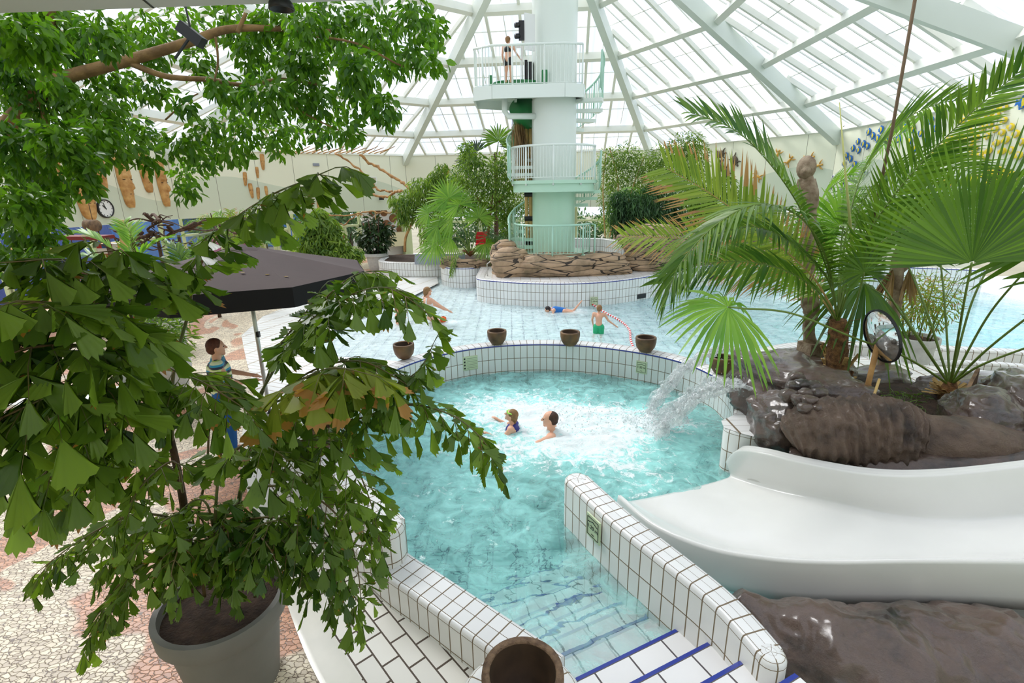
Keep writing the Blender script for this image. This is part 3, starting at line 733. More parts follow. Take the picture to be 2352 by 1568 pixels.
# right-hand and rear pool edge seen under the palms
rim('pool_wall_right_rear', [(11.0, 17.6), (12.5, 16.9), (14.8, 15.8)], .72, .3, -1.5, .3, mats=(M_TILE_FINE, M_TOP, M_BLUE))
mb = MB(); mb.box((13.3, 17.9, 1.3), (4.5, .3, 3.4), rz=-.42); tag(mb.build('wall_annex', plain('cream_render', rgb(226, 226, 204), .6)), kind='structure')

# ---- water bodies: closed volumes whose top is the rippled surface
def water(name, poly, mat, res, zfun, foamfun=None, depth=2.0, uvs=None):
    xs_ = [p[0] for p in poly]; ys_ = [p[1] for p in poly]; x0, x1, y0, y1 = min(xs_), max(xs_), min(ys_), max(ys_)
    nx = int((x1-x0)/res)+2; ny = int((y1-y0)/res)+2
    idx = -np.ones((ny, nx), int); V = []; cells = []
    ins = np.zeros((ny, nx), bool)
    for j in range(ny):
        for i in range(nx): ins[j, i] = inside(x0+(i+.5)*res, y0+(j+.5)*res, poly)
    for j in range(ny-1):
        for i in range(nx-1):
            if ins[j, i]:
                for jj, ii in ((j, i), (j, i+1), (j+1, i+1), (j+1, i)):
                    if idx[jj, ii] < 0: idx[jj, ii] = len(V); V.append((x0+ii*res, y0+jj*res))
                cells.append((idx[j, i], idx[j, i+1], idx[j+1, i+1], idx[j+1, i]))
    n = len(V); V = np.array(V); Z = np.array([zfun(x, y) for x, y in V]); fo = np.array([foamfun(x, y) for x, y in V]) if foamfun else np.zeros(n)
    top = np.column_stack([V, Z]); bot = np.column_stack([V, np.full(n, -depth)])
    F = [c for c in cells]+[tuple(k+n for k in c[::-1]) for c in cells]
    edges = {}
    for c in cells:
        for k in range(4):
            e = (c[k], c[(k+1) % 4]); r = (e[1], e[0])
            if r in edges: del edges[r]
            else: edges[e] = 1
    F += [(b, a, a+n, b+n) for a, b in edges]
    o = np_mesh(name, np.vstack([top, bot]), F, mat, attrs={'foam': np.concatenate([fo, np.zeros(n)])}, smooth=False)
    sm = np.zeros(len(F), bool); sm[:len(cells)] = True; o.data.polygons.foreach_set('use_smooth', sm)
    return tag(o, kind='stuff')
def nz(x, y, s, o=0): return mnoise.noise(Vector((x*s, y*s, o)))
JX, JY = 1.15, 7.55
def wfoam(x, y):
    # churned band: from where the jets land to the left past the bathers, and down towards the divider
    def blob(cx, cy, rx, ry, a=0):
        dx, dy = x-cx, y-cy; ca, sa = math.cos(a), math.sin(a); u, v = dx*ca+dy*sa, -dx*sa+dy*ca
        return math.exp(-((u/rx)**2+(v/ry)**2))
    f = 1.0*blob(1.2, 7.15, 1.25, .55, -.15)+.62*blob(-.3, 7.5, 1.3, .75, .1)+.5*blob(.3, 6.4, 1.3, .5, .1)+.55*blob(1.2, 6.3, .9, .6, -.5)+.36*blob(1.5, 5.3, .6, .8, .3)+.35*blob(2.2, 7.0, .6, .5)+.3*blob(.2, 5.9, 1.0, .5)+.22*blob(-.6, 5.0, 1.2, .8)+.25*blob(.3, 8.2, 1.2, .35)
    return min(1.0, f+.03)-.16*max(0, min(1, (5.2-y)/1.0))
def wz(x, y):
    f = wfoam(x, y)
    return .026*nz(x, y, 1.6, 3)+.018*nz(x, y, 4, 1)+.012*nz(x, y, 9, 6)+f*(.05*abs(nz(x, y, 3.2, 5))+.04*abs(nz(x, y, 9, 2)))+.03*max(0, f-.8)
WW = offs(rw, .1) + [(3.3, 5.3), (2.6, 4.2), (1.72, 2.7), (1.6, 1.9), (.3, 1.7), (.33, 2.75), (.05, 2.95), (-.45, 3.38), (-.8, 3.65), (-1.1, 3.9)]
water('whirlpool_water', WW, M_WATERW, .035, wz, wfoam)
tag(bpy.data.objects['whirlpool_water'], 'foaming turquoise water filling the round whirlpool and its channel', 'water')
MW = [(-4.6, 10.8), (-3.2, 9.9), (-2.3, 9.2)] + offs(rw, .17)[26:108] + [(3.3, 8.1), (4.3, 8.85), (5.5, 9.6), (6.8, 9.7), (9, 9.15), (11.3, 8.5), (15, 8.0), (15, 15.9), (11.1, 17.5)] + [(p.x, p.y+.12) for p in ISL][::-1] + [(-1.6, 18.2), (-2.4, 18.8), (-2.5, 20.4), (-5.4, 20.4), (-6.2, 16)]
def mfoam(x, y):
    f = 0
    for cx, cy, r in ((1.95, 14.3, .3), (8.7, 15.2, .5), (-1.6, 13.2, .25)): f += .6*math.exp(-(((x-cx)**2+(y-cy)**2)/(r*r)))
    return min(.8, f)
water('main_pool_water', MW, M_WATERM, .1, lambda x, y: .012*nz(x, y, 1.1, 9)+.01*nz(x, y, 3.2, 4)+.03*mfoam(x, y), mfoam)
tag(bpy.data.objects['main_pool_water'], 'pale turquoise water of the large shallow pool behind the whirlpool', 'water')
# ================================================================ tower with spiral stair
TX, TY = 1.45, 17.4
def polar(r, a, z): a = math.radians(a); return (TX+r*math.cos(a), TY+r*math.sin(a), z)
def railing(name, pts, h, mat, parent, posts_every=6, gap=.11, lift=.08, post_drop=.15):
    """pts: path of the foot line; handrail, lower rail, round posts and thin balusters"""
    mb = MB(); P_ = [Vector(p) for p in pts]
    mb.tube([p+Vector((0, 0, h)) for p in P_], .034, 8)
    mb.tube([p+Vector((0, 0, lift)) for p in P_], .012, 5)
    s = 0; nxt = 0; k = 0
    for a, b in zip(P_, P_[1:]):
        L = (b-a).length
        while nxt <= s+L+1e-6:
            q = a.lerp(b, (nxt-s)/L)
            if k % posts_every == 0: mb.tube([q-Vector((0, 0, post_drop)), q+Vector((0, 0, h))], .03, 8)
            else: mb.tube([q+Vector((0, 0, lift)), q+Vector((0, 0, h))], .012, 5, False)
            nxt += gap; k += 1
        s += L
    mb.tube([P_[-1]-Vector((0, 0, post_drop)), P_[-1]+Vector((0, 0, h))], .024, 8)
    return mb.build(name, mat, parent, smooth=True)
tw = thing('slide_tower', 'tall pale mint steel tower with three railed landings and a spiral stair', 'tower', (TX, TY, .7))
mb = MB(); mb.lathe([(.70, .7), (.70, 3.36)], (TX, TY, 0), 40); o = mb.build('lower_column', M_MINT, tw, True)  # light fade up the shaft put into the section colours, mint to near-white
mb = MB(); mb.lathe([(.70, 3.36), (.70, 6.0)], (TX, TY, 0), 40); mb.build('middle_column', M_WHITEP, tw, True)
mb = MB(); mb.lathe([(.685, 6.0), (.685, 9.55)], (TX, TY, 0), 40); mb.build('upper_column', M_WHITEP, tw, True)
def landing(name, z, r, th, mat, a0=0, a1=360):
    mb = MB(); mb.lathe([(.69, z-th), (r, z-th), (r, z), (.69, z)], (TX, TY, 0), 44, a0=math.radians(a0), a1=math.radians(a1) if a1-a0 < 360 else None)
    return smooth_by_angle(mb.build(name, mat, tw), 40)
landing('lower_landing', 1.32, 1.32, .17, M_MINT)
landing('middle_landing', 3.62, 1.38, .1, M_MINT)
landing('middle_landing_fascia', 3.52, 1.32, .25, M_MINT)
# upper deck: polygon reaching out to the left for the slide start
UZ = 6.22
ud = [(TX-2.45, TY-.75), (TX-1.9, TY-1.1), (TX+.2, TY-1.25), (TX+.75, TY-1.1), (TX+.85, TY-.6), (TX+.6, TY+.9), (TX-1.2, TY+1.4), (TX-2.45, TY+.8)]
mb = MB(); n = len(ud)
mb.poly([(x, y, UZ) for x, y in ud]); mb.poly([(x, y, UZ-.05) for x, y in ud][::-1])
for i in range(n):
    a, b = ud[i], ud[(i+1) % n]; mb.beam((*a, UZ-.13), (*b, UZ-.13), .05, .36)
mb.beam((TX-2.2, TY-.3, UZ-.12), (TX, TY-.3, UZ-.12), .08, .14); mb.beam((TX-1.2, TY-1.1, UZ-.12), (TX-1.2, TY+1, UZ-.12), .08, .14)
mb.build('upper_landing', M_WHITEP, tw)
railing('lower_railing', [polar(1.29, a, 1.32) for a in range(168, 332, 6)], .95, M_MINTP, tw, 9, .12)
railing('middle_railing', [polar(1.35, a, 3.62) for a in range(150, 338, 6)], 1.0, M_WHITEP, tw, 9, .1)
up_path = [(TX-2.4, TY-.1, UZ), (TX-2.42, TY-.72, UZ), (TX-1.88, TY-1.07, UZ), (TX-.9, TY-1.15, UZ), (TX+.2, TY-1.21, UZ), (TX+.72, TY-1.08, UZ)]
railing('upper_railing', up_path, 1.08, M_WHITEP, tw, 8, .115)
def flight(z0, z1, a_top, a_bot, n, mat):
    pts = []
    for k in range(n):
        t = (k+.5)/n; a = math.radians(a_top+(a_bot-a_top)*t); z = z1-(z1-z0)*(k+1)/(n+1)
        mb = MB(); M = Matrix.Rotation(a, 4, 'Z')
        w0, w1 = .16, .42
        V_ = [(.68, -w0/2), (1.5, -w1/2), (1.5, w1/2), (.68, w0/2)]
        q = [M @ Vector((x, y, 0)) for x, y in V_]
        top = [(p.x+TX, p.y+TY, z) for p in q]; bot = [(p.x+TX, p.y+TY, z-.10) for p in q]
        mb.poly(top); mb.poly(bot[::-1])
        for i in range(4): mb.poly([top[i], bot[i], bot[(i+1) % 4], top[(i+1) % 4]])
        mb.build('stair_tread', mat, tw)
    m = 40
    for k in range(m+1):
        t = k/m; a = a_top+(a_bot-a_top)*t; pts.append(polar(1.5, a, z1-(z1-z0)*t))
    return pts
p1 = flight(3.62, UZ, -28, 200, 10, M_WHITEP)
railing('stair_railing', p1, 1.0, M_MINTP, tw, 12, .13, .02, .0)
p2 = flight(1.32, 3.52, -15, 190, 9, M_MINT)
railing('stair_railing', p2, .95, M_MINTP, tw, 12, .13, .02, .0)
p3 = flight(.72, 1.32, -30, -75+30, 2, M_MINT)
mb = MB(); mb.tube([polar(1.34, 262, .7), polar(1.34, 262, 1.2)], .035, 10); mb.build('support_post', M_MINTP, tw, True)
mb = MB(); mb.tube([polar(1.49, -32, 1.0), polar(1.49, -32, 2.25), polar(1.33, -30, 2.27)], .026, 8); mb.build('stair_railing_end', M_MINTP, tw, True)
# sign panel and signal on the left of the shaft, drain pipe, bracket
mb = MB(); mb.box((TX-.78, TY-.55, 7.75), (.36, .04, .95), rz=.55); mb.build('notice_board', M_WHITE, tw)
mb = MB(); mb.tube([(TX-1.55, TY-.4, UZ-.2), (TX-1.55, TY-.4, UZ-.55), (TX-1.45, TY-.4, UZ-.7), (TX-.6, TY-.3, UZ-.7)], .09, 12); mb.build('drain_pipe', M_WHITEP, tw, True)
sg = thing('signal_light', 'small black start signal light beside the notice board on the tower', 'signal light', (TX-1.05, TY-.75, 7.6))
mb = MB(); mb.box((TX-1.02, TY-.72, 7.75), (.16, .1, .5)); mb.build('housing', M_DARKM, sg)
for dz in (.14, -.14):
    mb = MB(); mb.tube([(TX-1.09, TY-.74, 7.75+dz), (TX-1.2, TY-.8, 7.73+dz)], .07, 12); mb.build('lamp_hood', M_DARKM, sg, True)
# green slide start on the deck and green tube winding behind
gs = thing('tube_slide', 'green plastic tube slide starting on the upper landing and winding down behind the tower', 'water slide', (TX-1.3, TY, UZ))
mb = MB(); mb.lathe([(.42, 0), (.46, .02), (.46, .3), (.42, .3)], (0, 0, 0), 20, a0=0, a1=math.pi, M=Matrix.Rotation(math.pi, 4, 'X'))
mb.v = [(v[0]*1.6+TX-1.15, v[1]*.9+TY-.1, v[2]+UZ+.31) for v in mb.v]
mb.box((TX-1.15, TY-.72, UZ+.07), (1.5, .5, .13)); mb.box((TX-.35, TY-.6, UZ+.25), (.16, .3, .5)); mb.box((TX-1.95, TY-.5, UZ+.2), (.12, .3, .4))
mb.build('start_platform', M_GSLIDE, gs)
mb = MB(); mb.tube(spline([(TX-1.0, TY+.3, UZ-.35), (TX-.85, TY+.9, UZ-.75), (TX-.95, TY+1.3, UZ-1.1), (TX-.75, TY+1.9, UZ-1.5)], 8), .42, 20); mb.build('tube_section', M_GSLIDE, gs, True)
mb = MB()
for a, z0_, h_, w_ in ((-1.0, UZ+.13, 1.15, .12), (-1.35, UZ+.13, 1.15, .12)):
    mb.tube([(TX+a, TY-.35, z0_), (TX+a, TY-.35, z0_+h_)], .03, 8)
mb.beam((TX-1.0, TY-.35, UZ+1.2), (TX-1.35, TY-.35, UZ+1.2), .05, .05)
mb.build('start_handrail', M_WHITE, gs)
mb = MB(); mb.tube([(TX-.88, TY-.1, UZ+.1), (TX-.88, TY-.1, UZ+.9)], .05, 10); mb.box((TX-.78, TY-.15, UZ+.45), (.2, .2, .75)); mb.build('starter_post', M_DARKM, gs)
# straw bundle and bamboo pole beside the column
t_ = thing('bamboo_pole', 'tall tan bamboo pole strapped beside the mint column behind the tower', 'pole', (TX-.72, TY+.6, .7))
mb = MB()
for dx in (-.07, .07):
    pp = [(TX-.8+dx, TY+.55, z) for z in np.arange(.7, 5.6, .35)]; mb.tube(pp, .065, 10)
mb.build('cane', M_BAMBOO, t_, True)
mb = MB()
for z in (1.6, 2.4, 3.2): mb.tube([(TX-.95, TY+.5, z), (TX-.65, TY+.5, z)], .085, 8)
mb.build('strap', M_DARKM, t_)

# ================================================================ rock island under the tower
def rockmesh(name, c, r, mat, seed=0, amp=.18, rot=0, sub=4, freq=1.2, parent=None, strata=0, tilt=0, flatbot=None):
    import bmesh
    bm = bmesh.new(); bmesh.ops.create_icosphere(bm, subdivisions=sub, radius=1)
    R_ = Matrix.Rotation(rot, 3, 'Z') @ Matrix.Rotation(tilt, 3, 'Y')
    for v in bm.verts:
        p = v.co.copy(); q = Vector((abs(p.x)**.8*math.copysign(1, p.x), abs(p.y)**.8*math.copysign(1, p.y), abs(p.z)**.75*math.copysign(1, p.z)))
        d = 1+amp*(mnoise.noise(p*freq+Vector((seed*7.1, seed, 3)))*1.6+mnoise.noise(p*freq*2.7+Vector((seed, 5, seed)))*.7+.35*mnoise.noise(p*freq*7+Vector((seed, 5, seed)))+.22*mnoise.noise(p*freq*15))
        q = Vector((q.x*r[0]*d, q.y*r[1]*d, q.z*r[2]*d))
        if strata:
            zz = q.z/strata; f = zz-math.floor(zz); k = 1-.10*max(0, 1-abs(f-.0)*8)-.10*max(0, 1-abs(f-1)*8); q.x *= k+.04*mnoise.noise(Vector((math.floor(zz)*3.1, seed, 0))); q.y *= k
        v.co = R_ @ q + Vector(c)
    me = bpy.data.meshes.new(name); bm.to_mesh(me); bm.free(); me.materials.append(mat)
    me.polygons.foreach_set('use_smooth', [True]*len(me.polygons))
    o = bpy.data.objects.new(name, me); COL.objects.link(o)
    if parent is not None: o.parent = parent; o.matrix_parent_inverse = Matrix.Translation(-parent.location)
    return o
def rk(label, c, r, mat=None, seed=0, name='rock', cat='rock', group=None, **k):
    o = rockmesh(name, c, r, mat or M_ROCKI, seed, **k)
    return tag(o, label, cat, group)
rk('long low layered boulder directly under the lowest tower landing', (1.4, 16.55, .95), (1.5, .75, .45), seed=1, amp=.1, strata=.28)
rk('rounded layered boulder at the left end below the tower railing', (.0, 16.55, 1.05), (.65, .6, .55), seed=2, amp=.14, strata=.25)
rk('tan layered block to the left behind the tower boulders', (-.2, 17.4, 1.15), (.5, .5, .6), seed=3, amp=.12, strata=.3)
rk('dark mossy boulder right of the tower foot beside the white pillar', (3.0, 16.6, .95), (.9, .6, .42), M_ROCKI, seed=4, amp=.16, strata=.2)
rk('big stepped layered rock face right of the white tiled pillar', (4.75, 17.4, 1.3), (1.25, .8, .85), seed=5, amp=.1, strata=.3)
rk('lower layered rock continuing right of the stepped rock face', (6.6, 18.4, 1.0), (1.3, .7, .5), seed=6, amp=.12, strata=.3)
rk('grey brown rock ledge far right behind the palms on the island', (9.2, 19.0, 1.0), (1.6, .6, .5), seed=7, amp=.12, strata=.3)
rk('rounded boulder under the bushes behind the tower stair', (4.4, 19.2, 1.7), (.6, .5, .5), seed=8, amp=.12)
rk('smooth boulder beside the bottle behind the rock face', (5.3, 19.3, 1.6), (.45, .4, .45), seed=9, amp=.12)
for i, (x, y, rx, lb) in enumerate([(-2.15, 18.75, .45, 'flat tan edging stone at the left tip of the middle planter'), (-1.6, 18.5, .5, 'flat tan edging stone at the front middle of the planter'), (-1.05, 18.75, .45, 'flat tan edging stone beside the grab rail right of the planter'), (-2.3, 19.5, .4, 'flat tan edging stone on the far left side of the planter')]):
    rk(lb, (x, y, .78), (rx, .32, .2), seed=20+i, amp=.1, name='edging_stone', cat='stone', group='planter edging stones', strata=.12)
tag(rim('pool_wall_pillar', [(3.55, 17.6), (3.55, 17.0), (3.7, 16.85)], 1.55, .35, .7, .7, blue=False, mats=(M_TILE_FINE, M_TOP, M_BLUE), r=.06), kind='structure')
rim('pool_wall_rear', [(-.4, 19.6), (1.5, 19.9), (3.4, 19.3), (3.9, 18.3)], 1.55, .3, .7, .7, blue=False, mats=(M_TILE_FINE, M_TOP, M_BLUE))
# grab rails
for p, q, lb in (((-.95, 17.5, .72), (-.55, 17.9, 1.6), 'thin steel grab rail rising beside the boulder left of the tower'),):
    mb = MB(); mb.tube([(-.75, 16.3, .72), (-.75, 16.3, 1.1), (-.35, 16.6, 1.35)], .02, 8); tag(mb.build('grab_rail', M_ALU, smooth=True), lb, 'rail')
# slate slabs leaning on the far planter
for i, (x, lb) in enumerate(((0, 'left one of three grey slate slabs leaning on the far planter'), (1, 'middle one of three grey slate slabs on the far planter'), (2, 'right one of three grey slate slabs, half in sunlight'))):
    a = onz(975+35*i, 605, .62); mb = MB(); mb.box((a.x, a.y+.1, a.z+.16), (.78, .05, .42), M=Matrix.Rotation(-.5, 3, 'X')); tag(mb.build('slate_slab', M_SLATE), lb, 'slab', 'slate slabs on the far planter')

# ================================================================ white slide basin
ST = [((2.59, 5.50, .20), (2.60, 5.40, .03), (1.30, 4.95, .03), (1.14, 4.80, .20)),
      ((2.60, 5.27, .47), (2.75, 5.12, .10), (1.58, 4.50, .10), (1.36, 4.22, .26)),
      ((2.74, 4.96, .60), (2.92, 4.80, .20), (1.92, 4.06, .17), (1.72, 3.80, .33)),
      ((2.98, 4.65, .66), (3.16, 4.50, .30), (2.24, 3.86, .24), (2.12, 3.56, .41)),
      ((3.37, 4.28, .75), (3.46, 4.18, .38), (2.64, 3.68, .31), (2.51, 3.40, .50)),
      ((3.82, 4.08, .85), (3.86, 3.92, .47), (3.24, 3.52, .42), (3.03, 3.22, .65)),
      ((4.55, 3.97, 1.0), (4.56, 3.80, .60), (3.98, 3.36, .57), (3.66, 3.02, .80)),
      ((5.9, 3.8, 1.3), (5.8, 3.6, .9), (5.3, 2.9, .88), (5.0, 2.6, 1.12))]
cs = []
for ft, fb, nb, nl in ST:
    ft, fb, nb, nl = map(Vector, (ft, fb, nb, nl)); o = (ft-nl); o.z = 0; o.normalize()
    pts = [ft+o*.10-Vector((0, 0, .42)), ft+o*.10-Vector((0, 0, .03)), ft+o*.07+Vector((0, 0, .005)), ft, ft-o*.03-Vector((0, 0, .02)), ft.lerp(fb, .5)-o*.02, fb.lerp(ft, .12), fb.lerp(nb, .06)-Vector((0, 0, .005)), fb.lerp(nb, .35)-Vector((0, 0, .02)), fb.lerp(nb, .7)-Vector((0, 0, .02)), nb, nb.lerp(nl, .5)-Vector((0, 0, .01)), nl+o*.015, nl-o*.01+Vector((0, 0, .006)), nl-o*.035-Vector((0, 0, .02)), nl-o*.05-Vector((0, 0, .4))]
    cs.append(pts)
m = len(cs[0]); lofts = [spline([c[j] for c in cs], 8) for j in range(m)]
mb = MB(); nL = len(lofts[0])
for i in range(nL):
    sec = spline([lofts[j][i] for j in range(m)], 3); ms = len(sec)
    for p in sec: mb.v.append(tuple(p))
for i in range(nL-1):
    for j in range(ms-1): a = i*ms+j; mb.face((a, a+1, a+ms+1, a+ms))
sl = mb.build('water_slide_basin', M_SLIDE, smooth=True); tag(sl, 'wide glossy white curved slide basin ending in the whirlpool', 'water slide')
sm = sl.modifiers.new('thickness', 'SOLIDIFY'); sm.thickness = .02; sm.offset = -1

# ================================================================ brown rocks on the right
def tuberock(name, label, path, radii, mat, seed, amp=.14, flat=.8, n=40, ridges=0, step=10):
    pts = spline(path, step); k = len(pts); rr = [v.x for v in spline([(r, 0, 0) for r in radii], step)]
    mb = MB(); mb.tube(pts, rr, n, True)
    for i, v in enumerate(mb.v):
        p = Vector(v); ring = min(i//n, k-1); c = pts[ring]; d = (p-c)
        if d.length < 1e-6: continue
        f = 1+amp*(1.5*mnoise.noise(p*1.6+Vector((seed, 0, 0)))+.9*mnoise.noise(p*4.5+Vector((0, seed, 0)))+.45*mnoise.noise(p*13)+.2*mnoise.noise(p*27))
        if ridges: f += ridges*(math.sin(ring*1.15+2*mnoise.noise(p*3))*.5+.8*mnoise.noise(p*16))
        q = c+d*f; q.z = c.z+(q.z-c.z)*flat; mb.v[i] = tuple(q)
    o = mb.build(name, mat, smooth=True); return tag(o, label, 'rock')
tuberock('rock', 'dark brown boulder in the lower right corner below the white slide', [(1.70, 3.22, .34), (1.92, 3.05, .16), (2.45, 2.8, .06), (3.2, 2.62, .04), (4.2, 2.4, .02), (5.0, 2.3, 0)], [.10, .29, .46, .54, .58, .5], M_ROCK, 3, .16, .95, 72, 0, 18)
tuberock('rock', 'matt ribbed sculpted rock lying beside the white slide, left half', [(3.02, 5.06, .74), (3.12, 5.02, .8), (3.5, 4.92, .86), (3.85, 4.82, .88), (4.08, 4.78, .84), (4.15, 4.76, .80)], [.12, .30, .37, .38, .34, .18], M_ROCKM, 8, .10, .95, 80, .11, 22)
tuberock('rock', 'smooth tapering sculpted rock stretching right from the ribbed one', [(3.95, 4.74, .78), (4.2, 4.72, .8), (4.6, 4.62, .8), (5.1, 4.5, .72), (5.6, 4.4, .66), (6.2, 4.3, .6)], [.24, .33, .33, .28, .22, .14], M_ROCKM, 11, .09, .95, 64, 0, 18)
tuberock('rock', 'dark wet rock footing running along the top edge of the slide', [(3.02, 5.0, .55), (3.3, 4.84, .56), (3.8, 4.56, .62), (4.5, 4.36, .74), (5.4, 4.24, .88), (6.2, 4.14, .98)], [.10, .15, .18, .18, .17, .16], M_ROCK, 5, .12, .9)
rk('big glossy brown rock the water jets spring from, at the pool rim', (3.62, 6.15, .78), (.62, .85, .42), M_ROCK, seed=31, sub=5, amp=.2, rot=.3)
rk('glossy brown ledge rock in front of the pebbles above the rim', (3.25, 5.5, .68), (.42, .48, .34), M_ROCK, seed=32, sub=5, amp=.16)
rk('flat glossy rock under the carved wooden statue', (4.2, 6.95, .78), (.62, .5, .28), M_ROCK, seed=33, sub=5, amp=.15)
rk('tall grey brown rock at the right edge, striped with wet streaks', (5.75, 5.2, .85), (.42, .75, .5), M_ROCK, seed=34, sub=5, amp=.12, rot=-.5)
rk('brown wet boulder in front of the striped rock at the right edge', (5.05, 4.95, .8), (.42, .5, .42), M_ROCK, seed=35, sub=5, amp=.14, rot=-.4)
rk('brown boulder cut by the right frame edge above the sculpted rock', (5.6, 4.7, .8), (.4, .4, .38), M_ROCK, seed=36, sub=5, amp=.14)
rk('low dark rock behind the fan palm stems', (6.3, 6.3, .6), (.9, .35, .35), M_ROCK, seed=37, amp=.16)
rk('low dark rock left of the fan palm at the deck edge', (5.2, 6.9, .6), (.6, .3, .25), M_ROCK, seed=38, amp=.16)
for i, (px, py, z, r) in enumerate([(1830, 868, 1.0, .10), (1822, 890, 1.0, .09), (1845, 885, 1.03, .09), (1870, 890, 1.02, .10), (1850, 905, 1.0, .085), (1880, 905, 1.0, .10), (1860, 922, .98, .09), (1835, 918, .97, .085), (1890, 925, .97, .08), (1812, 908, .97, .1), (1850, 938, .95, .075), (1880, 940, .95, .07)]):
    c = onz(px, py, z+.16); rk('fist-sized glossy brown pebble in the pile on the jet rock', c, (r, r*.85, r*.75), M_ROCK, seed=50+i, name='pebble', cat='pebble', group='pebble pile on the jet rock', sub=3, amp=.15)
o = rockmesh('planter_soil', (4.75, 5.75, .55), (1.6, 1.15, .22), M_SOIL, 61, .06); tag(o, 'dark planter soil between the brown rocks under the palms', 'soil', kind='stuff')
# ================================================================ bowls on the rims
def bowl(label, c, r, h, mat, group='stone bowls on the pool rim', leaves=False):
    t = thing('stone_bowl', label, 'bowl', c, group)
    mb = MB(); mb.lathe([(.001, 0), (r*.42, 0), (r*.62, h*.08), (r*.88, h*.35), (r*.98, h*.65), (r, h*.9), (r*.98, h), (r*.82, h), (r*.80, h*.96)], c, 40); mb.build('shell', mat, t, True)
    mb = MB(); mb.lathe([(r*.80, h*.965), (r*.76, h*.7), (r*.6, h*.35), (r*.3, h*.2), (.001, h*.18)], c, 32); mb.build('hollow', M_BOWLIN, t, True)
    return t
B_L = ['brown stone bowl on the whirlpool rim, above the list sign', 'brown stone bowl on the whirlpool rim, nearest the boy in green shorts', 'brown stone bowl on the whirlpool rim touched by palm tips', 'brown stone bowl on the rim just behind the upper water jet', 'brown stone bowl on the left of the rim, half behind fishtail leaves', 'brown stone bowl on the left rim beside the big potted plant']
for (x, y, z0), lb in zip(((1142, 790, .56), (1309, 793, .56), (1482, 807, .56), (1676, 862, .56), (800, 795, .56), (790, 1095, .56)), B_L):
    c = onz(x, y, z0); 
    if x > 1650: c = Vector((3.28, 7.55, .56))
    if x == 800: c = Vector((-1.9, 8.55, .56))
    if x == 790: c = Vector((-2.23, 5.35, .56))
    bowl(lb, c, .185, .27, M_BOWL)
nb = bowl('big granite bowl holding dry leaves on the round tiled platform at the front', Vector((.03, 2.42, .205)), .255, .36, M_BOWLR)
for i in range(3):
    a = i*2.1; mb = MB(); c = Vector((.03+.05*math.cos(a)+.03, 2.40+.05*math.sin(a), .29))
    mb.poly([c+Vector((.06*math.cos(q+a), .035*math.sin(q+a), .01*math.sin(3*q))) for q in np.arange(0, 6.28, .7)]); mb.build('dry_leaf', plain('dry_leaf', rgb(190, 160, 96), .8), nb)

# ================================================================ signs
def wallthing(name, label, cat, c, nrm, w, h, group=None, th=.015, mat=None, frame=True):
    t = thing(name, label, cat, c, group); side = Vector((0, 0, 1)).cross(nrm).normalized(); upv = nrm.cross(side)
    M = Matrix((side, upv, nrm)).transposed()
    mb = MB(); mb.box(c, (w, h, th), M=M); mb.build('plate', mat or M_SIGN, t)
    return t, M, side, upv
def depth_sign(label, c, nrm, s=1.0, txt='1.20 m'):
    t, M, sd, up = wallthing('depth_sign', label, 'sign', c, nrm, .21*s, .24*s, 'pool depth signs')
    mb = MB(); o = c+nrm*.012
    for a, b in (((-.085, .095), (.085, .095)), ((.085, .095), (.085, -.095)), ((.085, -.095), (-.085, -.095)), ((-.085, -.095), (-.085, .095))):
        mb.beam(o+sd*a[0]*s+up*a[1]*s, o+sd*b[0]*s+up*b[1]*s, .004*s, .004*s, up=nrm)
    w = [(-.075, .045), (-.045, .05), (-.015, .062), (0, .068), (.015, .062), (.045, .05), (.075, .045)]
    for a, b in zip(w, w[1:]): mb.beam(o+sd*a[0]*s+up*a[1]*s, o+sd*b[0]*s+up*b[1]*s, .006*s, .004*s, up=nrm)
    mb.beam(o-sd*.02*s-up*.07*s, o+sd*.02*s-up*.07*s, .005*s, .004*s, up=nrm)
    mb.build('printed_border', M_INK, t)
    cu = bpy.data.curves.new('depth_text', 'FONT'); cu.body = txt; cu.size = .058*s; cu.align_x = 'CENTER'; cu.align_y = 'CENTER'; cu.extrude = .001; cu.materials.append(M_INK)
    tmp = bpy.data.objects.new('tmp', cu); me = bpy.data.meshes.new_from_object(tmp); bpy.data.objects.remove(tmp); ob = bpy.data.objects.new('depth_text', me); COL.objects.link(ob); ob.parent = t
    ob.matrix_basis = Matrix.Translation(nrm*.013) @ M.to_4x4()
    return t
def rimwall(px, py, z=None):
    """point on the whirlpool rim's water face along a sight line"""
    d = _ray(px, py); best = None
    for a, b in zip(RIMW, RIMW[1:]):
        ex, ey = b.x-a.x, b.y-a.y; den = d.x*ey-d.y*ex
        if abs(den) < 1e-9: continue
        t = (a.x*ey-a.y*ex)/den; u = (a.x*d.y-a.y*d.x)/den*1.0
        if t > 0 and -.001 <= u <= 1.001:
            n = Vector((ey, -ex, 0)).normalized()
            if n.dot(Vector((.4-a.x, 6.4-a.y, 0))) < 0: n = -n
            if best is None or t > best[0]: best = (t, n)
    t, n = best; return Vector((d.x*t, d.y*t, CAMZ+d.z*t)), n
c, n = rimwall(1474, 843); depth_sign('small square depth sign on the far right inner wall of the whirlpool', c+n*.01, n, .95)
dn = Vector((.93, -1.6, 0)).normalized(); dnn = Vector((-.9, -.434, 0)).normalized()
c = onz(1349, 1192, .33); c = Vector((.745, 4.08, .335)); depth_sign('depth sign reading 1.20 m on the tiled divider wall beside the steps', c+dnn*.012, dnn, 1.0)
c = Vector((2.45, 14.80, .16)); nn_ = Vector((.1, -1, 0)).normalized(); depth_sign('tiny depth sign on the island wall above the end of the lane rope', c+nn_*.02, nn_, 1.1)
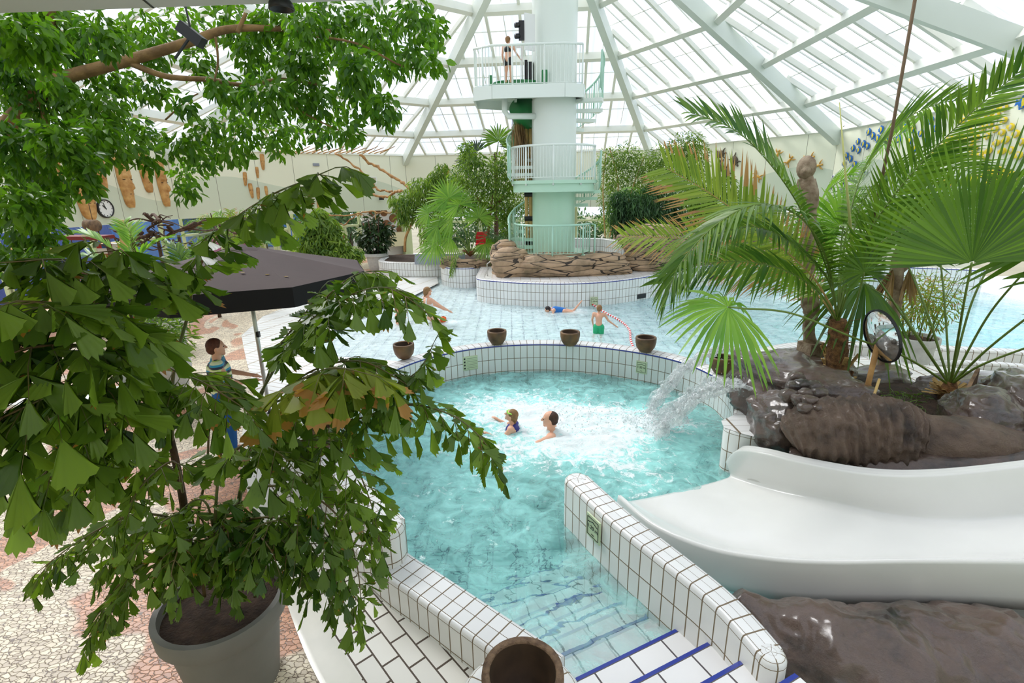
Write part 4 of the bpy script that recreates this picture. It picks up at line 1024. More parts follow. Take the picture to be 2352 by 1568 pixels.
depth_sign('tiny depth sign on the island wall far right under the palm fronds', Vector((5.5, 16.82, .35))+Vector((.7, -.7, 0))*.02, Vector((.7, -.7, 0)).normalized(), 1.1)
c, n = rimwall(1080, 833)
t, M, sd, up = wallthing('pictogram_sign', 'wide pale green sign with four black pictograms on the far inner whirlpool wall', 'sign', c+n*.01, n, .29, .27, None)
for i in range(4):
    mb = MB(); o = c+n*.02+up*(.095-.062*i); mb.box(o-sd*.115, (.03, .03, .004), M=M); mb.build('pictogram', M_INK, t)
    mb = MB(); mb.box(o+sd*.03, (.20, .006, .003), M=M); mb.build('text_line', plain('grey_print', rgb(130, 140, 118), .6) if i == 0 else MATS['grey_print'], t)
    mb = MB(); mb.box(o-up*.031+sd*.0, (.27, .002, .003), M=M); mb.build('rule_line', MATS['grey_print'], t)
# dark outlet grilles in the pool walls
for p, lb in ((Vector((4.05, 15.62, .12)), 'dark overflow grille low in the island wall, left one'), (Vector((7.1, 17.75, .3)), 'dark overflow grille in the island wall, middle one'), (Vector((12.3, 16.85, .35)), 'dark overflow grille in the far right pool wall')):
    mb = MB(); mb.box(p, (.35, .06, .14), rz=.5 if p.x < 9 else -.4); tag(mb.build('overflow_grille', M_DARKM), lb, 'grille')
# lane rope
pts = spline([(2.40, 14.72, .08), (2.62, 13.9, .03), (2.85, 12.9, .03), (2.87, 12.0, .04), (2.72, 11.2, .03), (2.62, 10.4, .03), (2.52, 9.6, .05)], 8)
t = thing('lane_rope', 'red and white float rope crossing the shallow pool behind the whirlpool', 'rope', pts[0])
mb = MB(); mb.tube(pts, .012, 6); mb.build('cord', M_WHITE, t)
L = 0; k = 0; nxt = .05
for a, b in zip(pts, pts[1:]):
    l = (b-a).length
    while nxt < L+l:
        q = a.lerp(b, (nxt-L)/l); d = (b-a).normalized(); mb = MB(); hl = .028
        mb.cap(q-d*hl, q+d*hl, .03, .03, 8); k += 1
        if k < 96: mb.build('float', M_RED if k % 2 else M_WHITE, t, True)
        nxt += .075
    L += l

# ================================================================ masks, fishes and other wall decor
def facemesh(name, seed=0, slim=1.0, long_=1.0):
    """carved face, 1 m tall, x right, y up, z out of the wall"""
    N, Mx = 42, 22; V = []; F = []
    for j in range(N+1):
        y = .5-j/N; 
        w = (.15*(1-max(0, -y-.0)*.9)-.03*max(0, y-.2))*slim
        if y < -.38: w *= math.sqrt(max(0, 1-((-.38-y)/.121)**2))*.85+.15
        if y > .42: w *= math.sqrt(max(0, 1-((y-.42)/.081)**2))*.6+.4
        for i in range(Mx+1):
            u = -1+2*i/Mx; z = .11*math.sqrt(max(0, 1-u*u))
            g = lambda cx, cy, sx, sy: math.exp(-((u-cx)/sx)**2-((y-cy)/sy)**2)
            z += .07*g(0, -.09, .16, .10)*(1.3 if -.2 < y < .05 else .6)+.03*g(0, -.14, .25, .025)      # nose
            z += .025*(g(-.45, .09, .3, .022)+g(.45, .09, .3, .022))                   # brows
            z -= .035*(g(-.42, .035, .22, .03)+g(.42, .035, .22, .03)); z += .02*(g(-.42, .02, .13, .014)+g(.42, .02, .13, .014))
            z += .03*g(0, -.225, .4, .018)+.03*g(0, -.27, .36, .018)-.03*g(0, -.247, .36, .008)
            z += .02*g(0, -.37, .4, .05)
            V.append((u*w, y, max(z, 0) if 0 < i < Mx else 0))
    for j in range(N):
        for i in range(Mx): a = j*(Mx+1)+i; F.append((a, a+Mx+1, a+Mx+2, a+1))
    b0 = len(V)
    return V, F
def mask(label, px, py, hpx, wall, slim=1.0, tilt=0, group='large carved wooden masks', name='wooden_mask', Mx=None):
    a, b = wall; c, n = onwall(px, py, a, b, .01); dist = (c-Vector((0, 0, CAMZ))).dot(FW); h = hpx/FPX*dist*1.03
    t = thing(name, label, 'mask', c, group); side = Vector((0, 0, 1)).cross(n).normalized()
    M = Matrix((side, Vector((0, 0, 1)), n)).transposed() @ Matrix.Rotation(tilt, 3, 'Z')
    V, F = facemesh('face', 0, slim)
    V = [tuple(M @ (Vector(v)*h)+c) for v in V]
    mb = MB(); mb.v = V; [mb.face(f) for f in F]; mb.build('face', M_WOODC, t, True)
    for sx in (-1, 1):
        mb = MB(); mb.ball(c+M @ Vector((sx*.085*slim*h, .022*h, .085*h)), (.038*h*slim, .006*h, .012*h), 10, M=M.to_4x4()); mb.build('eye_slit', M_WOODD, t, True)
    mb = MB(); mb.ball(c+M @ Vector((0, -.247*h, .113*h)), (.06*h*slim, .007*h, .012*h), 10, M=M.to_4x4()); mb.build('mouth', M_WOODD, t, True)
    return t
WL, WFL = (VG, VH), (VH, VA)
for lb, px, py, hh, sl in (('leftmost large carved face mask, mostly hidden by ficus leaves', 118, 400, 130, 1.2), ('large wide carved mask beside the wall clock, lips near its rim', 188, 430, 140, 1.25), ('tall carved mask above the wall clock', 222, 380, 110, 1.1), ('slim carved mask right of the clock, forehead behind leaves', 285, 415, 116, 1.0), ('carved mask whose chin shows between ficus leaves, second from right', 332, 395, 88, 1.1), ('narrow carved mask furthest right of the large ones', 371, 422, 98, .85)):
    mask(lb, px, py, hh, WL, sl)
for lb, px, py, hh in (('small carved mask at the top of the left wall group by the tree', 603, 372, 34), ('small slim mask leaning left in the left wall group', 563, 411, 30), ('small jug-shaped mask low in the left wall group', 577, 438, 32), ('small mask just right of the jug-shaped one behind fishtail leaves', 593, 444, 26), ('small mask right end of the left wall group behind leaves', 612, 440, 24), ('small mask high in the left group under the leaves', 591, 396, 24),
        ('small long mask at the left of the right wall group', 711, 440, 44), ('small mask with oval head second in the right group', 725, 439, 27), ('smallest mask at the top of the right group', 737, 434, 20), ('lowest small mask of the right group', 732, 470, 28), ('small mask with white teeth in the right group', 745, 457, 28), ('small mask at the right end of the right group', 758, 443, 29)):
    mask(lb, px, py, hh, WFL, .95, random.uniform(-.12, .12), 'small carved wooden masks', 'small_mask')
# clock
c, n = onwall(243, 479, *WL, .06); d_ = (c-Vector((0, 0, CAMZ))).dot(FW); R_ = 20/FPX*d_*1.02
t = thing('wall_clock', 'round white wall clock with a black rim below the big masks', 'clock', c); sd = Vector((0, 0, 1)).cross(n).normalized(); up = Vector((0, 0, 1)); M = Matrix((sd, up, n)).transposed()
mb = MB(); mb.lathe([(.001, .0), (R_*.9, .0), (R_*.9, -.01)], c, 40, M=M); mb.build('dial', M_WHITE, t)
mb = MB(); mb.lathe([(R_*.89, .0), (R_*.9, .03), (R_, .03), (R_*1.02, -.08), (R_, -.09)], c, 40, M=M); mb.build('rim', M_DARKM, t, True)
for k in range(12):
    a = k*math.pi/6; v = sd*math.sin(a)+up*math.cos(a); mb = MB(); mb.beam(c+v*R_*.72+n*.006, c+v*R_*.84+n*.006, .02 if k % 3 else .03, .004, up=n); mb.build('hour_mark', M_INK, t)
for nm, ang, L_, w_ in (('hour_hand', -.62*1.0, .5, .035), ('minute_hand', -.22, .72, .022)):
    v = sd*math.sin(ang-.1)+up*math.cos(ang-.1); mb = MB(); mb.beam(c-v*R_*.1+n*.012, c+v*R_*L_+n*.012, w_, .004, up=n); mb.build(nm, M_INK, t)
def wframe(px, py, wall, off=.02):
    c, n = onwall(px, py, *wall, off); sd = Vector((0, 0, 1)).cross(n).normalized(); d = (c-Vector((0, 0, CAMZ))).dot(FW)
    return c, n, sd, Matrix((sd, Vector((0, 0, 1)), n)).transposed(), d/FPX
# vents, lamps on far left wall
for px, py, lb in ((848, 414, 'pair of grey ventilation grilles in one white frame on the far left wall'),):
    c, n, sd, M, q = wframe(px, py, WFL); t = thing('ventilation_grille', lb, 'vent', c)
    mb = MB(); mb.box(c, (36*q, 15*q, .04), M=M); mb.build('frame', M_WHITE, t)
    for s in (-.5, .5):
        mb = MB(); mb.box(c+sd*s*17*q+n*.025, (14.5*q, 12*q, .02), M=M); mb.build('grille', plain('grille_grey', rgb(196, 190, 160), .5) if s < 0 else MATS['grille_grey'], t)
c, n, sd, M, q = wframe(726, 378, WFL); mb = MB(); mb.box(c, (14*q, 6*q, .05), M=M); tag(mb.build('wall_vent', M_SLATE), 'small grey wall vent high behind the fishtail branch', 'vent')
c, n, sd, M, q = wframe(876, 456, WFL, .2); t = thing('floodlight', 'small black floodlight on the wall below the driftwood branch', 'lamp', c)
mb = MB(); mb.box(c, (10*q, 6*q, .12), M=M); mb.build('housing', M_DARKM, t); mb = MB(); mb.box(c-n*.1, (2*q, 2*q, .2), M=M); mb.build('bracket', M_DARKM, t)
c, n, sd, M, q = wframe(1024, 391, (VA, VB), .1); mb = MB(); mb.ball(c, (8*q, 11*q, .1), 10, M=M.to_4x4()); tag(mb.build('small_carving', M_WOODC, smooth=True), 'small brown wood carving on the wall above the bushes', 'carving')
# fish swarms on the right wall
WR = (VC, VD); WRR = (VB, VC)
def fishgeo(mb, c, M, L, mi=(0, 1), h=.62, flip=1):
    f = lambda x, y, z=0: tuple(c+M @ Vector((x*L*flip, y*L, z)))
    n = 14; ring = [(.36*math.cos(2*math.pi*k/n)+.08, h*.55*math.sin(2*math.pi*k/n)) for k in range(n)]
    b = len(mb.v); mb.v += [f(x, y, 0) for x, y in ring]+[f(x*.75+.02, y*.75, .05) for x, y in ring]+[f(.1, 0, .065)]
    for k in range(n):
        k2 = (k+1) % n; front = ring[k][0] > .12
        mb.face((b+k, b+k2, b+n+k2, b+n+k), None, mi[1] if front else mi[0]); mb.face((b+n+k, b+n+k2, b+2*n), None, mi[1] if not front else mi[0])
    for poly in ([(-.24, .04), (-.5, .2), (-.46, 0), (-.5, -.2), (-.24, -.04)], [(.2, .25*h*2), (-.1, .42*h*1.6), (-.2, .16)], [(.2, -.25*h*2), (-.1, -.42*h*1.6), (-.2, -.16)]):
        b2 = len(mb.v); mb.v += [f(x, y, .02) for x, y in poly]; mb.face(range(b2, b2+len(poly)), None, mi[1])
        b2 = len(mb.v); mb.v += [f(x, y, 0) for x, y in poly]; mb.face(range(b2, b2+len(poly)), None, mi[1])
def fishes(coords, label, group, mats, size, wall, mi=(0, 1), cat='fish decoration', h=.62, flip=1):
    for i, (x, y) in enumerate(coords):
        c, n, sd, M, q = wframe(1750+x/3.907, 180+y/3.907, wall, .03); mb = MB(); M2 = M @ Matrix.Rotation(random.uniform(-.25, .35), 3, 'Z')
        fishgeo(mb, c, M2, size*random.uniform(.9, 1.1), mi, h, flip)
        o = mb.build('wall_fish', list(mats), None, False, loc=c); tag(o, label, cat, group)
YF = [(2175, 262), (2100, 276), (2040, 330), (2107, 333), (2175, 376), (2047, 416), (1978, 452), (1950, 390), (2235, 436), (2093, 455), (2157, 486), (1928, 528), (2025, 517), (2284, 497), (2105, 580), (2190, 552), (1828, 555), (1873, 580), (2330, 568), (1750, 590), (1910, 630), (1880, 668), (1965, 680), (2037, 650), (2010, 700), (2158, 653), (2240, 645), (2304, 692), (1780, 520), (1870, 478), (1890, 362), (1800, 380), (1830, 300), (1700, 660), (1600, 700), (1560, 660), (1640, 600), (1690, 540)]
fishes(YF, 'small yellow and white round painted wooden fish of the swarm on the right wall', 'yellow fish swarm on the right wall', (M_FGREY, M_YEL), .21, WR)
BF = [(962, 480), (1073, 460), (1140, 487), (998, 515), (1040, 540), (1120, 557), (865, 567), (915, 587), (950, 608), (820, 627), (870, 645), (762, 695), (797, 722), (738, 766), (835, 772), (1050, 602), (1280, 445), (1355, 455), (1430, 490), (1490, 550), (1520, 375), (1375, 625), (1570, 440), (1230, 540), (1330, 560)]
fishes(BF, 'small blue painted fish with yellow fins of the swarm on the right wall', 'blue fish swarm on the right wall', (M_YEL, M_FBLUE), .24, WR, h=.75)
fishes([(2345, 215)], 'single larger blue fish high on the wall at the right frame edge', None, (M_YEL, M_FBLUE), .36, WR)
PF = [(645, 880), (700, 880), (648, 920), (613, 952), (633, 986), (740, 942), (800, 888), (860, 860), (697, 985), (930, 840), (790, 968), (895, 880)]
fishes(PF, 'tiny purple and white painted fish of the lower swarm behind the palms', 'purple fish swarm low on the right wall', (M_FPUR, M_WHITE), .2, WR)
CF = [(2030, 870), (2130, 865), (1895, 915), (2230, 905), (2050, 935), (1660, 935)]
fishes(CF, 'larger black, white and yellow fish behind the fan palm', 'black white and yellow fish low on the right wall', (M_INK, M_YEL), .34, WR, h=.8)
def critter(name, label, px, py, L, mat, wall, rot, group, turtle=True):
    c, n, sd, M, q = wframe(px, py, wall, .03); M = M @ Matrix.Rotation(rot, 3, 'Z'); t = thing(name, label, 'turtle decoration' if turtle else 'gecko decoration', c, group); g = lambda x, y, z=0: c+M @ Vector((x*L, y*L, z))
    mb = MB(); mb.ball(g(0, 0), (.34*L if turtle else .26*L, (.25 if turtle else .09)*L, .06), 14, M=M.to_4x4()); mb.build('shell' if turtle else 'body', mat, t, True)
    mb = MB(); mb.ball(g(.42 if turtle else .34, 0), (.1*L, .07*L, .05), 10, M=M.to_4x4()); mb.build('head', mat, t, True)
    for sx, sy in ((1, 1), (1, -1), (-1, 1), (-1, -1)):
        mb = MB(); mb.tube([g(sx*.2, sy*.1), g(sx*.3, sy*.26), g(sx*(.36 if sx < 0 else .42), sy*.34)], [.03*L+.01, .04*L, .02*L], 6); mb.build('flipper' if turtle else 'leg', mat, t, True)
    if not turtle:
        mb = MB(); mb.tube(spline([g(-.2, 0), g(-.4, .05), g(-.55, -.05), g(-.68, .04)], 4), [.02*L]*13, 6); mb.build('tail', mat, t, True)
for lb, x, y, r in (('brown turtle decoration, upper left of the turtles on the rear right wall', 1654, 354, .1), ('brown turtle decoration diving down right of the first', 1687, 368, -.9), ('small dark turtle decoration behind the brown palm tips', 1655, 383, 1.9), ('dark turtle decoration half hidden low behind palm tips', 1668, 395, 2.2)):
    critter('wall_turtle', lb, x, y, .62, M_TURT, WRR, r, 'turtle decorations')
for lb, x, y, r in (('ochre gecko decoration left of the statue head', 1812, 370, .9), ('ochre gecko decoration just above the statue head', 1858, 364, .3), ('ochre gecko decoration right of the statue head', 1876, 381, .2), ('ochre gecko decoration low left behind the palm frond', 1740, 405, -.5), ('ochre gecko decoration behind leaflets left of the statue', 1785, 357, 1.2)):
    critter('wall_gecko', lb, x, y, .5, M_GOLD, WRR, r, 'gecko decorations', False)

# ================================================================ windows and doors of the lower far walls
def winrow(n0, a, b, zt, units, mat=M_GREENF):
    a, b = Vector(a), Vector(b); L = (b-a).length; d = (b-a)/L; nr = Vector((-d.y, d.x)); nr = -nr if nr.dot(Vector((1, 13))-a) > 0 else nr
    a = a+nr*.55; b = b+nr*.55; P3 = lambda s, z: Vector((a.x+d.x*s, a.y+d.y*s, z)); k = n0
    for s0, s1, door in units:
        nm = ('door_%d' if door else 'window_%d') % k; k += 1; mb = MB(); zb = .0
        fw = .12
        mb.beam(P3(s0, zb), P3(s0, zt), fw, .14, up=(nr.x, nr.y, 0)); mb.beam(P3(s1, zb), P3(s1, zt), fw, .14, up=(nr.x, nr.y, 0))
        mb.beam(P3(s0, zt-.06), P3(s1, zt-.06), .14, .12); mb.beam(P3(s0, zb+.15), P3(s1, zb+.15), .14, .3); mb.beam(P3(s0, 1.72), P3(s1, 1.72), .14, .1)
        if door:
            m = (s0+s1)/2
            for u, v in ((s0+.08, m-.02), (m+.02, s1-.08)):
                for q in (u+.05, v-.05): mb.beam(P3(q, .2), P3(q, 1.66), .11, .1, up=(nr.x, nr.y, 0))
                mb.beam(P3(u, .55), P3(v, .55), .1, .2)
        o = tag(mb.build(nm, mat), kind='structure')
        mb = MB(); mb.poly([P3(s0, .2), P3(s1, .2), P3(s1, zt), P3(s0, zt)]); mb.build('glass_pane', M_WGLASS, o)
    return k
La = (Vector(VA)-Vector(VH)).length
k = winrow(1, VH, VA, ZL+.12, [(.1, 1.5, 0), (1.7, 3.1, 0), (3.1, 4.4, 1), (4.6, 6.2, 0), (6.2, 7.9, 1)])
k = winrow(k, VG, VH, ZL+.12, [(1.0+1.55*i, 2.5+1.55*i, 0) for i in range(7)])
k = winrow(k, VA, VB, ZL+.12, [(.4+1.7*i, 2.05+1.7*i, 0) for i in range(7)])
k = winrow(k, VB, VC, ZL+.12, [(.2+1.6*i, 1.75+1.6*i, 0) for i in range(5)])
# white wall with woven discs, corner post
def strip(a, b, s0, s1, z0, z1, name, mat, off=.5, th=.1):
    a, b = Vector(a), Vector(b); d = (b-a).normalized(); nr = Vector((-d.y, d.x)); nr = -nr if nr.dot(Vector((1, 13))-a) > 0 else nr
    p, q = a+d*s0+nr*off, a+d*s1+nr*off; mb = MB(); mb.beam((p.x, p.y, (z0+z1)/2), (q.x, q.y, (z0+z1)/2), th, z1-z0); return tag(mb.build(name, mat), kind='structure')
strip(VH, VA, 8.0, La-.05, -.2, ZL+.1, 'wall_disc_panel', plain('white_panel', rgb(226, 222, 220), .6), .4)
strip(VH, VA, La-.35, La+.1, -.2, ZL+.3, 'trim_2', M_GREENF, .15, .3)
strip(VE, VF, -1, 30, -1, 0, 'floor_slab_rear', M_BEAM, .5, .2)
WD = (tuple(Vector(VH)+Vector((-.2, .32))), tuple(Vector(VA)+Vector((-.2, .32))))
for px, py, r in ((853, 489, 7), (866, 486, 7), (881, 488, 8.5), (866, 502, 7.5), (902, 501, 9.5), (887, 515, 10), (858, 520, 9), (902, 522, 5.5), (918, 526, 9), (838, 517, 6), (912, 486, 6)):
    c, n, sd, M, q = wframe(px, py, WD, .0); c = c+n*.05; mb = MB(); mb.lathe([(.001, .03), (r*q*.92, .03), (r*q, .015), (r*q, -.02)], c, 24, M=M)
    tag(mb.build('woven_disc', plain('woven_brown', rgb(140, 96, 62), .85, var=.3, scale=25, bump=.5) if 'woven_brown' not in MATS else MATS['woven_brown'], smooth=False, loc=c), 'round brown woven disc hung on the white wall behind the potted rubber plant', 'wall disc', 'woven discs on the white wall')
c, n, sd, M, q = wframe(905, 548, WD); mb = MB(); mb.box(c+n*.3, (34*q, 30*q, .5), M=M); tag(mb.build('cream_cabinet', plain('cream_metal', rgb(226, 216, 176), .5)), 'cream metal cabinet behind the potted rubber plant', 'cabinet')
c, n, sd, M, q = wframe(615, 556, WFL, -.4); t = thing('exit_sign', 'small green exit sign on the glazed door behind the parasol', 'sign', c); mb = MB(); mb.box(c, (14*q, 5*q, .03), M=M); mb.build('plate', plain('sign_green', rgb(30, 150, 96), .5), t); mb = MB(); mb.box(c+n*.02, (9*q, 1.5*q, .01), M=M); mb.build('arrow', M_WHITE, t)
# outside: ground, containers, trees seen through the glass
mb = MB(); mb.poly([(-60, 20, -.25), (60, 20, -.25), (60, 70, -.25), (-60, 70, -.25)]); mb.poly([(-60, -10, -.25), (-15.6, -10, -.25), (-15.6, 20, -.25), (-60, 20, -.25)]); tag(mb.build('floor_outside', plain('outside_ground', rgb(150, 146, 128), .9, var=.2, scale=.5)), kind='structure')
def container(label, c, rz, col, nm, L=6.1):
    t = thing('shipping_container', label, 'container', c); mb = MB(); ca, sa = math.cos(rz), math.sin(rz); h = 2.9
    k = int(L/.14); pts = []
    for i in range(k+1): x = -L/2+L*i/k; off = (.0 if i % 4 < 2 else .05); pts.append((x, -1.2+off))
    P3 = lambda x, y, z: (c[0]+x*ca-y*sa, c[1]+x*sa+y*ca, c[2]+z)
    for (x0, y0), (x1, y1) in zip(pts, pts[1:]): mb.poly([P3(x0, y0, .1), P3(x1, y1, .1), P3(x1, y1, h-.1), P3(x0, y0, h-.1)])
    mb.build('corrugated_side', plain(nm, col, .5), t)
    mb = MB(); mb.box((c[0], c[1], c[2]+h-.05), (L, 2.4, .15), rz=rz); mb.box((c[0], c[1], c[2]+.05), (L, 2.4, .15), rz=rz)
    for sx in (-L/2, L/2): p = P3(sx, 0, h/2); mb.box(p, (.1, 2.4, h), rz=rz)
    mb.build('frame', MATS[nm], t)
for (px, Y, lb, col, nm) in ((690, 38, 'blue shipping container outside behind the glazed doors', rgb(60, 116, 200), 'container_blue'), (290, 25, 'light blue shipping container outside behind the left windows', rgb(88, 130, 205), 'container_light_blue'), (430, 33, 'magenta shipping container outside behind the left windows', rgb(196, 96, 140), 'container_magenta'), (60, 19.5, 'dark blue container outside far left behind the bar', rgb(70, 90, 170), 'container_navy')):
    p = aty(px, 540, Y); container(lb, (p.x, p.y, -.2), .25 if px > 500 else .95, col, nm, 6.1 if px > 200 else 4.5)

# ================================================================ people
SKINS = {'l': M_SKIN, 't': M_SKINT}
def human(label, feet, H, yaw, J=None, skin='l', hair=M_HAIRB, hairlen=0, clothes=(), voxel=.011, headyaw=0, headpitch=0, bald=False, name='person', lie=None, build=1.0):
    """J: joint overrides in body units (x right, y forward, z up; unit = height)"""
    j = dict(pel=(0, 0, .53), chest=(0, 0, .74), neck=(0, 0, .835), head=(0, .012, .925), shl=(-.115, 0, .805), shr=(.115, 0, .805),
             ell=(-.145, -.01, .64), elr=(.145, -.01, .64), wrl=(-.15, .05, .49), wrr=(.15, .05, .49),
             hil=(-.052, 0, .51), hir=(.052, 0, .51), knl=(-.06, .01, .28), knr=(.06, .01, .28), anl=(-.06, -.01, .04), anr=(.06, -.01, .04))
    j.update(J or {})
    Mx = Matrix.Translation(Vector(feet)) @ Matrix.Rotation(yaw, 4, 'Z') @ (lie or Matrix.Identity(4)) @ Matrix.Scale(H, 4)
    g = lambda p: Mx @ Vector(p); V3 = {k: g(v) for k, v in j.items()}; b = build
    t = thing(name, label, 'person', feet); mb = MB()
    # trunk
    mb.cap(V3['pel'], V3['chest'].lerp(V3['pel'], .45), .078*H*b, .068*H*b, 14)
    mb.cap(V3['chest'].lerp(V3['pel'], .45), V3['chest'], .068*H*b, .082*H*b, 14)
    for s in 'lr':
        mb.cap(V3['chest'], V3['sh'+s].lerp(V3['chest'], .18), .07*H*b, .045*H*b, 12)
        mb.cap(V3['pel'], V3['hi'+s], .07*H*b, .062*H*b, 12)
        mb.cap(V3['sh'+s], V3['el'+s], .034*H*b, .024*H*b, 10); mb.cap(V3['el'+s], V3['wr'+s], .025*H*b, .016*H, 10)
        mb.cap(V3['hi'+s], V3['kn'+s], .058*H*b, .036*H*b, 12); mb.cap(V3['kn'+s], V3['an'+s], .035*H*b, .021*H, 10)
        d = (V3['kn'+s]-V3['an'+s]).normalized(); fw = (Mx.to_3x3() @ Vector((0, 1, 0))).normalized(); f = (fw-d*fw.dot(d)); f = f.normalized() if f.length > .1 else fw
        if lie is not None: f = -d
        mb.cap(V3['an'+s]-d*.02*H, V3['an'+s]-d*.028*H+f*.085*H, .022*H, .016*H, 8)
        # hand: palm, four fingers, thumb from the side
        d = (V3['wr'+s]-V3['el'+s]).normalized(); sd = d.cross(Vector((0, 0, 1))); sd = sd.normalized() if sd.length > .1 else Vector((1, 0, 0)); w = V3['wr'+s]
        mb.cap(w, w+d*.045*H, .016*H, .019*H, 8)
        for q, l in zip((-1.5, -.5, .5, 1.5), (.034, .04, .038, .03)): p = w+d*.05*H+sd*q*.0095*H; mb.cap(p, p+(d+sd*q*.1-Vector((0, 0, .15))).normalized()*l*H, .0062*H, .005*H, 6)
        mb.cap(w+d*.015*H+sd*.012*H, w+d*.035*H+sd*.036*H, .0075*H, .006*H, 6)
    hd = V3['head']; HM = (Mx.to_3x3().normalized() @ Matrix.Rotation(headyaw, 3, 'Z') @ Matrix.Rotation(headpitch, 3, 'X')); r = .068*H**.8
    h = lambda x, y, z: hd+HM @ Vector((x*r, y*r, z*r))
    mb.cap(V3['neck']-Vector((0, 0, .01*H)), hd-(hd-V3['neck'])*.35, .034*H*b, .032*H*b, 12)
    mb.ball(h(0, -.05, .12), (.86*r, 1.02*r, 1.0*r), 20, M=HM.to_4x4()); mb.ball(h(0, .2, -.42), (.66*r, .72*r, .72*r), 16, M=HM.to_4x4())
    mb.cap(h(0, .95, .15), h(0, 1.16, -.2), .09*r, .17*r, 8); mb.cap(h(-.22, .84, -.62), h(.22, .84, -.62), .12*r, .12*r, 8); mb.cap(h(0, .72, -1.0), h(0, .78, -.95), .22*r, .2*r, 8)
    mb.cap(h(-.5, .78, .26), h(.5, .78, .26), .12*r, .12*r, 8)
    for s in (-1, 1): mb.ball(h(s*.88, -.02, -.08), (.1*r, .2*r, .3*r), 10, M=HM.to_4x4())
    body = mb.build('body', SKINS[skin], t, True)
    rm = body.modifiers.new('fuse', 'REMESH'); rm.mode = 'VOXEL'; rm.voxel_size = voxel; rm.use_smooth_shade = True
    sm = body.modifiers.new('soften', 'SMOOTH'); sm.iterations = 2; sm.factor = .5
    for s in (-1, 1):
        mb = MB(); mb.ball(h(s*.34, .86, .08), (.13*r, .08*r, .09*r), 10, M=HM.to_4x4()); mb.build('eye', M_HAIRD, t, True)
    # hair cap
    mb = MB()
    if not bald:
        mb.ball(h(0, -.2, .28), (.97*r, 1.02*r, .98*r), 18, M=HM.to_4x4()); mb.ball(h(0, -.5, -.15), (.82*r, .72*r, .8*r), 14, M=HM.to_4x4())
    else:
        mb.ball(h(0, -.27, .2), (.94*r, .93*r, .9*r), 18, M=HM.to_4x4()); mb.ball(h(0, -.5, -.25), (.78*r, .62*r, .6*r), 14, M=HM.to_4x4())
    if hairlen:
        mb.cap(h(0, -.8, -.2), h(0, -1.0, -.6-hairlen*6), .5*r, .25*r, 10)
    ho = mb.build('hair', hair, t, True); rm = ho.modifiers.new('fuse', 'REMESH'); rm.mode = 'VOXEL'; rm.voxel_size = voxel; rm.use_smooth_shade = True
    for nm, mat, segs in clothes:
        mb = MB()
        for a, c_, ra, rb in segs:
            pa = V3[a] if isinstance(a, str) else g(a); pc = V3[c_] if isinstance(c_, str) else g(c_); mb.cap(pa, pc, ra*H*b, rb*H*b, 14)
        co = mb.build(nm, mat, t, True); rm = co.modifiers.new('fuse', 'REMESH'); rm.mode = 'VOXEL'; rm.voxel_size = voxel; rm.use_smooth_shade = True
    return t, V3, h
shorts = lambda m, nm='swim_shorts': (nm, m, [('pel', 'pel', .088, .088), ('hil', (-.06, .005, .36), .072, .06), ('hir', (.06, .005, .36), .072, .06), ('pel', 'hil', .08, .07), ('pel', 'hir', .08, .07)])
# boy in green shorts beside the lane rope, seen from behind, right hand on the rope
c = onz(1376, 768, 0)
human('boy in green swim shorts standing in the pool, hand on the float rope', (2.10, 11.9, -.40), 1.1, -.25, dict(elr=(.2, .02, .66), wrr=(.36, .08, .53), ell=(-.15, .03, .66), wrl=(-.13, .1, .52), knl=(-.09, .09, .3), anl=(-.12, -.05, .07)), hair=M_HAIRL, clothes=[shorts(M_SWIMG)])
# man in the whirlpool, facing left, arm stretched to the girl
p = aty(1262, 965, 6.72)
human('man with short dark hair up to his shoulders in the foaming whirlpool, facing left', (p.x+.03, 6.72, p.z-1.57), 1.72, 1.45, dict(elr=(.17, -.03, .67), wrr=(.18, .04, .53), ell=(-.2, .12, .79), wrl=(-.08, .36, .79), knl=(-.07, .16, .34), knr=(.07, .16, .34), anl=(-.06, -.06, .17), anr=(.06, -.06, .17)), skin='l', hair=M_HAIRB, bald=True, build=1.05, clothes=[('swim_shorts', M_SWIMK, [('pel', 'pel', .088, .088)])])
p = aty(1177, 960, 6.80)
tt, V3, h = human('girl with wet light hair and green goggles in the whirlpool beside the man', (p.x, 6.80, p.z-1.14), 1.28, 1.35, dict(elr=(.17, .1, .72), wrr=(.2, .22, .76), ell=(-.17, .08, .7), wrl=(-.15, .24, .74), knl=(-.07, .16, .34), knr=(.07, .16, .34), anl=(-.06, -.06, .17), anr=(.06, -.06, .17)), hair=M_HAIRL, hairlen=.18, headpitch=.35, clothes=[('swimsuit', plain('navy_swim_cloth', rgb(50, 50, 130), .6), [('pel', 'chest', .084, .086), ((-.06, -.03, .8), (.06, -.03, .8), .03, .03)])])
mb = MB(); mb.tube([h(-.6, .75, .45), h(0, .98, .5), h(.6, .75, .45), h(.8, .1, .6), h(.6, -.6, .7), h(-.6, -.6, .7), h(-.8, .1, .6), h(-.6, .75, .45)], .012, 6); mb.build('swim_goggles', plain('lime_plastic', rgb(170, 230, 90), .4), tt, True)
# girl swimming on her front
p = onz(1262, 716, .0); lie = Matrix.Rotation(math.radians(-82), 4, 'X')
human('child with dark hair in a blue top swimming on the front in the shallow pool', (p.x+1.0, p.y, -.06), 1.15, math.radians(90), dict(knr=(.06, .0, .28), anr=(.06, -.2, .16), elr=(.16, .06, .78), wrr=(.13, .14, .88), ell=(-.16, .06, .78), wrl=(-.13, .14, .88)), hair=M_HAIRD, hairlen=.03, headpitch=.9, lie=lie, clothes=[('swim_top', M_SWIMB, [('chest', 'pel', .092, .08)])])
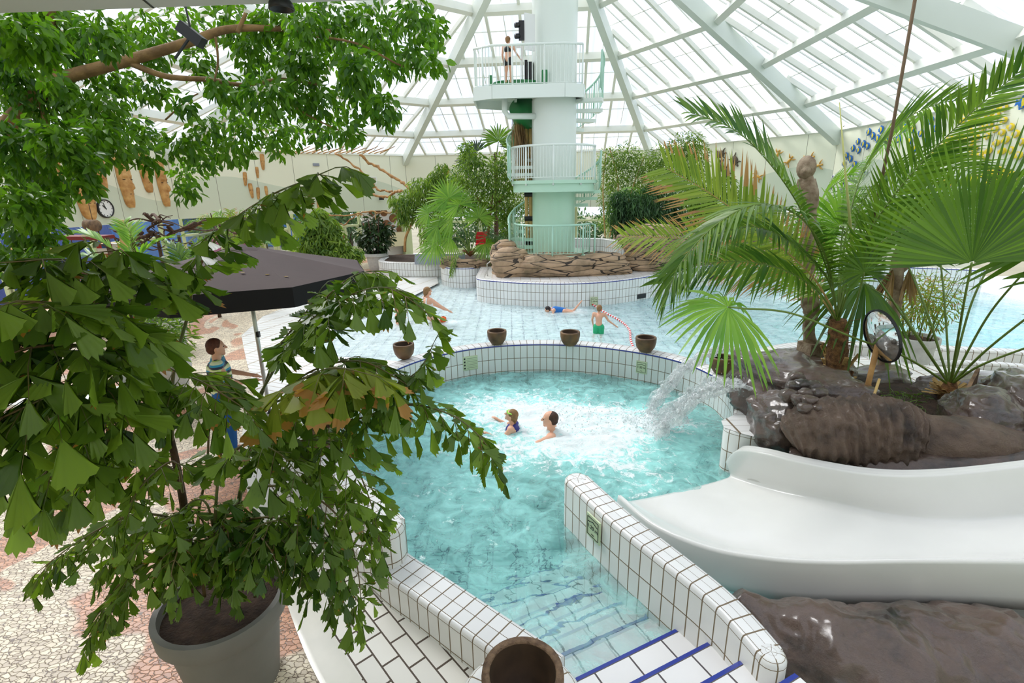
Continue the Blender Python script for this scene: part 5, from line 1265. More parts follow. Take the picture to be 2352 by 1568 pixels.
# woman with ponytail kneeling in the shallow water, seen from behind
p = onz(990, 742, 0)
human('woman with a blonde ponytail kneeling in the shallow water, arms forward', (p.x-.05, p.y, -.62), 1.6, -.95, dict(knl=(-.07, .22, .33), knr=(.07, .22, .33), anl=(-.06, -.02, .30), anr=(.06, -.02, .30), elr=(.2, .14, .68), wrr=(.16, .3, .58), ell=(-.18, .14, .68), wrl=(-.1, .3, .58)), hair=M_HAIRL, hairlen=.1, clothes=[('swimsuit', M_WHITE, [('pel', (0, 0, .70), .088, .085), ((-.05, -.06, .72), (-.06, -.045, .82), .014, .014), ((.05, -.06, .72), (.06, -.045, .82), .014, .014)])])
# child with arm bands left of her
p = onz(915, 742, 0)
tt, V3, h = human('small child with orange arm bands in the shallow water behind fishtail leaves', (p.x, p.y, -.5), .95, -1.4, dict(elr=(.22, .1, .78), wrr=(.3, .2, .76), ell=(-.22, .1, .78), wrl=(-.3, .2, .76)), hair=M_HAIRL)
for s in 'lr':
    mb = MB(); mb.cap(V3['sh'+s].lerp(V3['el'+s], .5), V3['sh'+s].lerp(V3['el'+s], .85), .07, .07, 12); mb.build('arm_band', M_ORANGE, tt, True)
mb = MB(); q = onz(1018, 733, .08); mb.lathe([(.035, -.08), (.08, -.05), (.085, .05), (.035, .08)], q, 16); tag(mb.build('arm_band', M_ORANGE, smooth=True), 'loose orange arm band floating in front of the kneeling woman', 'arm band')
# child on the tower
human('child in dark swim shorts and bikini top standing at the slide start on the tower', (TX-1.42, TY-.62, UZ+.14), 1.28, -.5, dict(elr=(.17, .07, .66), wrr=(.2, .17, .58)), hair=M_HAIRL, hairlen=.06, voxel=.014, clothes=[('swim_shorts', M_SWIMK, [('pel', 'pel', .086, .086), ('hil', (-.06, 0, .44), .07, .064), ('hir', (.06, 0, .44), .07, .064)]), ('bikini_top', M_SWIMK, [((0, -.005, .725), (0, .0, .735), .088, .088)])])
# woman in striped shirt beside the planters
M_STRIPE = NT('striped_shirt'); _s = M_STRIPE; _sx = _s.add('ShaderNodeSeparateXYZ'); _s.link(_s.pos(), _sx.inputs[0])
_s.link(_s.ramp(_s.math('FRACT', _s.math('MULTIPLY', _sx.outputs[2], 9.0)), [(0, rgb(24, 40, 70)), (.3, rgb(40, 150, 190)), (.5, rgb(40, 150, 190)), (.56, rgb(226, 232, 190)), (.9, rgb(190, 214, 120))]), _s.p.inputs['Base Color'])
_s.n['Color Ramp'].color_ramp.interpolation = 'CONSTANT'
human('woman with short red brown hair in a blue and green striped top by the parasol', (-3.93, 6.45, -.08), 1.66, -1.1, dict(elr=(.17, .08, .66), wrr=(.12, .22, .64), ell=(-.17, .06, .66), wrl=(-.1, .22, .62)), hair=plain('auburn_hair', rgb(96, 50, 30), .7, var=.4, scale=40), clothes=[('striped_top', M_STRIPE.m, [('pel', 'chest', .085, .09), ('chest', 'shl', .08, .05), ('chest', 'shr', .08, .05), ('shl', (-.135, -.005, .70), .046, .042), ('shr', (.135, .01, .70), .046, .042)]), ('blue_trousers', plain('blue_cloth', rgb(24, 86, 150), .8), [('pel', 'hil', .085, .075), ('pel', 'hir', .085, .075), ('hil', 'knl', .066, .05), ('hir', 'knr', .066, .05), ('knl', 'anl', .048, .04), ('knr', 'anr', .048, .04)])])
p = aty(150, 600, 13.0)
human('shirtless dark haired man sitting at the bar far left behind the leaves', (p.x, 13.0, -.02), 1.7, -1.2, dict(pel=(0, 0, .42), chest=(0, .03, .62), neck=(0, .04, .715), head=(0, .055, .80), shl=(-.115, .03, .69), shr=(.115, .03, .69), ell=(-.15, .1, .56), elr=(.15, .1, .56), wrl=(-.1, .25, .55), wrr=(.1, .25, .55), hil=(-.06, 0, .40), hir=(.06, 0, .40), knl=(-.07, .24, .42), knr=(.07, .24, .42), anl=(-.07, .22, .2), anr=(.07, .22, .2)), skin='t', hair=M_HAIRD, clothes=[('red_shorts', M_RED, [('pel', 'pel', .086, .086), ('hil', 'knl', .066, .056), ('hir', 'knr', .066, .056)])])
p = aty(-12, 730, 8.5)
human('person at the left frame edge beside the lounger, one arm hanging down', (p.x, 8.5, -.05), 1.7, -1.5, dict(), hair=M_HAIRD, clothes=[('white_trousers', M_WHITE, [('pel', 'hil', .085, .075), ('pel', 'hir', .085, .075), ('hil', 'knl', .066, .05), ('hir', 'knr', .066, .05), ('knl', 'anl', .048, .04), ('knr', 'anr', .048, .04)]), ('red_top', M_RED, [('pel', 'chest', .085, .09), ('chest', 'shl', .08, .05), ('chest', 'shr', .08, .05)])])
# ================================================================ plants
def nrm_(a): return a/np.maximum(np.linalg.norm(a, axis=-1, keepdims=True), 1e-9)
DOWN = np.array([0, 0, -1.0])
def rnd4(n, k, al=None):
    """three random numbers per leaf; the fourth channel runs from leaf base to tip"""
    r = np.repeat(np.column_stack([RNG.random((n, 3)), np.ones(n)]), k, axis=0)
    if al is not None: r[:, 3] = np.tile(al, n)
    return r
def instance(TV, TF, O, D, N, L, W):
    """place a leaf template (along, across, lift) at every origin"""
    O, D, N = map(np.asarray, (O, D, N)); D = nrm_(D); S = nrm_(np.cross(N, D)); N = np.cross(D, S)
    TV = np.asarray(TV); n, k = len(O), len(TV); L = np.asarray(L).reshape(-1, 1, 1)*np.ones((n, 1, 1)); W = np.asarray(W).reshape(-1, 1, 1)*np.ones((n, 1, 1))
    V = O[:, None]+D[:, None]*TV[None, :, 0:1]*L+S[:, None]*TV[None, :, 1:2]*W+N[:, None]*TV[None, :, 2:3]*L
    F = (np.asarray(TF)[None]+np.arange(n)[:, None, None]*k).reshape(-1, len(TF[0]))
    return V.reshape(-1, 3), F, rnd4(n, k, TV[:, 0])
OVAL_V = [(0, 0, 0), (.33, .5, .07), (.72, .32, .04), (1, 0, -.08), (.72, -.32, .04), (.33, -.5, .07)]
OVAL_F = [(0, 1, 2, 3), (0, 3, 4, 5)]
# fishtail leaflet: ragged asymmetric wedge, pleated
FT_V = [(0, 0, 0), (.45, .20, .04), (.74, .40, -.03), (.86, .34, .05), (.84, .24, -.03), (.97, .17, .05), (.90, .06, -.03), (1.06, -.02, .05), (.88, -.10, -.03), (.93, -.20, .05), (.78, -.28, -.03), (.42, -.15, .04)]
FT_F = [(0, i, i+1) for i in range(1, 11)]
def blades(O, D, N, L, W, droop, prof=((0, .35), (.25, 1), (.6, .8), (.85, .4), (1, .03)), fold=.0):
    """narrow leaflets bending down along their length"""
    O, D, N = map(np.asarray, (O, D, N)); D = nrm_(D); S = nrm_(np.cross(N, D)); n = len(O); L = np.asarray(L)*np.ones(n); W = np.asarray(W)*np.ones(n); droop = np.asarray(droop)*np.ones(n)
    V = []
    for t, w in prof:
        c = O+D*(L*t)[:, None]+DOWN*(L*droop*t*t)[:, None]
        V.append(c+S*(W*w/2)[:, None]); V.append(c-S*(W*w/2)[:, None]+N*(fold*W*w)[:, None])
    V = np.stack(V, 1).reshape(-1, 3); k = 2*len(prof)
    T = [(2*i, 2*i+1, 2*i+3, 2*i+2) for i in range(len(prof)-1)]
    F = (np.array(T)[None]+np.arange(n)[:, None, None]*k).reshape(-1, 4)
    return V, F, rnd4(n, k, [t for t, w in prof for _ in (0, 1)])
def pathpts(path, n=10): return np.array([tuple(p) for p in spline([aty(*p) if isinstance(p, tuple) else p for p in path], n)])
def along(P_, ts):
    d = np.linalg.norm(np.diff(P_, axis=0), axis=1); s = np.concatenate([[0], np.cumsum(d)]); s /= s[-1]
    Q = np.column_stack([np.interp(ts, s, P_[:, i]) for i in range(3)]); Q2 = np.column_stack([np.interp(np.clip(ts+.02, 0, 1), s, P_[:, i])-np.interp(np.clip(ts-.02, 0, 1), s, P_[:, i]) for i in range(3)])
    return Q, nrm_(Q2), d.sum()
def midrib(P_, r0, r1, parent, mat=None, name='midrib'):
    mb = MB(); n = len(P_); mb.tube([tuple(p) for p in P_], [r0+(r1-r0)*i/(n-1) for i in range(n)], 6); return mb.build(name, mat or L_STEM, parent, True)
def fishtail_frond(plant, path, plen=.34, leaf=.15, npin=11, t0=.2, mat=None, hang=.55, r=.008):
    P_ = pathpts(path); mat = mat or L_FISH
    ts = np.linspace(t0, 1, npin); Q, T, L = along(P_, ts); OO, DD, NN, LL = [], [], [], []; ribs = []
    for i in range(npin):
        side0 = nrm_(np.cross(T[i], [0, 0, 1.0])); 
        for sg in (-1, 1):
            if i == npin-1 and sg == 1: continue
            f = (1-.55*abs(ts[i]-.45)/.55)*plen*RNG.uniform(.8, 1.1)
            d = nrm_(T[i]*(.55 if i < npin-1 else 1)+side0*sg*(.85 if i < npin-1 else 0)+np.array([0, 0, RNG.uniform(-.25, .12)]))
            m = max(3, int(f/ (leaf*.42))); o = Q[i]
            end = o+d*f+DOWN*f*.35; ribs.append((o, o+d*f*.5+DOWN*f*.06, end))
            for k in range(m):
                u = (k+.8)/m; c = o+d*f*u+DOWN*f*.35*u*u; tan = nrm_(d+DOWN*.7*u); s2 = nrm_(np.cross(tan, [0, 0, 1.0]))
                for q in ((-1, 1) if k < m-1 else (0,)):
                    dd = nrm_(tan*.62+s2*q*.62+DOWN*hang*RNG.uniform(.3, 1.4)+RNG.normal(0, .15, 3)); OO.append(c); DD.append(dd)
                    NN.append(nrm_(np.array([0, 0, 1.0])*.8+RNG.normal(0, .45, 3)-dd*.2)); LL.append(leaf*RNG.uniform(.65, 1.15)*(1.15 if k == m-1 else 1))
    LL = np.array(LL); V, F, R_ = instance(FT_V, FT_F, OO, DD, NN, LL, LL*RNG.uniform(.6, 1.05, len(LL)))
    fr = np_mesh('frond', V, F, mat, plant, {'rnd': R_})
    mb = MB(); n = len(P_); mb.tube([tuple(p) for p in P_], [r*(1-.75*i/(n-1)) for i in range(n)], 6)
    for a, b, c in ribs: mb.tube([tuple(a), tuple(b), tuple(c)], [.003, .0024, .001], 4, False)
    mb.build('midrib', L_STEMD, fr, True); return fr
def palm_frond(plant, path, llen=.45, n=40, w=.028, t0=.12, mat=None, droop=.25, vshape=.35, r=.012, fwd=.65, ribmat=None, ang=1.0, tipshort=.5, roll=0):
    P_ = pathpts(path, 12); ts = np.linspace(t0, .995, n); Q, T, L = along(P_, ts); OO, DD, NN, LL = [], [], [], []
    for i in range(n):
        side = nrm_(np.cross(T[i], [0, 0, 1.0])); up = np.cross(side, T[i]); cr_, sr_ = math.cos(math.radians(roll)), math.sin(math.radians(roll)); side, up = side*cr_+up*sr_, up*cr_-side*sr_; u = (ts[i]-t0)/(1-t0)
        l = llen*(.55+.9*u if u < .35 else (1.0-(1-tipshort)*((u-.35)/.65)**1.6)*(.55+.9*.35)/.865)
        for sg in (-1, 1):
            OO.append(Q[i]+RNG.normal(0, .004, 3)); DD.append(T[i]*(fwd+.5*u)+side*sg*ang+up*vshape+RNG.normal(0, .07, 3)); NN.append(up+side*sg*-.5+RNG.normal(0, .1, 3)); LL.append(l*RNG.uniform(.9, 1.08))
    V, F, R_ = blades(OO, DD, NN, LL, w*(.8+.4*RNG.random(len(LL))), droop*(.6+.8*RNG.random(len(LL))), fold=.15)
    fr = np_mesh('frond', V, F, mat or L_PALM, plant, {'rnd': R_}); midrib(P_, r, r*.25, fr, ribmat); return fr
def fan_leaf(plant, petiole, R0, facing, n=44, spread=260, mat=None, droop=.25, r=.012, split=.55, upv=None):
    """petiole path ends at the hub; facing = blade normal; blades radiate about the petiole direction"""
    P_ = pathpts(petiole, 10); hub = P_[-1]; ax = nrm_(P_[-1]-P_[-3]) if upv is None else nrm_(np.asarray(upv, float)); N0 = nrm_(np.asarray(facing, float)); ax = nrm_(ax-N0*ax.dot(N0)); S0 = np.cross(N0, ax)
    a = np.radians(np.linspace(-spread/2, spread/2, n)); D = np.cos(a)[:, None]*ax+np.sin(a)[:, None]*S0+N0*.12*np.cos(a*1.0)[:, None]
    sp = R0*math.radians(spread)/n; Nn = np.tile(N0, (n, 1))+np.where(np.arange(n) % 2, .5, -.5)[:, None]*np.cross(D, N0)
    L = R0*(1-.18*np.abs(a/np.radians(spread/2))**2)*RNG.uniform(.93, 1.05, n)
    prof = ((0.02, .03), (split*.5, split*.52), (split, split*1.02), (.78, split*.62), (.93, .2), (1, .03))
    V, F, R_ = blades(np.tile(hub, (n, 1)), D, Nn, L, sp*1.05, droop*(.7+.6*RNG.random(n)), prof)
    fr = np_mesh('fan_leaf', V, F, mat or L_FAN, plant, {'rnd': R_}); midrib(P_, r, r*.6, fr, None, 'petiole'); return fr
def foliage(name, blobs, dens, ll, lw, mat, parent=None, hang=.7, jit=.6, shell=.5, up=0):
    OO, DD, NN = [], [], []
    for b in blobs:
        c = np.array(b[0]); R_ = np.array(b[1])*np.ones(3); n = max(6, int(dens*b[2] if len(b) > 2 else dens*R_[0]*R_[2]*100))
        p = nrm_(RNG.normal(0, 1, (n, 3)))*(RNG.random((n, 1))**shell); OO.append(c+p*R_)
        DD.append(nrm_(p)*(1-hang)+DOWN*hang+np.array([0, 0, up])+RNG.normal(0, jit, (n, 3))*.6); NN.append(np.array([0, 0, 1.0])*.5+nrm_(p)*.5+RNG.normal(0, .5, (n, 3)))
    O, D, N = map(np.vstack, (OO, DD, NN)); n = len(O); s = RNG.uniform(.7, 1.2, n)
    V, F, Rr = instance(OVAL_V, OVAL_F, O, D, N, ll*s, lw*s*2)
    return np_mesh(name, V, F, mat, parent, {'rnd': Rr})
def pb(px, py, Y, rpx, ry=None, fy=1.0):
    c = aty(px, py, Y); q = (c-Vector((0, 0, CAMZ))).dot(FW)/FPX; rx = rpx*q; rz = (ry or rpx)*q
    return (tuple(c), (rx, max(rx, rz)*fy, rz))
def trunk(parent, path, r0, r1, mat, name='trunk', n=8):
    P_ = pathpts(path, 8); m = len(P_); mb = MB(); mb.tube([tuple(p) for p in P_], [r0+(r1-r0)*i/(m-1) for i in range(m)], n); return mb.build(name, mat, parent, True)
def planter(parent, c, r, h, mat=None, soil=True):
    mb = MB(); mb.lathe([(.001, 0), (r*.68, 0), (r*.86, h*.8), (r*.96, h*.80), (r*.985, h*.82), (r, h*.98), (r*.99, h), (r*.9, h), (r*.88, h*.9)], c, 44); o = mb.build('pot', mat or M_POT, parent); smooth_by_angle(o, 35)
    mb = MB(); mb.lathe([(.001, h*.9), (r*.885, h*.9)], c, 30); mb.build('soil', M_SOIL, parent); return o

# ---- big fishtail palm in the grey pot
fp = thing('potted_fishtail_palm', 'large fishtail palm in a grey pot filling the left foreground', 'plant', (-2.12, 2.98, -.12))
planter(fp, (-2.12, 2.98, -.12), .43, .74)
for p, r0, r1, m in (([(440, 1360, 2.98), (425, 1180, 2.95), (390, 1000, 2.9), (345, 870, 2.75), (320, 770, 2.7)], .028, .014, M_BARKD), ([(540, 1360, 3.02), (545, 1180, 3.05), (570, 1050, 3.1), (600, 900, 3.15)], .02, .011, L_STEMD), ([(500, 1360, 2.9), (495, 1180, 2.85), (510, 1020, 2.8)], .012, .008, L_STEMD), ([(470, 1370, 3.05), (455, 1200, 3.1), (475, 1080, 3.15), (480, 960, 3.2)], .012, .007, L_STEMD), ([(585, 1370, 3.0), (620, 1210, 3.0), (640, 1090, 3.0)], .011, .007, L_STEMD),
        ([(395, 1010, 2.9), (398, 860, 2.85), (430, 730, 2.8)], .012, .009, L_STEMD)):
    trunk(fp, p, r0, r1, m, 'stem')
FR = [([(430, 730, 2.8), (455, 620, 2.78), (520, 520, 2.72), (620, 450, 2.68), (700, 415, 2.6), (770, 385, 2.55)], .26, .14, 12, .22, None),
      ([(325, 790, 2.7), (230, 860, 2.4), (110, 910, 2.15), (-30, 975, 2.0)], .46, .20, 12, .1, None), ([(320, 780, 2.7), (200, 790, 2.35), (60, 800, 2.1), (-60, 860, 2.0)], .44, .2, 10, .2, None),
      ([(320, 780, 2.7), (270, 660, 2.55), (170, 600, 2.3), (50, 600, 2.1)], .36, .16, 9, .3, None), ([(320, 780, 2.7), (330, 680, 2.6), (300, 600, 2.45), (230, 560, 2.3)], .28, .14, 8, .3, None),
      ([(330, 810, 2.7), (400, 850, 2.6), (470, 880, 2.5), (550, 930, 2.45)], .28, .15, 8, .35, None),
      ([(600, 900, 3.15), (680, 770, 3.1), (780, 690, 3.05), (880, 660, 3.0), (960, 700, 2.95)], .36, .14, 12, .3, None), ([(600, 910, 3.15), (640, 800, 3.2), (700, 720, 3.25), (740, 660, 3.3)], .3, .12, 9, .35, None),
      ([(600, 930, 3.1), (720, 850, 3.0), (830, 830, 2.9), (930, 880, 2.85)], .34, .15, 9, .3, None), ([(610, 930, 3.1), (680, 880, 2.8), (760, 845, 2.6), (850, 860, 2.5)], .30, .21, 6, .35, 'b'),
      ([(620, 960, 3.1), (800, 965, 2.95), (930, 930, 2.9), (1030, 950, 2.85), (1100, 1000, 2.8), (1140, 1060, 2.8)], .24, .13, 12, .35, None),
      ([(570, 1080, 3.05), (700, 1010, 2.95), (800, 1050, 2.85), (850, 1150, 2.8), (870, 1240, 2.8)], .34, .13, 12, .25, None), ([(570, 1120, 3.0), (680, 1120, 2.85), (780, 1190, 2.75), (820, 1300, 2.7), (830, 1400, 2.7)], .34, .13, 12, .25, None),
      ([(540, 1200, 3.0), (640, 1190, 2.8), (720, 1260, 2.7), (750, 1360, 2.65)], .3, .12, 10, .3, None), ([(440, 1200, 2.9), (320, 1180, 2.75), (200, 1230, 2.65), (90, 1310, 2.6)], .26, .12, 9, .3, None),
      ([(440, 1280, 2.9), (340, 1290, 2.7), (250, 1370, 2.6), (220, 1460, 2.6)], .26, .11, 10, .25, None), ([(400, 1080, 2.9), (300, 1030, 2.7), (200, 1070, 2.6), (120, 1140, 2.5)], .28, .14, 9, .3, None),
      ([(560, 1050, 3.1), (640, 980, 3.0), (720, 940, 2.9), (800, 990, 2.9)], .28, .13, 9, .3, None),
      ([(500, 1100, 2.9), (560, 1020, 2.75), (640, 1040, 2.65), (700, 1110, 2.6)], .3, .13, 9, .3, None), ([(420, 1130, 2.9), (400, 1060, 2.7), (330, 1110, 2.5), (280, 1190, 2.45)], .24, .12, 8, .3, None),
      ([(500, 1300, 2.95), (430, 1240, 2.75), (400, 1290, 2.6), (390, 1350, 2.55)], .24, .12, 8, .2, None), ([(530, 1300, 2.95), (580, 1230, 2.75), (620, 1260, 2.6), (640, 1310, 2.55)], .24, .12, 8, .2, None),
      ([(480, 1330, 3.0), (500, 1230, 2.9), (520, 1210, 2.75), (530, 1290, 2.65)], .26, .12, 8, .2, None), ([(430, 1250, 2.9), (360, 1200, 2.9), (300, 1230, 2.9), (240, 1300, 2.9)], .24, .11, 8, .3, None)]
for k in range(7):
    a = k*.9+.4; x = 505+95*math.cos(a); y = 1335-50*math.sin(a)
    FR.append(([(505, 1350, 2.98), ((505+x)/2, y-110+40*math.cos(a), 2.9-.1*math.sin(a)), (x+60*math.cos(a), y-120, 2.8-.2*math.cos(a*2)), (x+110*math.cos(a), y-40, 2.75)], .22, .12, 8, .3, None))
FR += [([(600, 900, 3.15), (700, 740, 3.2), (800, 640, 3.2), (880, 620, 3.2)], .26, .11, 11, .4, None), ([(610, 930, 3.1), (720, 900, 3.05), (840, 900, 3.0), (950, 860, 2.95), (1000, 780, 2.95)], .28, .11, 11, .35, None), ([(330, 800, 2.7), (260, 740, 2.5), (150, 700, 2.2), (40, 690, 1.9)], .4, .18, 10, .25, None), ([(330, 860, 2.7), (240, 960, 2.5), (150, 1040, 2.3), (60, 1130, 2.2)], .3, .15, 10, .2, None)]
for path, pl, lf, npn, t0, mm in FR: fishtail_frond(fp, path, pl, lf, npn, t0, L_FISHB if mm else None, r=.009)

# ---- weeping fig crown over the left
ft = thing('weeping_fig_tree', 'large weeping fig whose leafy branches hang across the upper left', 'tree', (-6.5, 5.0, 0))
for p, r0, r1 in (([(-160, 700, 5.0), (-60, 400, 5.0), (20, 285, 5.0), (110, 200, 5.0), (160, 175, 5.0), (290, 140, 5.0), (430, 98, 5.0), (520, 68, 5.1), (620, 65, 5.2), (760, 72, 5.3)], .085, .02), ([(112, 200, 5.0), (125, 120, 5.0), (118, 40, 5.0), (125, -60, 5.0)], .04, .03), ([(300, 145, 5.0), (380, 175, 5.0), (480, 183, 5.0), (560, 195, 5.0), (650, 182, 5.0), (740, 196, 5.1)], .028, .010), ([(90, 215, 5.0), (100, 270, 4.9), (120, 300, 4.9)], .02, .008), ([(20, 40, 5.2), (25, 150, 5.2), (35, 250, 5.2)], .02, .02),
        ([(380, 275, 5.0), (430, 230, 5.0), (455, 215, 5.0)], .008, .006), ([(545, 75, 5.1), (565, 30, 5.1)], .02, .015), ([(495, 85, 5.0), (500, 150, 5.0), (480, 220, 4.9)], .012, .006), ([(700, 80, 5.3), (820, 100, 5.3), (920, 150, 5.3), (980, 160, 5.3)], .012, .006), ([(600, 190, 5.0), (700, 260, 5.0), (780, 300, 5.0)], .01, .005), ([(60, 240, 5.0), (90, 350, 4.8), (120, 440, 4.7)], .015, .006)):
    trunk(ft, p, r0, r1, M_BARK, 'branch')
BL = [(60, 90, 70), (60, 200, 70), (30, 330, 70), (60, 470, 60), (90, 540, 50), (150, 60, 50), (160, 130, 50), (230, 80, 55), (330, 70, 50), (430, 60, 50), (540, 60, 60), (650, 50, 60), (760, 50, 60), (860, 60, 60), (950, 40, 50), (995, 70, 38), (1000, 140, 30), (260, 190, 50), (350, 120, 40), (590, 120, 55), (690, 140, 60), (800, 120, 60), (900, 130, 55), (960, 130, 40), (150, 240, 55), (230, 250, 50), (540, 210, 45), (620, 220, 60), (720, 230, 60), (820, 220, 55), (880, 250, 42), (50, 270, 50), (130, 320, 55), (220, 310, 50), (300, 290, 40), (420, 330, 42), (480, 300, 40), (560, 290, 60), (650, 300, 50), (740, 295, 45), (800, 300, 32), (40, 400, 60), (120, 400, 50), (190, 370, 40), (270, 340, 45), (340, 370, 32), (430, 400, 36), (470, 360, 42), (540, 345, 36), (640, 335, 26), (130, 450, 38), (190, 420, 30), (70, 520, 55), (20, 590, 50), (90, 590, 32), (340, 310, 35), (350, 200, 40), (460, 150, 40), (420, 240, 26), (500, 200, 30), (15, 140, 50), (100, 30, 40), (430, 440, 26), (130, 190, 30), (700, 60, 50), (820, 160, 50), (600, 60, 40)]
bl = []
for x, y, r in BL:
    Y = 4.6+1.6*RNG.random()-.9*(x < 250); b = pb(x, y, Y, r*1.02, r*.95); bl.append((b[0], b[1], r*r*.075))
foliage('foliage', bl, 1, .088, .022, L_FICUS, ft, .62, .6, .45)
mb = MB(); c = onz(645, 8, 4.42); mb.lathe([(.001, .03), (.045, .028), (.065, 0), (.07, -.03), (.06, -.03), (.055, -.005), (.001, .01)], c, 20); o = mb.build('hanging_spotlight', M_DARKM, smooth=True); tag(o, 'dark round ceiling spotlight at the top edge among the fig leaves', 'lamp')
c = aty(440, 80, 4.4); t = thing('hanging_speaker', 'black loudspeaker hanging among the fig branches', 'loudspeaker', c); mb = MB(); mb.box(c, (.19, .08, .08), M=Matrix.Rotation(.7, 3, 'Y')); mb.build('cabinet', M_DARKM, t); mb = MB(); mb.tube([c, (c.x-.02, c.y, 5.0)], .008, 5); mb.build('cable', M_DARKM, t); mb = MB(); mb.tube([c+Vector((0, -.0, .0)), c+Vector((-.16, -.0, -.16))], .01, 5); mb.build('bracket', M_DARKM, t)

# ---- planter palms on the right
pa = thing('feather_palm', 'feather palm with arching fronds and a fibrous trunk in the rock planter', 'palm', (4.53, 6.55, .72))
b0 = aty(1935, 880, 6.5)
mb = MB(); P_ = pathpts([(1925, 900, 6.5), (1922, 840, 6.5), (1925, 770, 6.5), (1925, 735, 6.5)], 6); mb.tube([tuple(p) for p in P_], [.13, .15, .17, .17, .16, .15, .14, .14, .13, .13, .12, .12, .12, .12, .11, .11, .10, .10, .1][:len(P_)], 14); mb.build('trunk', M_FIBRE, pa, True)
for i in range(34):
    a = RNG.uniform(0, 2*math.pi); z = RNG.uniform(0, .62); c = Vector(P_[0]).lerp(Vector(P_[-1]), z*.8); d = Vector((math.cos(a), math.sin(a), 0)); mb = MB(); o = c+d*.10
    mb.beam(o, o+d*RNG.uniform(.06, .14)+Vector((0, 0, RNG.uniform(.16, .30))), .05, .018); mb.build('cut_leaf_base', M_STRAW if i % 3 else M_FIBRE, pa)
mb = MB()
for i in range(90):
    a = RNG.uniform(0, 2*math.pi); z = RNG.uniform(.45, 1); c = Vector(P_[0]).lerp(Vector(P_[-1]), z); d = Vector((math.cos(a), math.sin(a), RNG.uniform(-.4, .5))); mb.tube([c+d*.08, c+d*RNG.uniform(.14, .24)], [.005, .002], 4, False)
mb.build('fibres', M_FIBRE, pa)
B = (1925, 740, 6.5)
PF_ = [([B, (1900, 620, 6.4), (1850, 500, 6.2), (1780, 390, 6.0), (1690, 300, 5.9), (1585, 258, 5.8)], .62, 66, .034, .15, None, .12, .3, 40), ([B, (1870, 640, 6.6), (1760, 540, 6.8), (1640, 450, 7.0), (1530, 385, 7.2)], .85, 64, .034, .25, 'y', .06, .2, 75),
      ([B, (1880, 660, 6.8), (1780, 600, 7.2), (1640, 555, 7.6), (1430, 542, 8.0)], .62, 54, .028, .3, 'y', .12, .2, 60), ([B, (1900, 600, 6.2), (1840, 500, 5.9), (1740, 470, 5.7), (1640, 520, 5.6), (1560, 610, 5.5), (1530, 690, 5.5)], .68, 76, .034, .2, None, .3, .0),
      ([B, (1880, 670, 6.3), (1800, 620, 6.1), (1700, 600, 6.0), (1600, 610, 6.0), (1520, 650, 6.0)], .6, 60, .032, .2, None, .3, .1, 40), ([B, (1890, 690, 6.5), (1830, 640, 6.9), (1740, 615, 7.2), (1640, 610, 7.5)], .55, 50, .03, .25, 'y', .25, .1, 50),
      ([B, (1960, 600, 6.3), (2030, 480, 6.0), (2120, 370, 5.7), (2230, 260, 5.4), (2370, 140, 5.1)], .52, 74, .034, .2, None, .06, .3, 55), ([B, (1940, 560, 6.7), (1980, 400, 7.0), (2060, 290, 7.2), (2150, 240, 7.3), (2250, 225, 7.3)], .6, 56, .032, .35, None, .2, .1, 50),
      ([B, (1930, 590, 7.0), (1950, 460, 7.4), (2010, 350, 7.8), (2100, 290, 8.0)], .8, 54, .024, .3, 'l', .2, .2, 50), ([B, (1950, 580, 6.7), (1990, 450, 7.0), (2080, 380, 7.2), (2200, 385, 7.4), (2290, 430, 7.5)], .7, 54, .032, .3, None, .3, .1, 40),
      ([B, (1960, 640, 6.2), (2020, 560, 5.9), (2120, 500, 5.7), (2230, 470, 5.5), (2360, 400, 5.3)], .6, 54, .034, .25, None, .2, .2, 30), ([B, (1900, 620, 7.0), (1870, 520, 7.4), (1900, 440, 7.8), (1960, 400, 8.0)], .5, 44, .024, .25, 'l', .2, .2, 60),
      ([B, (1850, 640, 7.0), (1790, 560, 7.4), (1740, 500, 7.8), (1660, 480, 8.2)], .7, 50, .028, .3, None, .3, .1, 50), ([B, (1900, 640, 6.4), (1820, 560, 6.1), (1730, 520, 5.9), (1640, 540, 5.7)], .55, 56, .03, .25, None, .3, .2, 30)]
for path, ll, n, w, t0, mm, dr, vs, *ro in PF_: palm_frond(pa, path, ll, n, w, t0, {'y': L_PALMY, 'l': L_FANL}.get(mm, L_PALM), dr, vs, .014, ribmat=M_STRAW if mm == 'y' else None, roll=ro[0] if ro else 0)
fa = thing('fan_palm', 'fan palm with a huge round fan leaf and long green stalks in the planter', 'palm', (5.64, 6.0, .74))
H0 = (2182, 885, 5.9)
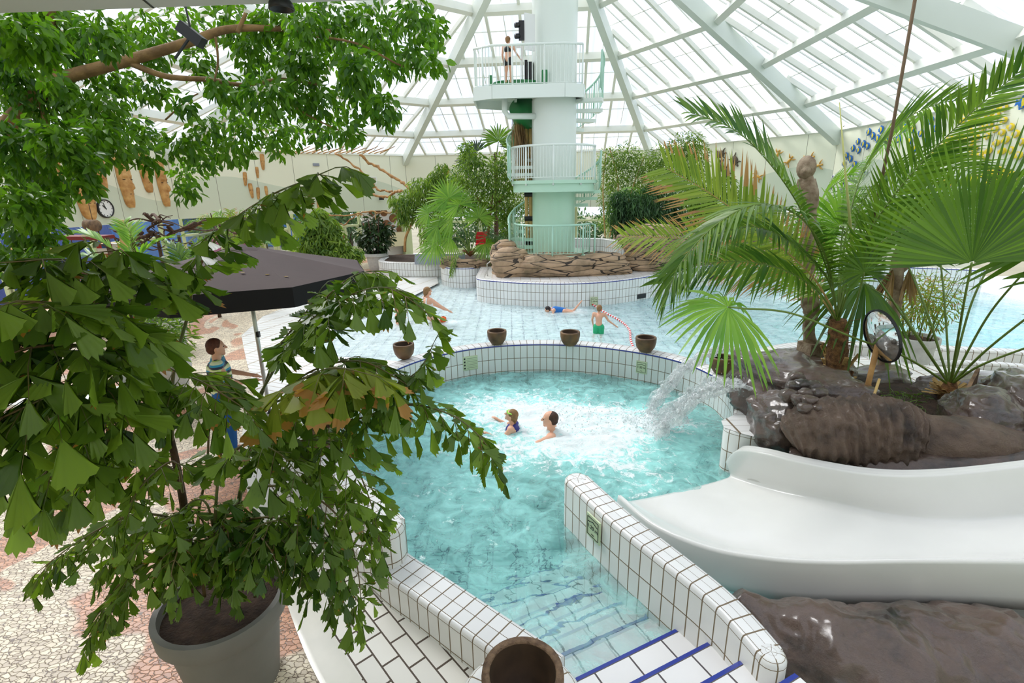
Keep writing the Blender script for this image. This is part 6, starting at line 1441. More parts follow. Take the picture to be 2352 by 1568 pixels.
FL = [([H0, (2200, 780, 5.6), (2215, 690, 5.2), (2232, 603, 4.9)], 1.25, (-.15, -1, .12), 60, 180, None, .0, (-.06, 0, 1)), ([H0, (2100, 760, 6.2), (2060, 700, 6.8), (1985, 652, 7.0)], 1.05, (0.1, -.35, 1), 44, 280, None, .75, (-1, .1, .1)), ([H0, (2080, 820, 5.8), (1960, 775, 5.6), (1820, 720, 5.3), (1705, 708, 5.1), (1672, 705, 5.1)], .72, (.1, -.5, .9), 44, 300, 'b', .55, (-1, -.1, .0)),
      ([H0, (2130, 720, 6.3), (2090, 620, 6.8), (2060, 560, 7.1)], 1.0, (-.1, -1, .3), 40, 240, None, .15, None), ([H0, (2170, 700, 6.4), (2160, 600, 6.8), (2150, 520, 7.0)], .75, (.1, -1, .2), 40, 230, 'b', .1, None), ([H0, (2260, 740, 5.7), (2330, 650, 5.4), (2420, 560, 5.0)], .9, (-.3, -1, .3), 40, 240, None, .2, None),
      ([H0, (2270, 800, 5.6), (2400, 700, 5.2), (2500, 640, 5.0)], .8, (-.3, -.8, .5), 36, 260, None, .4, None), ([H0, (2250, 840, 5.6), (2380, 790, 5.2), (2520, 740, 4.8)], .7, (-.3, -.8, .5), 36, 260, None, .4, None), ([(1940, 760, 6.4), (1965, 700, 6.1), (1985, 625, 5.9)], .38, (0, -1, .3), 34, 250, None, .15, None), ([H0, (2230, 700, 6.0), (2290, 580, 6.2), (2330, 520, 6.3)], .7, (-.2, -1, .2), 40, 240, 'b', .15, None),
      ([H0, (2110, 780, 6.3), (2030, 660, 6.8), (1960, 560, 7.2), (1930, 520, 7.3)], .85, (0, -1, .3), 40, 240, 'b', .3, None)]
for pt, R0, fc, n, sp, mm, dr, uv in FL: fan_leaf(fa, pt, R0, fc, n, sp, L_FANL if mm == 'b' else L_FAN, dr, .015, upv=uv)
mb = MB(); c = aty(*H0)
for i in range(60):
    a = RNG.uniform(0, 2*math.pi); d = Vector((math.cos(a), math.sin(a), RNG.uniform(-.1, .9))).normalized(); mb.beam(c+Vector((0, 0, -.12))+d*.04, c+Vector((0, 0, -.12))+d*RNG.uniform(.12, .3), .04, .006)
mb.build('dry_sheath', M_STRAW, fa)
mb = MB(); mb.tube([c-Vector((0, 0, .25)), c-Vector((0, 0, .05)), c+Vector((0, 0, .05))], [.1, .09, .06], 12); mb.build('trunk', M_FIBRE, fa, True)
# leaning palm with dead skirt behind the mirror
lp = thing('leaning_palm', 'leaning grey palm trunk with a dead brown leaf skirt behind the mirror', 'palm', (5.5, 7.3, .15))
trunk(lp, [(2020, 880, 7.2), (2035, 800, 7.2), (2055, 700, 7.2), (2062, 600, 7.2), (2080, 560, 7.2)], .10, .075, M_STATUE, 'trunk', 12); trunk(lp, [(2070, 620, 7.2), (2110, 590, 7.1), (2160, 560, 7.0)], .05, .03, M_STATUE, 'branch')
for hx, hy, dx in ((2050, 640, -.35), (2088, 640, .2)):
    c = np.array(aty(hx, hy-20, 7.1)); n = 26; a = RNG.uniform(-1.1, 1.1, n); D = np.column_stack([np.sin(a)*.5+dx, -np.cos(a)*.3, -np.ones(n)]); V, F, R_ = blades(np.tile(c, (n, 1)), D, RNG.normal(0, 1, (n, 3)), RNG.uniform(.3, .48, n), .05, .1); np_mesh('dead_leaf_skirt', V, F, L_DEAD, lp, {'rnd': R_})
for pt in ([(2080, 560, 7.2), (2140, 470, 7.4), (2230, 430, 7.6), (2320, 450, 7.8)], [(2080, 560, 7.2), (2050, 470, 7.5), (1990, 430, 7.9), (1920, 450, 8.2)], [(2080, 560, 7.2), (2110, 440, 7.6), (2170, 350, 8)], [(2080, 560, 7.2), (2180, 540, 7.6), (2280, 560, 8)]): palm_frond(lp, pt, .6, 36, .03, .2, L_PALM, .35, .1)
# low ferny grass in the planter
mb_ = []
OO = []; DD = []
for i in range(420):
    c = onz(RNG.uniform(1890, 2120), RNG.uniform(905, 965), .74); OO.append(tuple(c)); a = RNG.uniform(0, 6.28); DD.append((math.cos(a)*.7, math.sin(a)*.7, 1.0))
V, F, R_ = blades(OO, DD, RNG.normal(0, 1, (420, 3)), RNG.uniform(.18, .36, 420), .012, .8); tag(np_mesh('ground_fern', V, F, L_PALM, None, {'rnd': R_}), 'low feathery green ground plants between the palms and the ribbed rock', 'ground plant', kind='stuff')
# potted bamboo behind the mirror
bp = thing('potted_bamboo', 'light grey pot of thin bamboo on the right deck behind the mirror', 'plant', (7.3, 8.9, .12))
pc = Vector((7.25, 8.75, .12)); planter(bp, pc, .36, .62, M_POTL)
for i in range(9):
    a = i*.7; q = pc+Vector((.2*math.cos(a), .2*math.sin(a), .55)); mb = MB(); mb.tube([q, q+Vector((.1*math.cos(a), .1*math.sin(a), .6)), q+Vector((.28*math.cos(a), .28*math.sin(a), 1.25))], [.012, .01, .004], 6); mb.build('cane', L_STEM, bp, True)
foliage('foliage', [((pc.x, pc.y, 1.35), (.55, .5, .55), 900)], 1, .13, .009, L_PALMY, bp, .45, .7, .6)

# ---- background planting
def tree(name, label, cat, base, trunks, blobs, ll, lw, mat, hang=.6, tm=None, total=2500, jit=.6, group=None, tr=(.06, .03)):
    t = thing(name, label, cat, base, group)
    for p in trunks: trunk(t, p, tr[0], tr[1], tm or M_BARK, 'trunk')
    A = sum(b[2]**2 for b in blobs); bl = []
    for x, y, r, Y in blobs: b = pb(x, y, Y, r); bl.append((b[0], b[1], total*r*r/A))
    foliage('foliage', bl, 1, ll, lw, mat, t, hang, jit, .5); return t
g3 = onz(935, 575, .58)
tree('weeping_tree', 'small weeping tree with long drooping leaves on the far planter by the discs', 'tree', (-4.6, 21.3, .58), [[(930, 578, 21.2), (932, 545, 21.2), (947, 510, 21.2), (955, 480, 21.2), (965, 440, 21.2)]], [(930, 470, 32, 21), (965, 440, 36, 21), (1000, 425, 30, 21), (930, 500, 22, 21), (980, 490, 34, 21.3), (1015, 385, 16, 21), (1005, 405, 20, 21), (1010, 460, 34, 21.2), (1000, 520, 30, 21.5), (905, 460, 14, 21), (1035, 420, 28, 21.5), (985, 540, 24, 21.6)], .24, .022, L_BUSH, .8, total=3600, tm=M_DRIFT)
tree('ficus_tree', 'round light green fig tree with a thin brown trunk left of the tower', 'tree', (-1.6, 20.3, .66), [[(1120, 580, 19.4), (1122, 530, 19.4), (1128, 480, 19.4), (1132, 440, 19.4)], [(1128, 480, 19.4), (1160, 450, 19.4)], [(1124, 500, 19.4), (1095, 450, 19.4)]], [(1085, 370, 32, 19.5), (1060, 410, 34, 19.5), (1110, 400, 38, 19.3), (1150, 380, 34, 19.5), (1090, 450, 40, 19.5), (1140, 440, 40, 19.3), (1175, 420, 34, 19.5), (1060, 470, 28, 19.5), (1160, 480, 34, 19.5), (1110, 490, 30, 19.6), (1190, 470, 30, 19.8), (1180, 345, 24, 20), (1195, 330, 20, 20), (1070, 345, 22, 19.5), (1165, 530, 18, 19.5), (1160, 500, 18, 19.5), (1195, 380, 26, 20)], .13, .028, L_BUSH, .5, total=6500)
t = thing('tall_palm', 'dark fan palm crown rising behind the fig tree left of the tower', 'palm', (-1.2, 22.3, .66)); trunk(t, [(1140, 560, 22.0), (1140, 450, 22.0), (1138, 350, 22.0)], .1, .07, M_BARKD)
for pt, R0 in (([(1138, 380, 22), (1142, 345, 22), (1145, 325, 22)], .95), ([(1138, 380, 22), (1115, 360, 22), (1095, 350, 22)], .8), ([(1138, 380, 22), (1160, 355, 22), (1172, 345, 22)], .8), ([(1138, 385, 22), (1110, 380, 21.8), (1080, 372, 21.6)], .7)): fan_leaf(t, pt, R0, (0, -1, .2), 26, 220, L_RUB if R0 < .9 else L_FAN, .3, .03)
t = thing('bright_fan_palm', 'bright green young fan palm in the middle planter left of the tower', 'palm', (-1.9, 19.3, .66))
h0 = (1080, 582, 18.9)
for (x, y), R0, fc, dr in (((1040, 500), 1.15, (-.3, -1, .5), .3), ((1005, 520), 1.0, (-.5, -1, .5), .45), ((1030, 455), 1.1, (-.2, -1, .4), .2), ((1055, 470), 1.0, (0, -1, .4), .2), ((1000, 560), 1.0, (-.3, -.8, .8), .5), ((1100, 500), .9, (.2, -1, .4), .3), ((1035, 545), .9, (-.1, -1, .5), .5), ((1115, 560), .8, (.3, -1, .6), .5), ((985, 490), .8, (-.5, -1, .5), .3)):
    fan_leaf(t, [h0, ((x+1080)/2+6, (y+582)/2-14, 18.9), (x, y, 18.8)], R0*.8, fc, 30, 250, L_FANL, dr*.7, .022)
palm_frond(t, [h0, (1065, 580, 18.6), (1045, 590, 18.3), (1036, 632, 18.1)], .25, 26, .03, .2, L_BUSH, .5, 0)
mb = MB(); c = aty(*h0)
for i in range(26): a = i*.8; mb.beam(c-Vector((0, 0, .1)), c+Vector((.3*math.cos(a), .3*math.sin(a), .12)), .07, .02)
mb.build('dry_sheath', M_FIBRE, t)
t = thing('young_date_palm', 'dark low palm at the foot of the fig tree trunk', 'palm', (-1.1, 19.0, .66))
for i in range(12): a = i*.55; c = aty(1150, 578, 18.9); palm_frond(t, [c, c+Vector((.35*math.cos(a), .35*math.sin(a), .5)), c+Vector((.95*math.cos(a), .8*math.sin(a), .45+.2*(i % 3)))], .3, 16, .03, .2, L_BUSHD, .3, .1)
# right of the tower
tree('bamboo_thicket', 'airy bamboo thicket with yellow green leaves right of the tower stair', 'bush', (4.6, 21.0, .7), [[(1400, 545, 20.5), (1420, 430, 20.5), (1400, 340, 20.5)], [(1420, 545, 20.5), (1450, 440, 20.5), (1480, 360, 20.5)], [(1440, 545, 20.5), (1500, 450, 20.5), (1560, 380, 20.5)], [(1390, 545, 20.5), (1385, 430, 20.5), (1392, 350, 20.5)]], [(1400, 370, 30, 20.5), (1440, 360, 32, 20.5), (1480, 380, 36, 20.5), (1410, 410, 36, 20.6), (1460, 420, 36, 20.8), (1520, 370, 36, 20.6), (1565, 340, 34, 20.6), (1600, 350, 30, 20.6), (1550, 390, 36, 20.8), (1595, 325, 22, 20.6), (1400, 460, 30, 21), (1600, 390, 30, 21), (1400, 510, 26, 21), (1440, 470, 30, 21), (1500, 430, 34, 21), (1580, 430, 34, 21)], .14, .016, L_BUSH, .4, M_BAMBOO, 9500, tr=(.03, .02))
tree('dark_weeping_bush', 'blue green weeping bush with long narrow leaves above the stepped rock face', 'bush', (5.0, 18.9, .7), [[(1440, 548, 19.2), (1450, 500, 19.2), (1450, 460, 19.2)]], [(1440, 460, 30, 19), (1420, 490, 28, 19), (1460, 490, 34, 18.8), (1430, 520, 26, 18.8), (1480, 460, 30, 19), (1510, 490, 34, 19), (1540, 460, 30, 19.2), (1500, 440, 26, 19.2), (1560, 500, 28, 19.2), (1420, 455, 20, 19)], .24, .02, L_BUSHD, .85, M_BARKD, 4200)
tree('shrub_mass', 'mixed green shrubs behind the feather palm on the right of the island', 'bush', (7.6, 20.3, .7), [], [(1600, 470, 44, 20), (1650, 440, 44, 20), (1640, 500, 44, 20), (1700, 480, 44, 20), (1740, 520, 36, 20), (1620, 540, 34, 20), (1690, 545, 32, 19.8), (1760, 560, 26, 20)], .2, .03, L_BUSH, .6, total=4200)
t = thing('rear_palm', 'small arching palm among the bushes right of the tower', 'palm', (5.8, 20, .7))
for pt in ([(1500, 500, 19.8), (1480, 450, 19.7), (1455, 430, 19.6), (1435, 436, 19.5)], [(1500, 500, 19.8), (1510, 450, 19.8), (1530, 430, 19.8)], [(1500, 500, 19.8), (1475, 470, 19.6), (1445, 470, 19.4)]): palm_frond(t, pt, .6, 30, .04, .2, L_FANL, .35, .1)
# left background: umbrella tree, rubber plant, palms, hedge
tree('umbrella_tree', 'umbrella tree with drooping leaf clusters in front of the glazed doors', 'tree', (-9.6, 19.5, .06), [[Vector((-9.4, 19.5, .0)), (742, 560, 19.5), (735, 510, 19.5)], [Vector((-9.35, 19.5, .0)), (770, 560, 19.5), (790, 540, 19.5)]], [(725, 510, 26, 19.5), (750, 520, 28, 19.5), (710, 540, 28, 19.5), (765, 550, 30, 19.5), (730, 560, 30, 19.3), (790, 580, 26, 19.3), (700, 580, 24, 19.3), (745, 590, 28, 19.2), (815, 585, 18, 19.3), (770, 590, 26, 19.2), (735, 490, 16, 19.5)], .26, .035, L_BUSH, .7, total=3600, tr=(.05, .03))
rp = thing('potted_rubber_plant', 'dark leaved rubber plant in a grey pot on the far deck before the discs', 'plant', (-5.9, 21.9, .06)); pc = onz(868, 618, .06); planter(rp, pc, .52, .72, M_POTL)
for i in range(7):
    a = i*.9; mb = MB(); q = pc+Vector((.2*math.cos(a), .2*math.sin(a), .65)); mb.tube([q, q+Vector((.15*math.cos(a), .15*math.sin(a), .8)), q+Vector((.3*math.cos(a), .25*math.sin(a), 1.4+.1*(i % 4)))], .025, 6); mb.build('stem', M_BARKD, rp, True)
mb = MB(); mb.tube([pc+Vector((.1, 0, .6)), pc+Vector((.1, 0, 2.5))], .02, 6); mb.build('support_cane', M_BAMBOO, rp, True)
foliage('foliage', [(tuple(pc+Vector((0, 0, 1.3))), (.75, .6, .6), 420), (tuple(pc+Vector((0, 0, 1.9))), (.35, .35, .5), 150), (tuple(pc+Vector((-.5, 0, 1.5))), (.3, .3, .4), 70), (tuple(pc+Vector((.5, 0, 1.6))), (.3, .3, .4), 70)], 1, .26, .065, L_RUB, rp, .45, .6, .4)
t = thing('areca_palm', 'yellow green feathery palm behind the parasol', 'palm', (-10.8, 15.5, 0)); c = aty(545, 610, 15.5)
for i in range(5): mb = MB(); mb.tube([Vector((c.x+.1*math.cos(i*1.3), c.y+.1*math.sin(i*1.3), .03)), c+Vector((.04*math.cos(i*1.3), 0, .2))], .03, 7); mb.build('stem', L_STEM, t, True)
for i in range(16):
    a = -2.4+i*.33; c = aty(545, 610, 15.5); palm_frond(t, [c, c+Vector((.35*math.sin(a), .2*math.cos(a*2), .9)), c+Vector((.95*math.sin(a), .3*math.cos(a*2), 1.15+.45*math.cos(a))), c+Vector((1.4*math.sin(a), .4*math.cos(a*2), .95+.5*math.cos(a)))], .4, 30, .028, .3, L_PALMY if i % 2 else L_FANL, .3, .1)
t = thing('bright_palm', 'bright yellow green palm with long fingers of leaf at the left by the tiled column', 'palm', (-9.2, 10.0, -.02)); c = aty(290, 650, 10.0)
for pt in ([(290, 650, 10), (275, 600, 9.9), (240, 560, 9.8), (190, 535, 9.7), (160, 540, 9.6)], [(290, 650, 10), (260, 620, 9.9), (210, 590, 9.8), (150, 585, 9.7)], [(290, 650, 10), (265, 635, 9.9), (220, 625, 9.8), (170, 640, 9.7)], [(290, 650, 10), (310, 600, 10), (350, 560, 10.1), (390, 545, 10.2)], [(290, 650, 10), (300, 590, 10.2), (300, 540, 10.3), (285, 510, 10.4)], [(290, 650, 10), (340, 630, 10), (390, 620, 10), (440, 640, 10)]): palm_frond(t, pt, .55, 34, .04, .2, L_FANL, .2, .2)
t = thing('pale_palm', 'pale silvery palm between the fishtail leaves and the parasol edge', 'palm', (-6.5, 9.4, -.02))
for pt in ([(430, 660, 9.4), (425, 620, 9.4), (410, 580, 9.4), (380, 555, 9.4)], [(430, 660, 9.4), (440, 610, 9.4), (450, 575, 9.4), (465, 550, 9.4)], [(430, 660, 9.4), (400, 630, 9.3), (360, 620, 9.2), (320, 630, 9.1)], [(430, 660, 9.4), (415, 600, 9.5), (400, 565, 9.6)]): palm_frond(t, pt, .36, 30, .03, .2, L_PALM, .2, .2)
for lb, px, Yd_, seed, (lx, ly) in (('grey pot with a green shrub on the deck left of the parasol', 398, 11.2, 1, (0, 0)), ('grey pot with a green shrub on the white tiles behind the fishtail palm', 392, 8.1, 2, (0, 0))):
    pc = onz(px, 800 if seed == 1 else 925, .0); t = thing('potted_shrub', lb, 'plant', pc, None); planter(t, pc, .42, .72, M_POTL)
    foliage('foliage', [(tuple(pc+Vector((0, 0, 1.2))), (.6, .5, .5), 700)], 1, .14, .02, L_BUSH, t, .3, .7, .5); trunk(t, [pc+Vector((0, 0, .6)), pc+Vector((0, 0, 1.2))], .02, .01, M_BARK)
# outside trees and bush behind the windows
for px, Y, r, lb in ((600, 31, 1.8, 'dark conifer outside behind the left end of the glazed doors'), (745, 31, 1.7, 'dark conifer outside behind the umbrella tree'), (800, 33, 2.0, 'dark conifer outside behind the right glazed doors'), (470, 27, 1.3, 'dark tree outside between the containers and the driftwood')):
    c = aty(px, 500, Y); t = thing('outside_tree', lb, 'tree', (c.x, c.y, -.2)); trunk(t, [Vector((c.x, c.y, -.2)), Vector((c.x, c.y, c.z))], .15, .1, M_BARKD); foliage('foliage', [((c.x, c.y, c.z+.2), (r, r, r*.9), 1500)], 1, .3, .06, L_BUSHD, t, .4, .7, .5)
for i in range(9):
    x = -3+2.3*i; t = thing('outside_shrub', 'green shrub row outside the rear windows behind the island planting', 'shrub', (x, 30-.45*max(0, i-3)**1.3, -.2), 'outside shrub row'); foliage('foliage', [((x, 30-.45*max(0, i-3)**1.3, 1.0), (1.4, 1.2, 1.3), 700)], 1, .3, .07, L_BUSHD, t, .4, .7, .5)
# ================================================================ parasol, driftwood, statue, mirror, jets and small things
c = Vector((-3.68, 7.1, 0)); t = thing('parasol', 'large eight-sided dark brown parasol over the left deck', 'parasol', (c.x, c.y, deckz(0, 7.1)))
zt, ze, zv, R_ = 2.72, 2.34, 2.10, 1.66; mb = MB(); n8 = 8; a0 = math.radians(-92)
def pp(r, k, z, sag=0): a = a0+2*math.pi*k/n8; return Vector((c.x+r*math.cos(a), c.y+r*math.sin(a), z))
for k in range(n8):
    rows = []
    for i in range(7):
        u = i/6; row = []
        for j in range(7):
            v = j/6; p = pp(R_*(.14+.86*u), k, 0).lerp(pp(R_*(.14+.86*u), k+1, 0), v); z = zt-.06-(zt-.06-ze)*u-.035*math.sin(math.pi*v)*u*(1-.5*u); p.z = z; row.append(len(mb.v)); mb.v.append(tuple(p))
        rows.append(row)
    for i in range(6):
        for j in range(6): mb.face((rows[i][j], rows[i+1][j], rows[i+1][j+1], rows[i][j+1]))
o = mb.build('canopy', M_BLACKF, t, True); smooth_by_angle(o, 12)
mb = MB()
for k in range(n8): a, b = pp(R_, k, ze), pp(R_, k+1, ze); mb.poly([a, b, b+Vector((0, 0, zv-ze)), a+Vector((0, 0, zv-ze))])
mb.build('valance', M_BLACKV, t)
mb = MB(); mb.lathe([(.001, zt+.01), (.12, zt-.02), (.34, zt-.10), (.40, zt-.15)], (c.x, c.y, 0), 16); mb.build('vent_cap', M_BLACKF, t, True)
mb = MB(); mb.tube([(c.x, c.y, deckz(0, 7.1)), (c.x, c.y, zt)], .028, 14); mb.build('pole', M_ALU, t, True)
mb = MB(); mb.box((c.x+.03, c.y-.02, 1.45), (.04, .05, .08)); mb.build('crank', M_DARKM, t)
mb = MB(); mb.lathe([(.001, 0), (.34, 0), (.32, .07), (.06, .1), (.05, .25)], (c.x, c.y, deckz(0, 7.1)), 24); mb.build('base', M_POTL, t, True)
for k in range(n8): mb = MB(); mb.beam((c.x, c.y, zt-.14), pp(R_*.98, k, ze-.03), .02, .03); mb.build('rib', M_ALU, t)
for i, (px, py) in enumerate(((497, 642), (560, 642), (652, 600), (612, 618), (470, 640))):
    q = onz(px, py, 2.5); d = math.hypot(q.x-c.x, q.y-c.y); q = aty(px, py, 6.2); dd = math.hypot(q.x-c.x, q.y-c.y); zz = zt-.06-(zt-.06-ze)*min(1, dd/R_)+.01; mb = MB(); mb.poly([Vector((q.x+.03*math.cos(a), q.y+.02*math.sin(a), zz)) for a in np.arange(0, 6.2, 1.2)]); tag(mb.build('fallen_leaf', MATS['dry_leaf']), 'small dry leaf lying on top of the parasol', 'leaf', 'leaves on the parasol')
# driftwood branches on the far left wall, and the twig fringe under the roof edge
for lb, p, r in (('long pale driftwood branch slanting down the far left wall to the weeping tree', [(828, 356, 24), (860, 380, 24), (900, 405, 23.5), (932, 424, 23), (948, 445, 22)], .07), ('brown driftwood branch crossing the ventilation grille', [(770, 352, 24), (810, 378, 23.8), (850, 412, 23.5), (872, 436, 23.2), (900, 440, 22.5)], .05), ('twisted driftwood branch pointing left above the floodlight', [(815, 441, 23), (850, 447, 22.8), (880, 450, 22.5), (897, 451, 22.2), (905, 440, 22), (925, 440, 21.6)], .06), ('thin horizontal driftwood branch across the top of the discs', [(745, 493, 22.5), (800, 494, 22.5), (840, 487, 22.4), (880, 487, 22.2), (920, 488, 22)], .035), ('curved driftwood twig before the right glazed doors', [(758, 512, 22), (790, 514, 22), (815, 497, 22), (835, 492, 22)], .03), ('thin driftwood twig hanging before the left glazed doors', [(560, 500, 20), (590, 506, 20), (640, 510, 20), (690, 510, 20)], .025)):
    P_ = pathpts(p, 6); m = len(P_); mb = MB(); mb.tube([tuple(q+RNG.normal(0, .025, 3)) for q in P_], [r*(.65+.5*((i*7) % 5)/5) for i in range(m)], 7); o = mb.build('driftwood_branch', M_DRIFT, None, True, loc=P_[0]); tag(o, lb, 'branch')
for i in range(22):
    x = 600+i*13; p, q = aty(x, 352+.0*i, 24.2), aty(x+34, 336+(i % 3)*3, 23.4); mb = MB(); mb.tube([p, q], [.025, .015], 5); tag(mb.build('roof_twig', M_DRIFT, None, True, loc=p), 'thin twig of the row laid along the roof edge on the left', 'twig', 'twigs along the left roof edge')
tw_ = thing('driftwood_tangle', 'dark tangle of bare curved branches in front of the left windows', 'driftwood', aty(400, 600, 14.0))
for i in range(26):
    x, y = RNG.uniform(250, 520), RNG.uniform(500, 560); pts = [(x, y, 14+RNG.uniform(-.6, .6))]
    for k in range(4): x += RNG.uniform(-45, 45); y += RNG.uniform(-22, 24); pts.append((x, min(max(y, 490), 620), 14+RNG.uniform(-.6, .6)))
    trunk(tw_, pts, .05 if i % 3 == 0 else .025, .01, M_BARKD, 'branch', 6)
for x in (300, 360, 410, 470): c = aty(x, 540, 14); trunk(tw_, [Vector((c.x, 14, .0)), c], .05, .04, M_BARKD, 'branch', 7)
# bar corner at the far left
cq = aty(262, 575, 12.2); t_ = NT('checkered_tiles'); uvn = t_.pos(); ck = t_.add('ShaderNodeTexWhiteNoise', _noise_dimensions='3D'); fl = t_.add('ShaderNodeVectorMath', _operation='FLOOR'); sc = t_.add('ShaderNodeVectorMath', _operation='SCALE'); sc.inputs['Scale'].default_value = 8.1; t_.link(uvn, sc.inputs[0]); t_.link(sc.outputs[0], fl.inputs[0]); t_.link(fl.outputs[0], ck.inputs['Vector'])
t_.link(t_.ramp(ck.outputs['Value'], [(0, rgb(190, 50, 40)), (.2, rgb(226, 170, 60)), (.4, rgb(240, 238, 230)), (.55, rgb(50, 90, 160)), (.7, rgb(120, 150, 80)), (.85, rgb(150, 60, 40))]), t_.p.inputs['Base Color']); t_.n['Color Ramp'].color_ramp.interpolation = 'CONSTANT'
mb = MB(); mb.box((cq.x, cq.y, 1.15), (.55, .3, 2.35)); tag(mb.build('tiled_column', t_.m), 'column covered in small multicoloured tiles at the left bar', 'column')
for x0, lb in ((300, 'slanted tan wooden post right of the tiled column'),):
    mb = MB(); a, b = aty(x0-8, 620, 12), aty(x0-22, 505, 12); mb.tube([a, b], .07, 10); tag(mb.build('wooden_post', M_BAMBOO, smooth=True), lb, 'post')
mb = MB(); a, b = aty(120, 545, 11.8), aty(245, 545, 11.8); t = thing('bar_canopy', 'dark red canopy board on posts above the left bar', 'canopy', (a.x, a.y, .06)); mb.beam(a, b, .5, .08); mb.build('board', plain('dark_red_paint', rgb(120, 34, 34), .6), t)
for q in (a, b): mb = MB(); mb.tube([(q.x, q.y, .05), (q.x, q.y, q.z)], .05, 8); mb.build('post', M_BARKD, t, True)
mb = MB(); a = aty(150, 640, 12.6); b = aty(330, 622, 12.6); mb.beam((a.x, a.y, .95), (b.x, b.y, .95), .5, .06); mb.beam((a.x, a.y, .45), (b.x, b.y, .45), .1, .95); tag(mb.build('bar_counter', M_BARKD), 'dark wooden bar counter behind the leaves at the left', 'counter')
q = aty(225, 518, 13); mb = MB(); mb.tube([q+Vector((-.3, 0, .03)), q+Vector((-.05, 0, .0)), q+Vector((0, 0, 0))], [.12, .15, .13], 16); mb.tube([q+Vector((-.1, 0, .1)), q+Vector((-.1, 0, 1.2))], .01, 5); mb.tube([q+Vector((-.1, .1, .1)), q+Vector((-.1, .1, .04-q.z))], .02, 5); tag(mb.build('hanging_drum', M_RUST, smooth=True), 'round brown drum hanging under the wall at the left bar', 'drum')
q = aty(75, 570, 10.5); mb = MB(); mb.ball(q, (.55, .12, .05), 14); mb.tube([(q.x, q.y+.05, .0), (q.x, q.y+.05, q.z)], .03, 7); tag(mb.build('surfboard', plain('surfboard_cream', rgb(236, 196, 140), .3), smooth=True), 'cream surfboard with a red tip hung at the left bar', 'surfboard')
def garden_chair(label, p, rz, mat):
    t = thing('garden_chair', label, 'chair', p, 'plastic garden chairs'); ca, sa = math.cos(rz), math.sin(rz); g = lambda x, y, z: Vector((p[0]+x*ca-y*sa, p[1]+x*sa+y*ca, p[2]+z))
    mb = MB(); mb.box(g(0, 0, .43), (.48, .46, .03), rz=rz); mb.build('seat', mat, t)
    mb = MB(); arc = [g(.26*math.cos(a), .24, .5+.42*math.sin(a)) for a in np.linspace(0, math.pi, 12)]; mb.tube(arc, .022, 6)
    for a in np.linspace(.35, math.pi-.35, 6): mb.tube([g(.08*math.cos(a), .23, .46), g(.25*math.cos(a), .24, .5+.4*math.sin(a))], .014, 5)
    mb.build('backrest', mat, t, True)
    for sx in (-1, 1):
        mb = MB(); mb.tube([g(sx*.25, .22, .62), g(sx*.27, 0, .64), g(sx*.25, -.2, .6), g(sx*.25, -.22, .43)], .02, 6); mb.build('armrest', mat, t, True)
        for sy in (-1, 1): mb = MB(); mb.tube([g(sx*.22, sy*.2, .43), g(sx*.26, sy*.24, 0)], .02, 6); mb.build('leg', mat, t, True)
M_TAN = plain('tan_plastic', rgb(214, 190, 150), .5)
for lb, px, Y, rz, m in (('tan plastic garden chair with slatted back before the left bar', 212, 11.2, .2, M_TAN), ('tan plastic garden chair partly hidden by leaves next to the first tan one', 240, 11.0, -.3, M_TAN), ('white plastic garden chair behind the tiled column', 305, 13.6, 2.8, M_WHITE), ('white plastic garden chair at the far side of the white table', 330, 14.0, -2.6, M_WHITE)):
    q = aty(px, 650, Y); garden_chair(lb, (q.x, q.y, .06), rz, m)
q = aty(318, 620, 13.2); t = thing('round_table', 'round white plastic table among the garden chairs', 'table', (q.x, q.y, .06)); mb = MB(); mb.lathe([(.001, .76), (.5, .76), (.5, .73), (.001, .73)], (q.x, q.y, 0), 28); mb.build('tabletop', M_WHITE, t); mb = MB(); mb.tube([(q.x, q.y, .06), (q.x, q.y, .73)], .04, 8); mb.build('pedestal', M_WHITE, t, True)
q = aty(95, 700, 7.6); t = thing('lounger', 'light sun lounger behind the fishtail leaves at the left edge', 'lounger', (q.x, q.y, -.02)); mb = MB(); mb.box((q.x, q.y, .33), (1.8, .6, .05), rz=.1); mb.build('frame', M_WHITE, t)
for sx, sy in ((-.8, -.25), (.8, -.25), (-.8, .25), (.8, .25)): mb = MB(); mb.tube([(q.x+sx, q.y+sy, -.02), (q.x+sx, q.y+sy, .32)], .02, 6); mb.build('leg', M_WHITE, t)
mb = MB(); mb.tube([q*0+Vector((q.x-.1, q.y, .42)), Vector((q.x+.1, q.y+.05, .42))], .06, 12); tag(mb.build('rolled_towel', M_RED, smooth=True), 'small rolled red and blue towel on the lounger at the left edge', 'towel')
for i, (px, lb) in enumerate(((1102, 'red plastic chair back between the planter trees'),)):
    q = aty(px+5, 545, 21.5); mb = MB(); mb.box(q, (.5, .06, .45)); mb.box(q+Vector((0, -.25, -.25)), (.5, .5, .05)); tag(mb.build('red_chair', M_RED), lb, 'chair')
# straw bundle beside the shaft
t = thing('straw_thatch', 'bundle of dry golden straw hanging left of the tower shaft', 'thatch', aty(1195, 330, 18.0)); OO = []; DD = []
for i in range(260): q = aty(1192+RNG.normal(0, 6), 262+RNG.uniform(0, 30), 18+RNG.uniform(-.3, .3)); OO.append(tuple(q)); DD.append((RNG.normal(.08, .09), RNG.normal(0, .1), -1))
V, F, Rr = blades(OO, DD, RNG.normal(0, 1, (260, 3)), RNG.uniform(1.2, 2.2, 260), .03, 0); np_mesh('straw', V, F, L_DEAD, t, {'rnd': Rr})
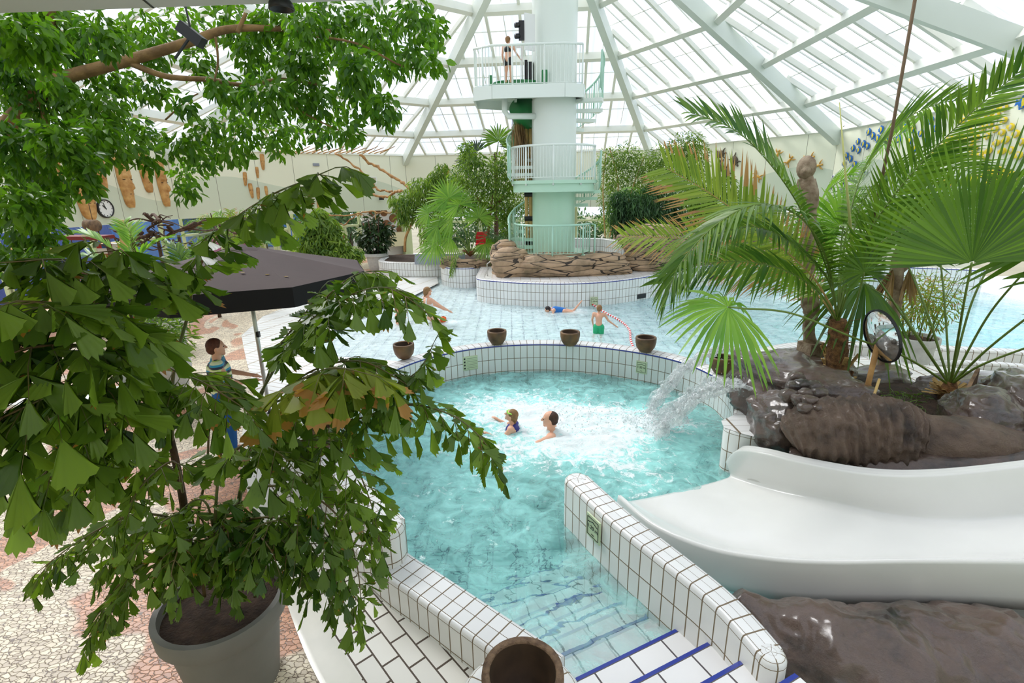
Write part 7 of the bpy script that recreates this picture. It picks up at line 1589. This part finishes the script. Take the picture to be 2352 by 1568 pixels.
# carved driftwood statue
t = thing('wooden_statue', 'tall weathered carved wooden figure on a block beside the palms', 'statue', (4.28, 6.95, .95)); S = lambda x, y: aty(x, y, 6.95)
mb = MB(); b_ = S(1862, 805); mb.box(b_, (.27, .24, .26), rz=.3); mb.build('plinth', M_STATUE, t)
q_ = [S(1861, 790), S(1857, 745), S(1864, 720), S(1860, 690), S(1852, 640), S(1858, 600), S(1856, 560), S(1858, 520), S(1860, 470)]
sp_ = spline(q_, 5); mb = MB(); rr = [.085, .075, .10, .115, .09, .085, .10, .085, .085]; rs = [v.x for v in spline([(r, 0, 0) for r in rr], 5)]; mb.tube(sp_, [r*(1+.07*math.sin(i*1.9)) for i, r in enumerate(rs)], 16); mb.build('lower_body', M_STATUE, t, True)
mb = MB(); mb.tube(spline([S(1858, 480), S(1856, 455), S(1853, 430), S(1852, 405)], 5), [.10, .11, .115, .12, .12, .125, .13, .13, .13, .12, .115, .11, .10, .09, .08, .08], 16); mb.build('torso', M_STATUE, t, True)
mb = MB(); mb.ball(S(1852, 385), (.115, .12, .15), 20); mb.ball(S(1846, 390)+Vector((0, -.05, -.02)), (.07, .08, .09), 14); mb.cap(S(1842, 384)+Vector((0, -.08, 0)), S(1840, 394)+Vector((0, -.1, 0)), .02, .03, 8); mb.build('head', M_STATUE, t, True)
for s in (-1, 1): mb = MB(); mb.tube(spline([S(1853+s*15, 412), S(1853+s*20, 440), S(1853+s*12, 462), S(1853+s*2, 468)+Vector((0, -.1, 0))], 5), .032, 8); mb.build('arm', M_STATUE, t, True)
# round mirror on a driftwood stand
cm = aty(2024, 772, 5.6); t = thing('round_mirror', 'large round safety mirror in a black rim on a stick stand', 'mirror', (cm.x, cm.y, .74))
Mm = Vector((-.9, .02, -.22)).to_track_quat('Z', 'Y').to_matrix()
mir = NT('convex_mirror'); mir.p.inputs['Metallic'].default_value = .95; mir.p.inputs['Roughness'].default_value = .05; mir.p.inputs['Base Color'].default_value = (.8, .84, .82, 1)
mb = MB(); mb.lathe([(.001, .06), (.12, .052), (.22, .03), (.30, .0)], cm, 40, M=Mm); mb.build('mirror_glass', mir.m, t, True)
mb = MB(); mb.lathe([(.30, .01), (.315, .01), (.315, -.02), (.001, -.02)], cm, 40, M=Mm); mb.build('rim', M_DARKM, t)
mb = MB(); mb.tube([cm+Vector((0, .03, -.1)), Vector((cm.x-.02, cm.y+.05, .7))], .03, 8); mb.build('pole', M_DRIFT, t, True)
for i in range(6): a = i*1.05; mb = MB(); mb.tube([Vector((cm.x, cm.y+.05, 1.12)), Vector((cm.x+.16*math.cos(a), cm.y+.05+.16*math.sin(a), .70))], .02, 7); mb.build('stick', M_DRIFT, t, True)
mb = MB(); a, b = aty(2020, 870, 5.2), aty(1995, 945, 5.0); mb.tube([a, b], .014, 6); tag(mb.build('marker_stake', M_BAMBOO, smooth=True), 'thin dead stake standing among the ground ferns before the mirror', 'stake')
mb = MB(); a, b = onz(2190, 980, .8), onz(2232, 905, .95); mb.beam(a+Vector((0, 0, .05)), b+Vector((0.1, .1, .12)), .035, .38, up=(0, 0, 1)); tag(mb.build('stone_slab', M_RUST), 'thin brown stone slab standing on edge between soil and right rocks', 'slab')
q = onz(2250, 900, 1.0); mb = MB(); mb.ball(q, (.06, .05, .11), 10); tag(mb.build('dry_pod', M_STATUE, smooth=True), 'shrivelled grey seed pod hanging by the stone slab', 'pod')
# cables above the palms
a, b = aty(2112, -60, 6.0), aty(1985, 600, 6.2); mb = MB(); mb.tube([a, a.lerp(b, .5)+Vector((.03, 0, 0)), b], .017, 8); tag(mb.build('hanging_rope', M_ROPE, smooth=True), 'thick brown rope hanging from the roof into the feather palm', 'rope')
mb = MB(); mb.tube([aty(1928, 235, 6.6), aty(1940, 380, 6.6), aty(1958, 570, 6.6)], [.006, .012, .02], 7); tag(mb.build('bare_palm_spear', plain('pale_spear', rgb(206, 206, 130), .6), smooth=True), 'pale yellow bare palm spear rising beside the brown rope', 'palm spear')
# water jets from the rock into the whirlpool
def jet(name, label, p0, p1, up, w0, w1, sub=7):
    p0, p1 = Vector(p0), Vector(p1); mb = MB(); t = thing(name, label, 'water jet', p0, 'water jets from the rocks')
    def P_(u, k): q = p0.lerp(p1, u); q.z = p0.z+(p1.z-p0.z)*u*u+up*4*u*(1-u)*.5; return q
    sd = (p1-p0).cross(Vector((0, 0, 1))).normalized()
    for s in range(sub):
        off = (s/(sub-1)-.5); pts = []; rs = []
        for i in range(26): u = i/25; w = w0+(w1-w0)*u; q = P_(u, s)+sd*off*w*1.6+Vector((0, 0, .03*math.sin(9*u+s)*u)); q += Vector(RNG.normal(0, .012+.03*u, 3)); pts.append(q); rs.append((.014+.042*u)*RNG.uniform(.4, 1.5))
        mb.tube(pts, rs, 7)
    mb.build('stream', M_SPLASH, t, True)
    mb = MB()
    for i in range(150): u = RNG.random()**.6; w = w0+(w1-w0)*u; q = P_(u, 0)+sd*RNG.normal(0, w)+Vector((0, 0, RNG.normal(0, .06+.1*u))); mb.ball(q, RNG.uniform(.004, .013), 6)
    o = mb.build('droplets', M_SPLASH, t, True); o['kind'] = 'stuff'
jet('water_jet', 'upper arc of splashing water shooting from the jet rock over the bowl', (3.55, 6.85, .98), (2.2, 7.45, .02), .55, .04, .32)
jet('water_jet', 'middle thin arc of water between the two larger jets', (3.3, 6.3, .82), (2.15, 6.95, .02), .22, .03, .25, 4)
jet('water_jet', 'lower arc of splashing water from the jet rock towards the slide', (3.3, 6.0, .80), (2.1, 6.6, .02), .42, .04, .30)
for cx, cy, r, n, lb in ((2.1, 6.9, .5, 420, 'spray of droplets where the jets hit the whirlpool'), (1.2, 7.2, .8, 260, 'spray of droplets over the churned foam beside the bathers')):
    mb = MB()
    for i in range(n): a = RNG.uniform(0, 6.28); d = r*RNG.random()**.6; mb.ball((cx+d*math.cos(a), cy+d*math.sin(a)*.8, .02+abs(RNG.normal(0, .12))*(1-d/r*.5)), RNG.uniform(.004, .014), 6)
    tag(mb.build('water_spray', MATS.get('foam_droplet') or plain('foam_droplet', rgb(240, 248, 248), .3), smooth=True), lb, 'spray', kind='stuff')
q = Vector((6.6, 7.9, .4)); mb = MB(); mb.tube(spline([(6.2, 8.35, .42), (6.25, 8.15, .40), (6.3, 7.95, .25), (6.3, 7.8, .13)], 5), [.05, .07, .09, .1, .12, .13, .14, .15, .16, .17, .17, .18, .18, .18, .18, .18], 10, flat=2.2); tag(mb.build('small_cascade', M_SPLASH, smooth=True), 'small sheet of water spilling over white tiles behind the mirror', 'cascade')
# trailing nozzle and bottle, small things near the rock face
q = aty(1432, 533, 19.0); t = thing('bottle', 'small white bottle standing on the rock below the dark weeping bush', 'bottle', q); mb = MB(); mb.lathe([(.001, -.12), (.07, -.12), (.07, .06), (.03, .12), (.03, .16), (.001, .16)], q, 14); mb.build('body', M_WHITE, t, True); mb = MB(); mb.lathe([(.035, .14), (.035, .19), (.001, .19)], q, 10); mb.build('cap', M_DARKM, t)
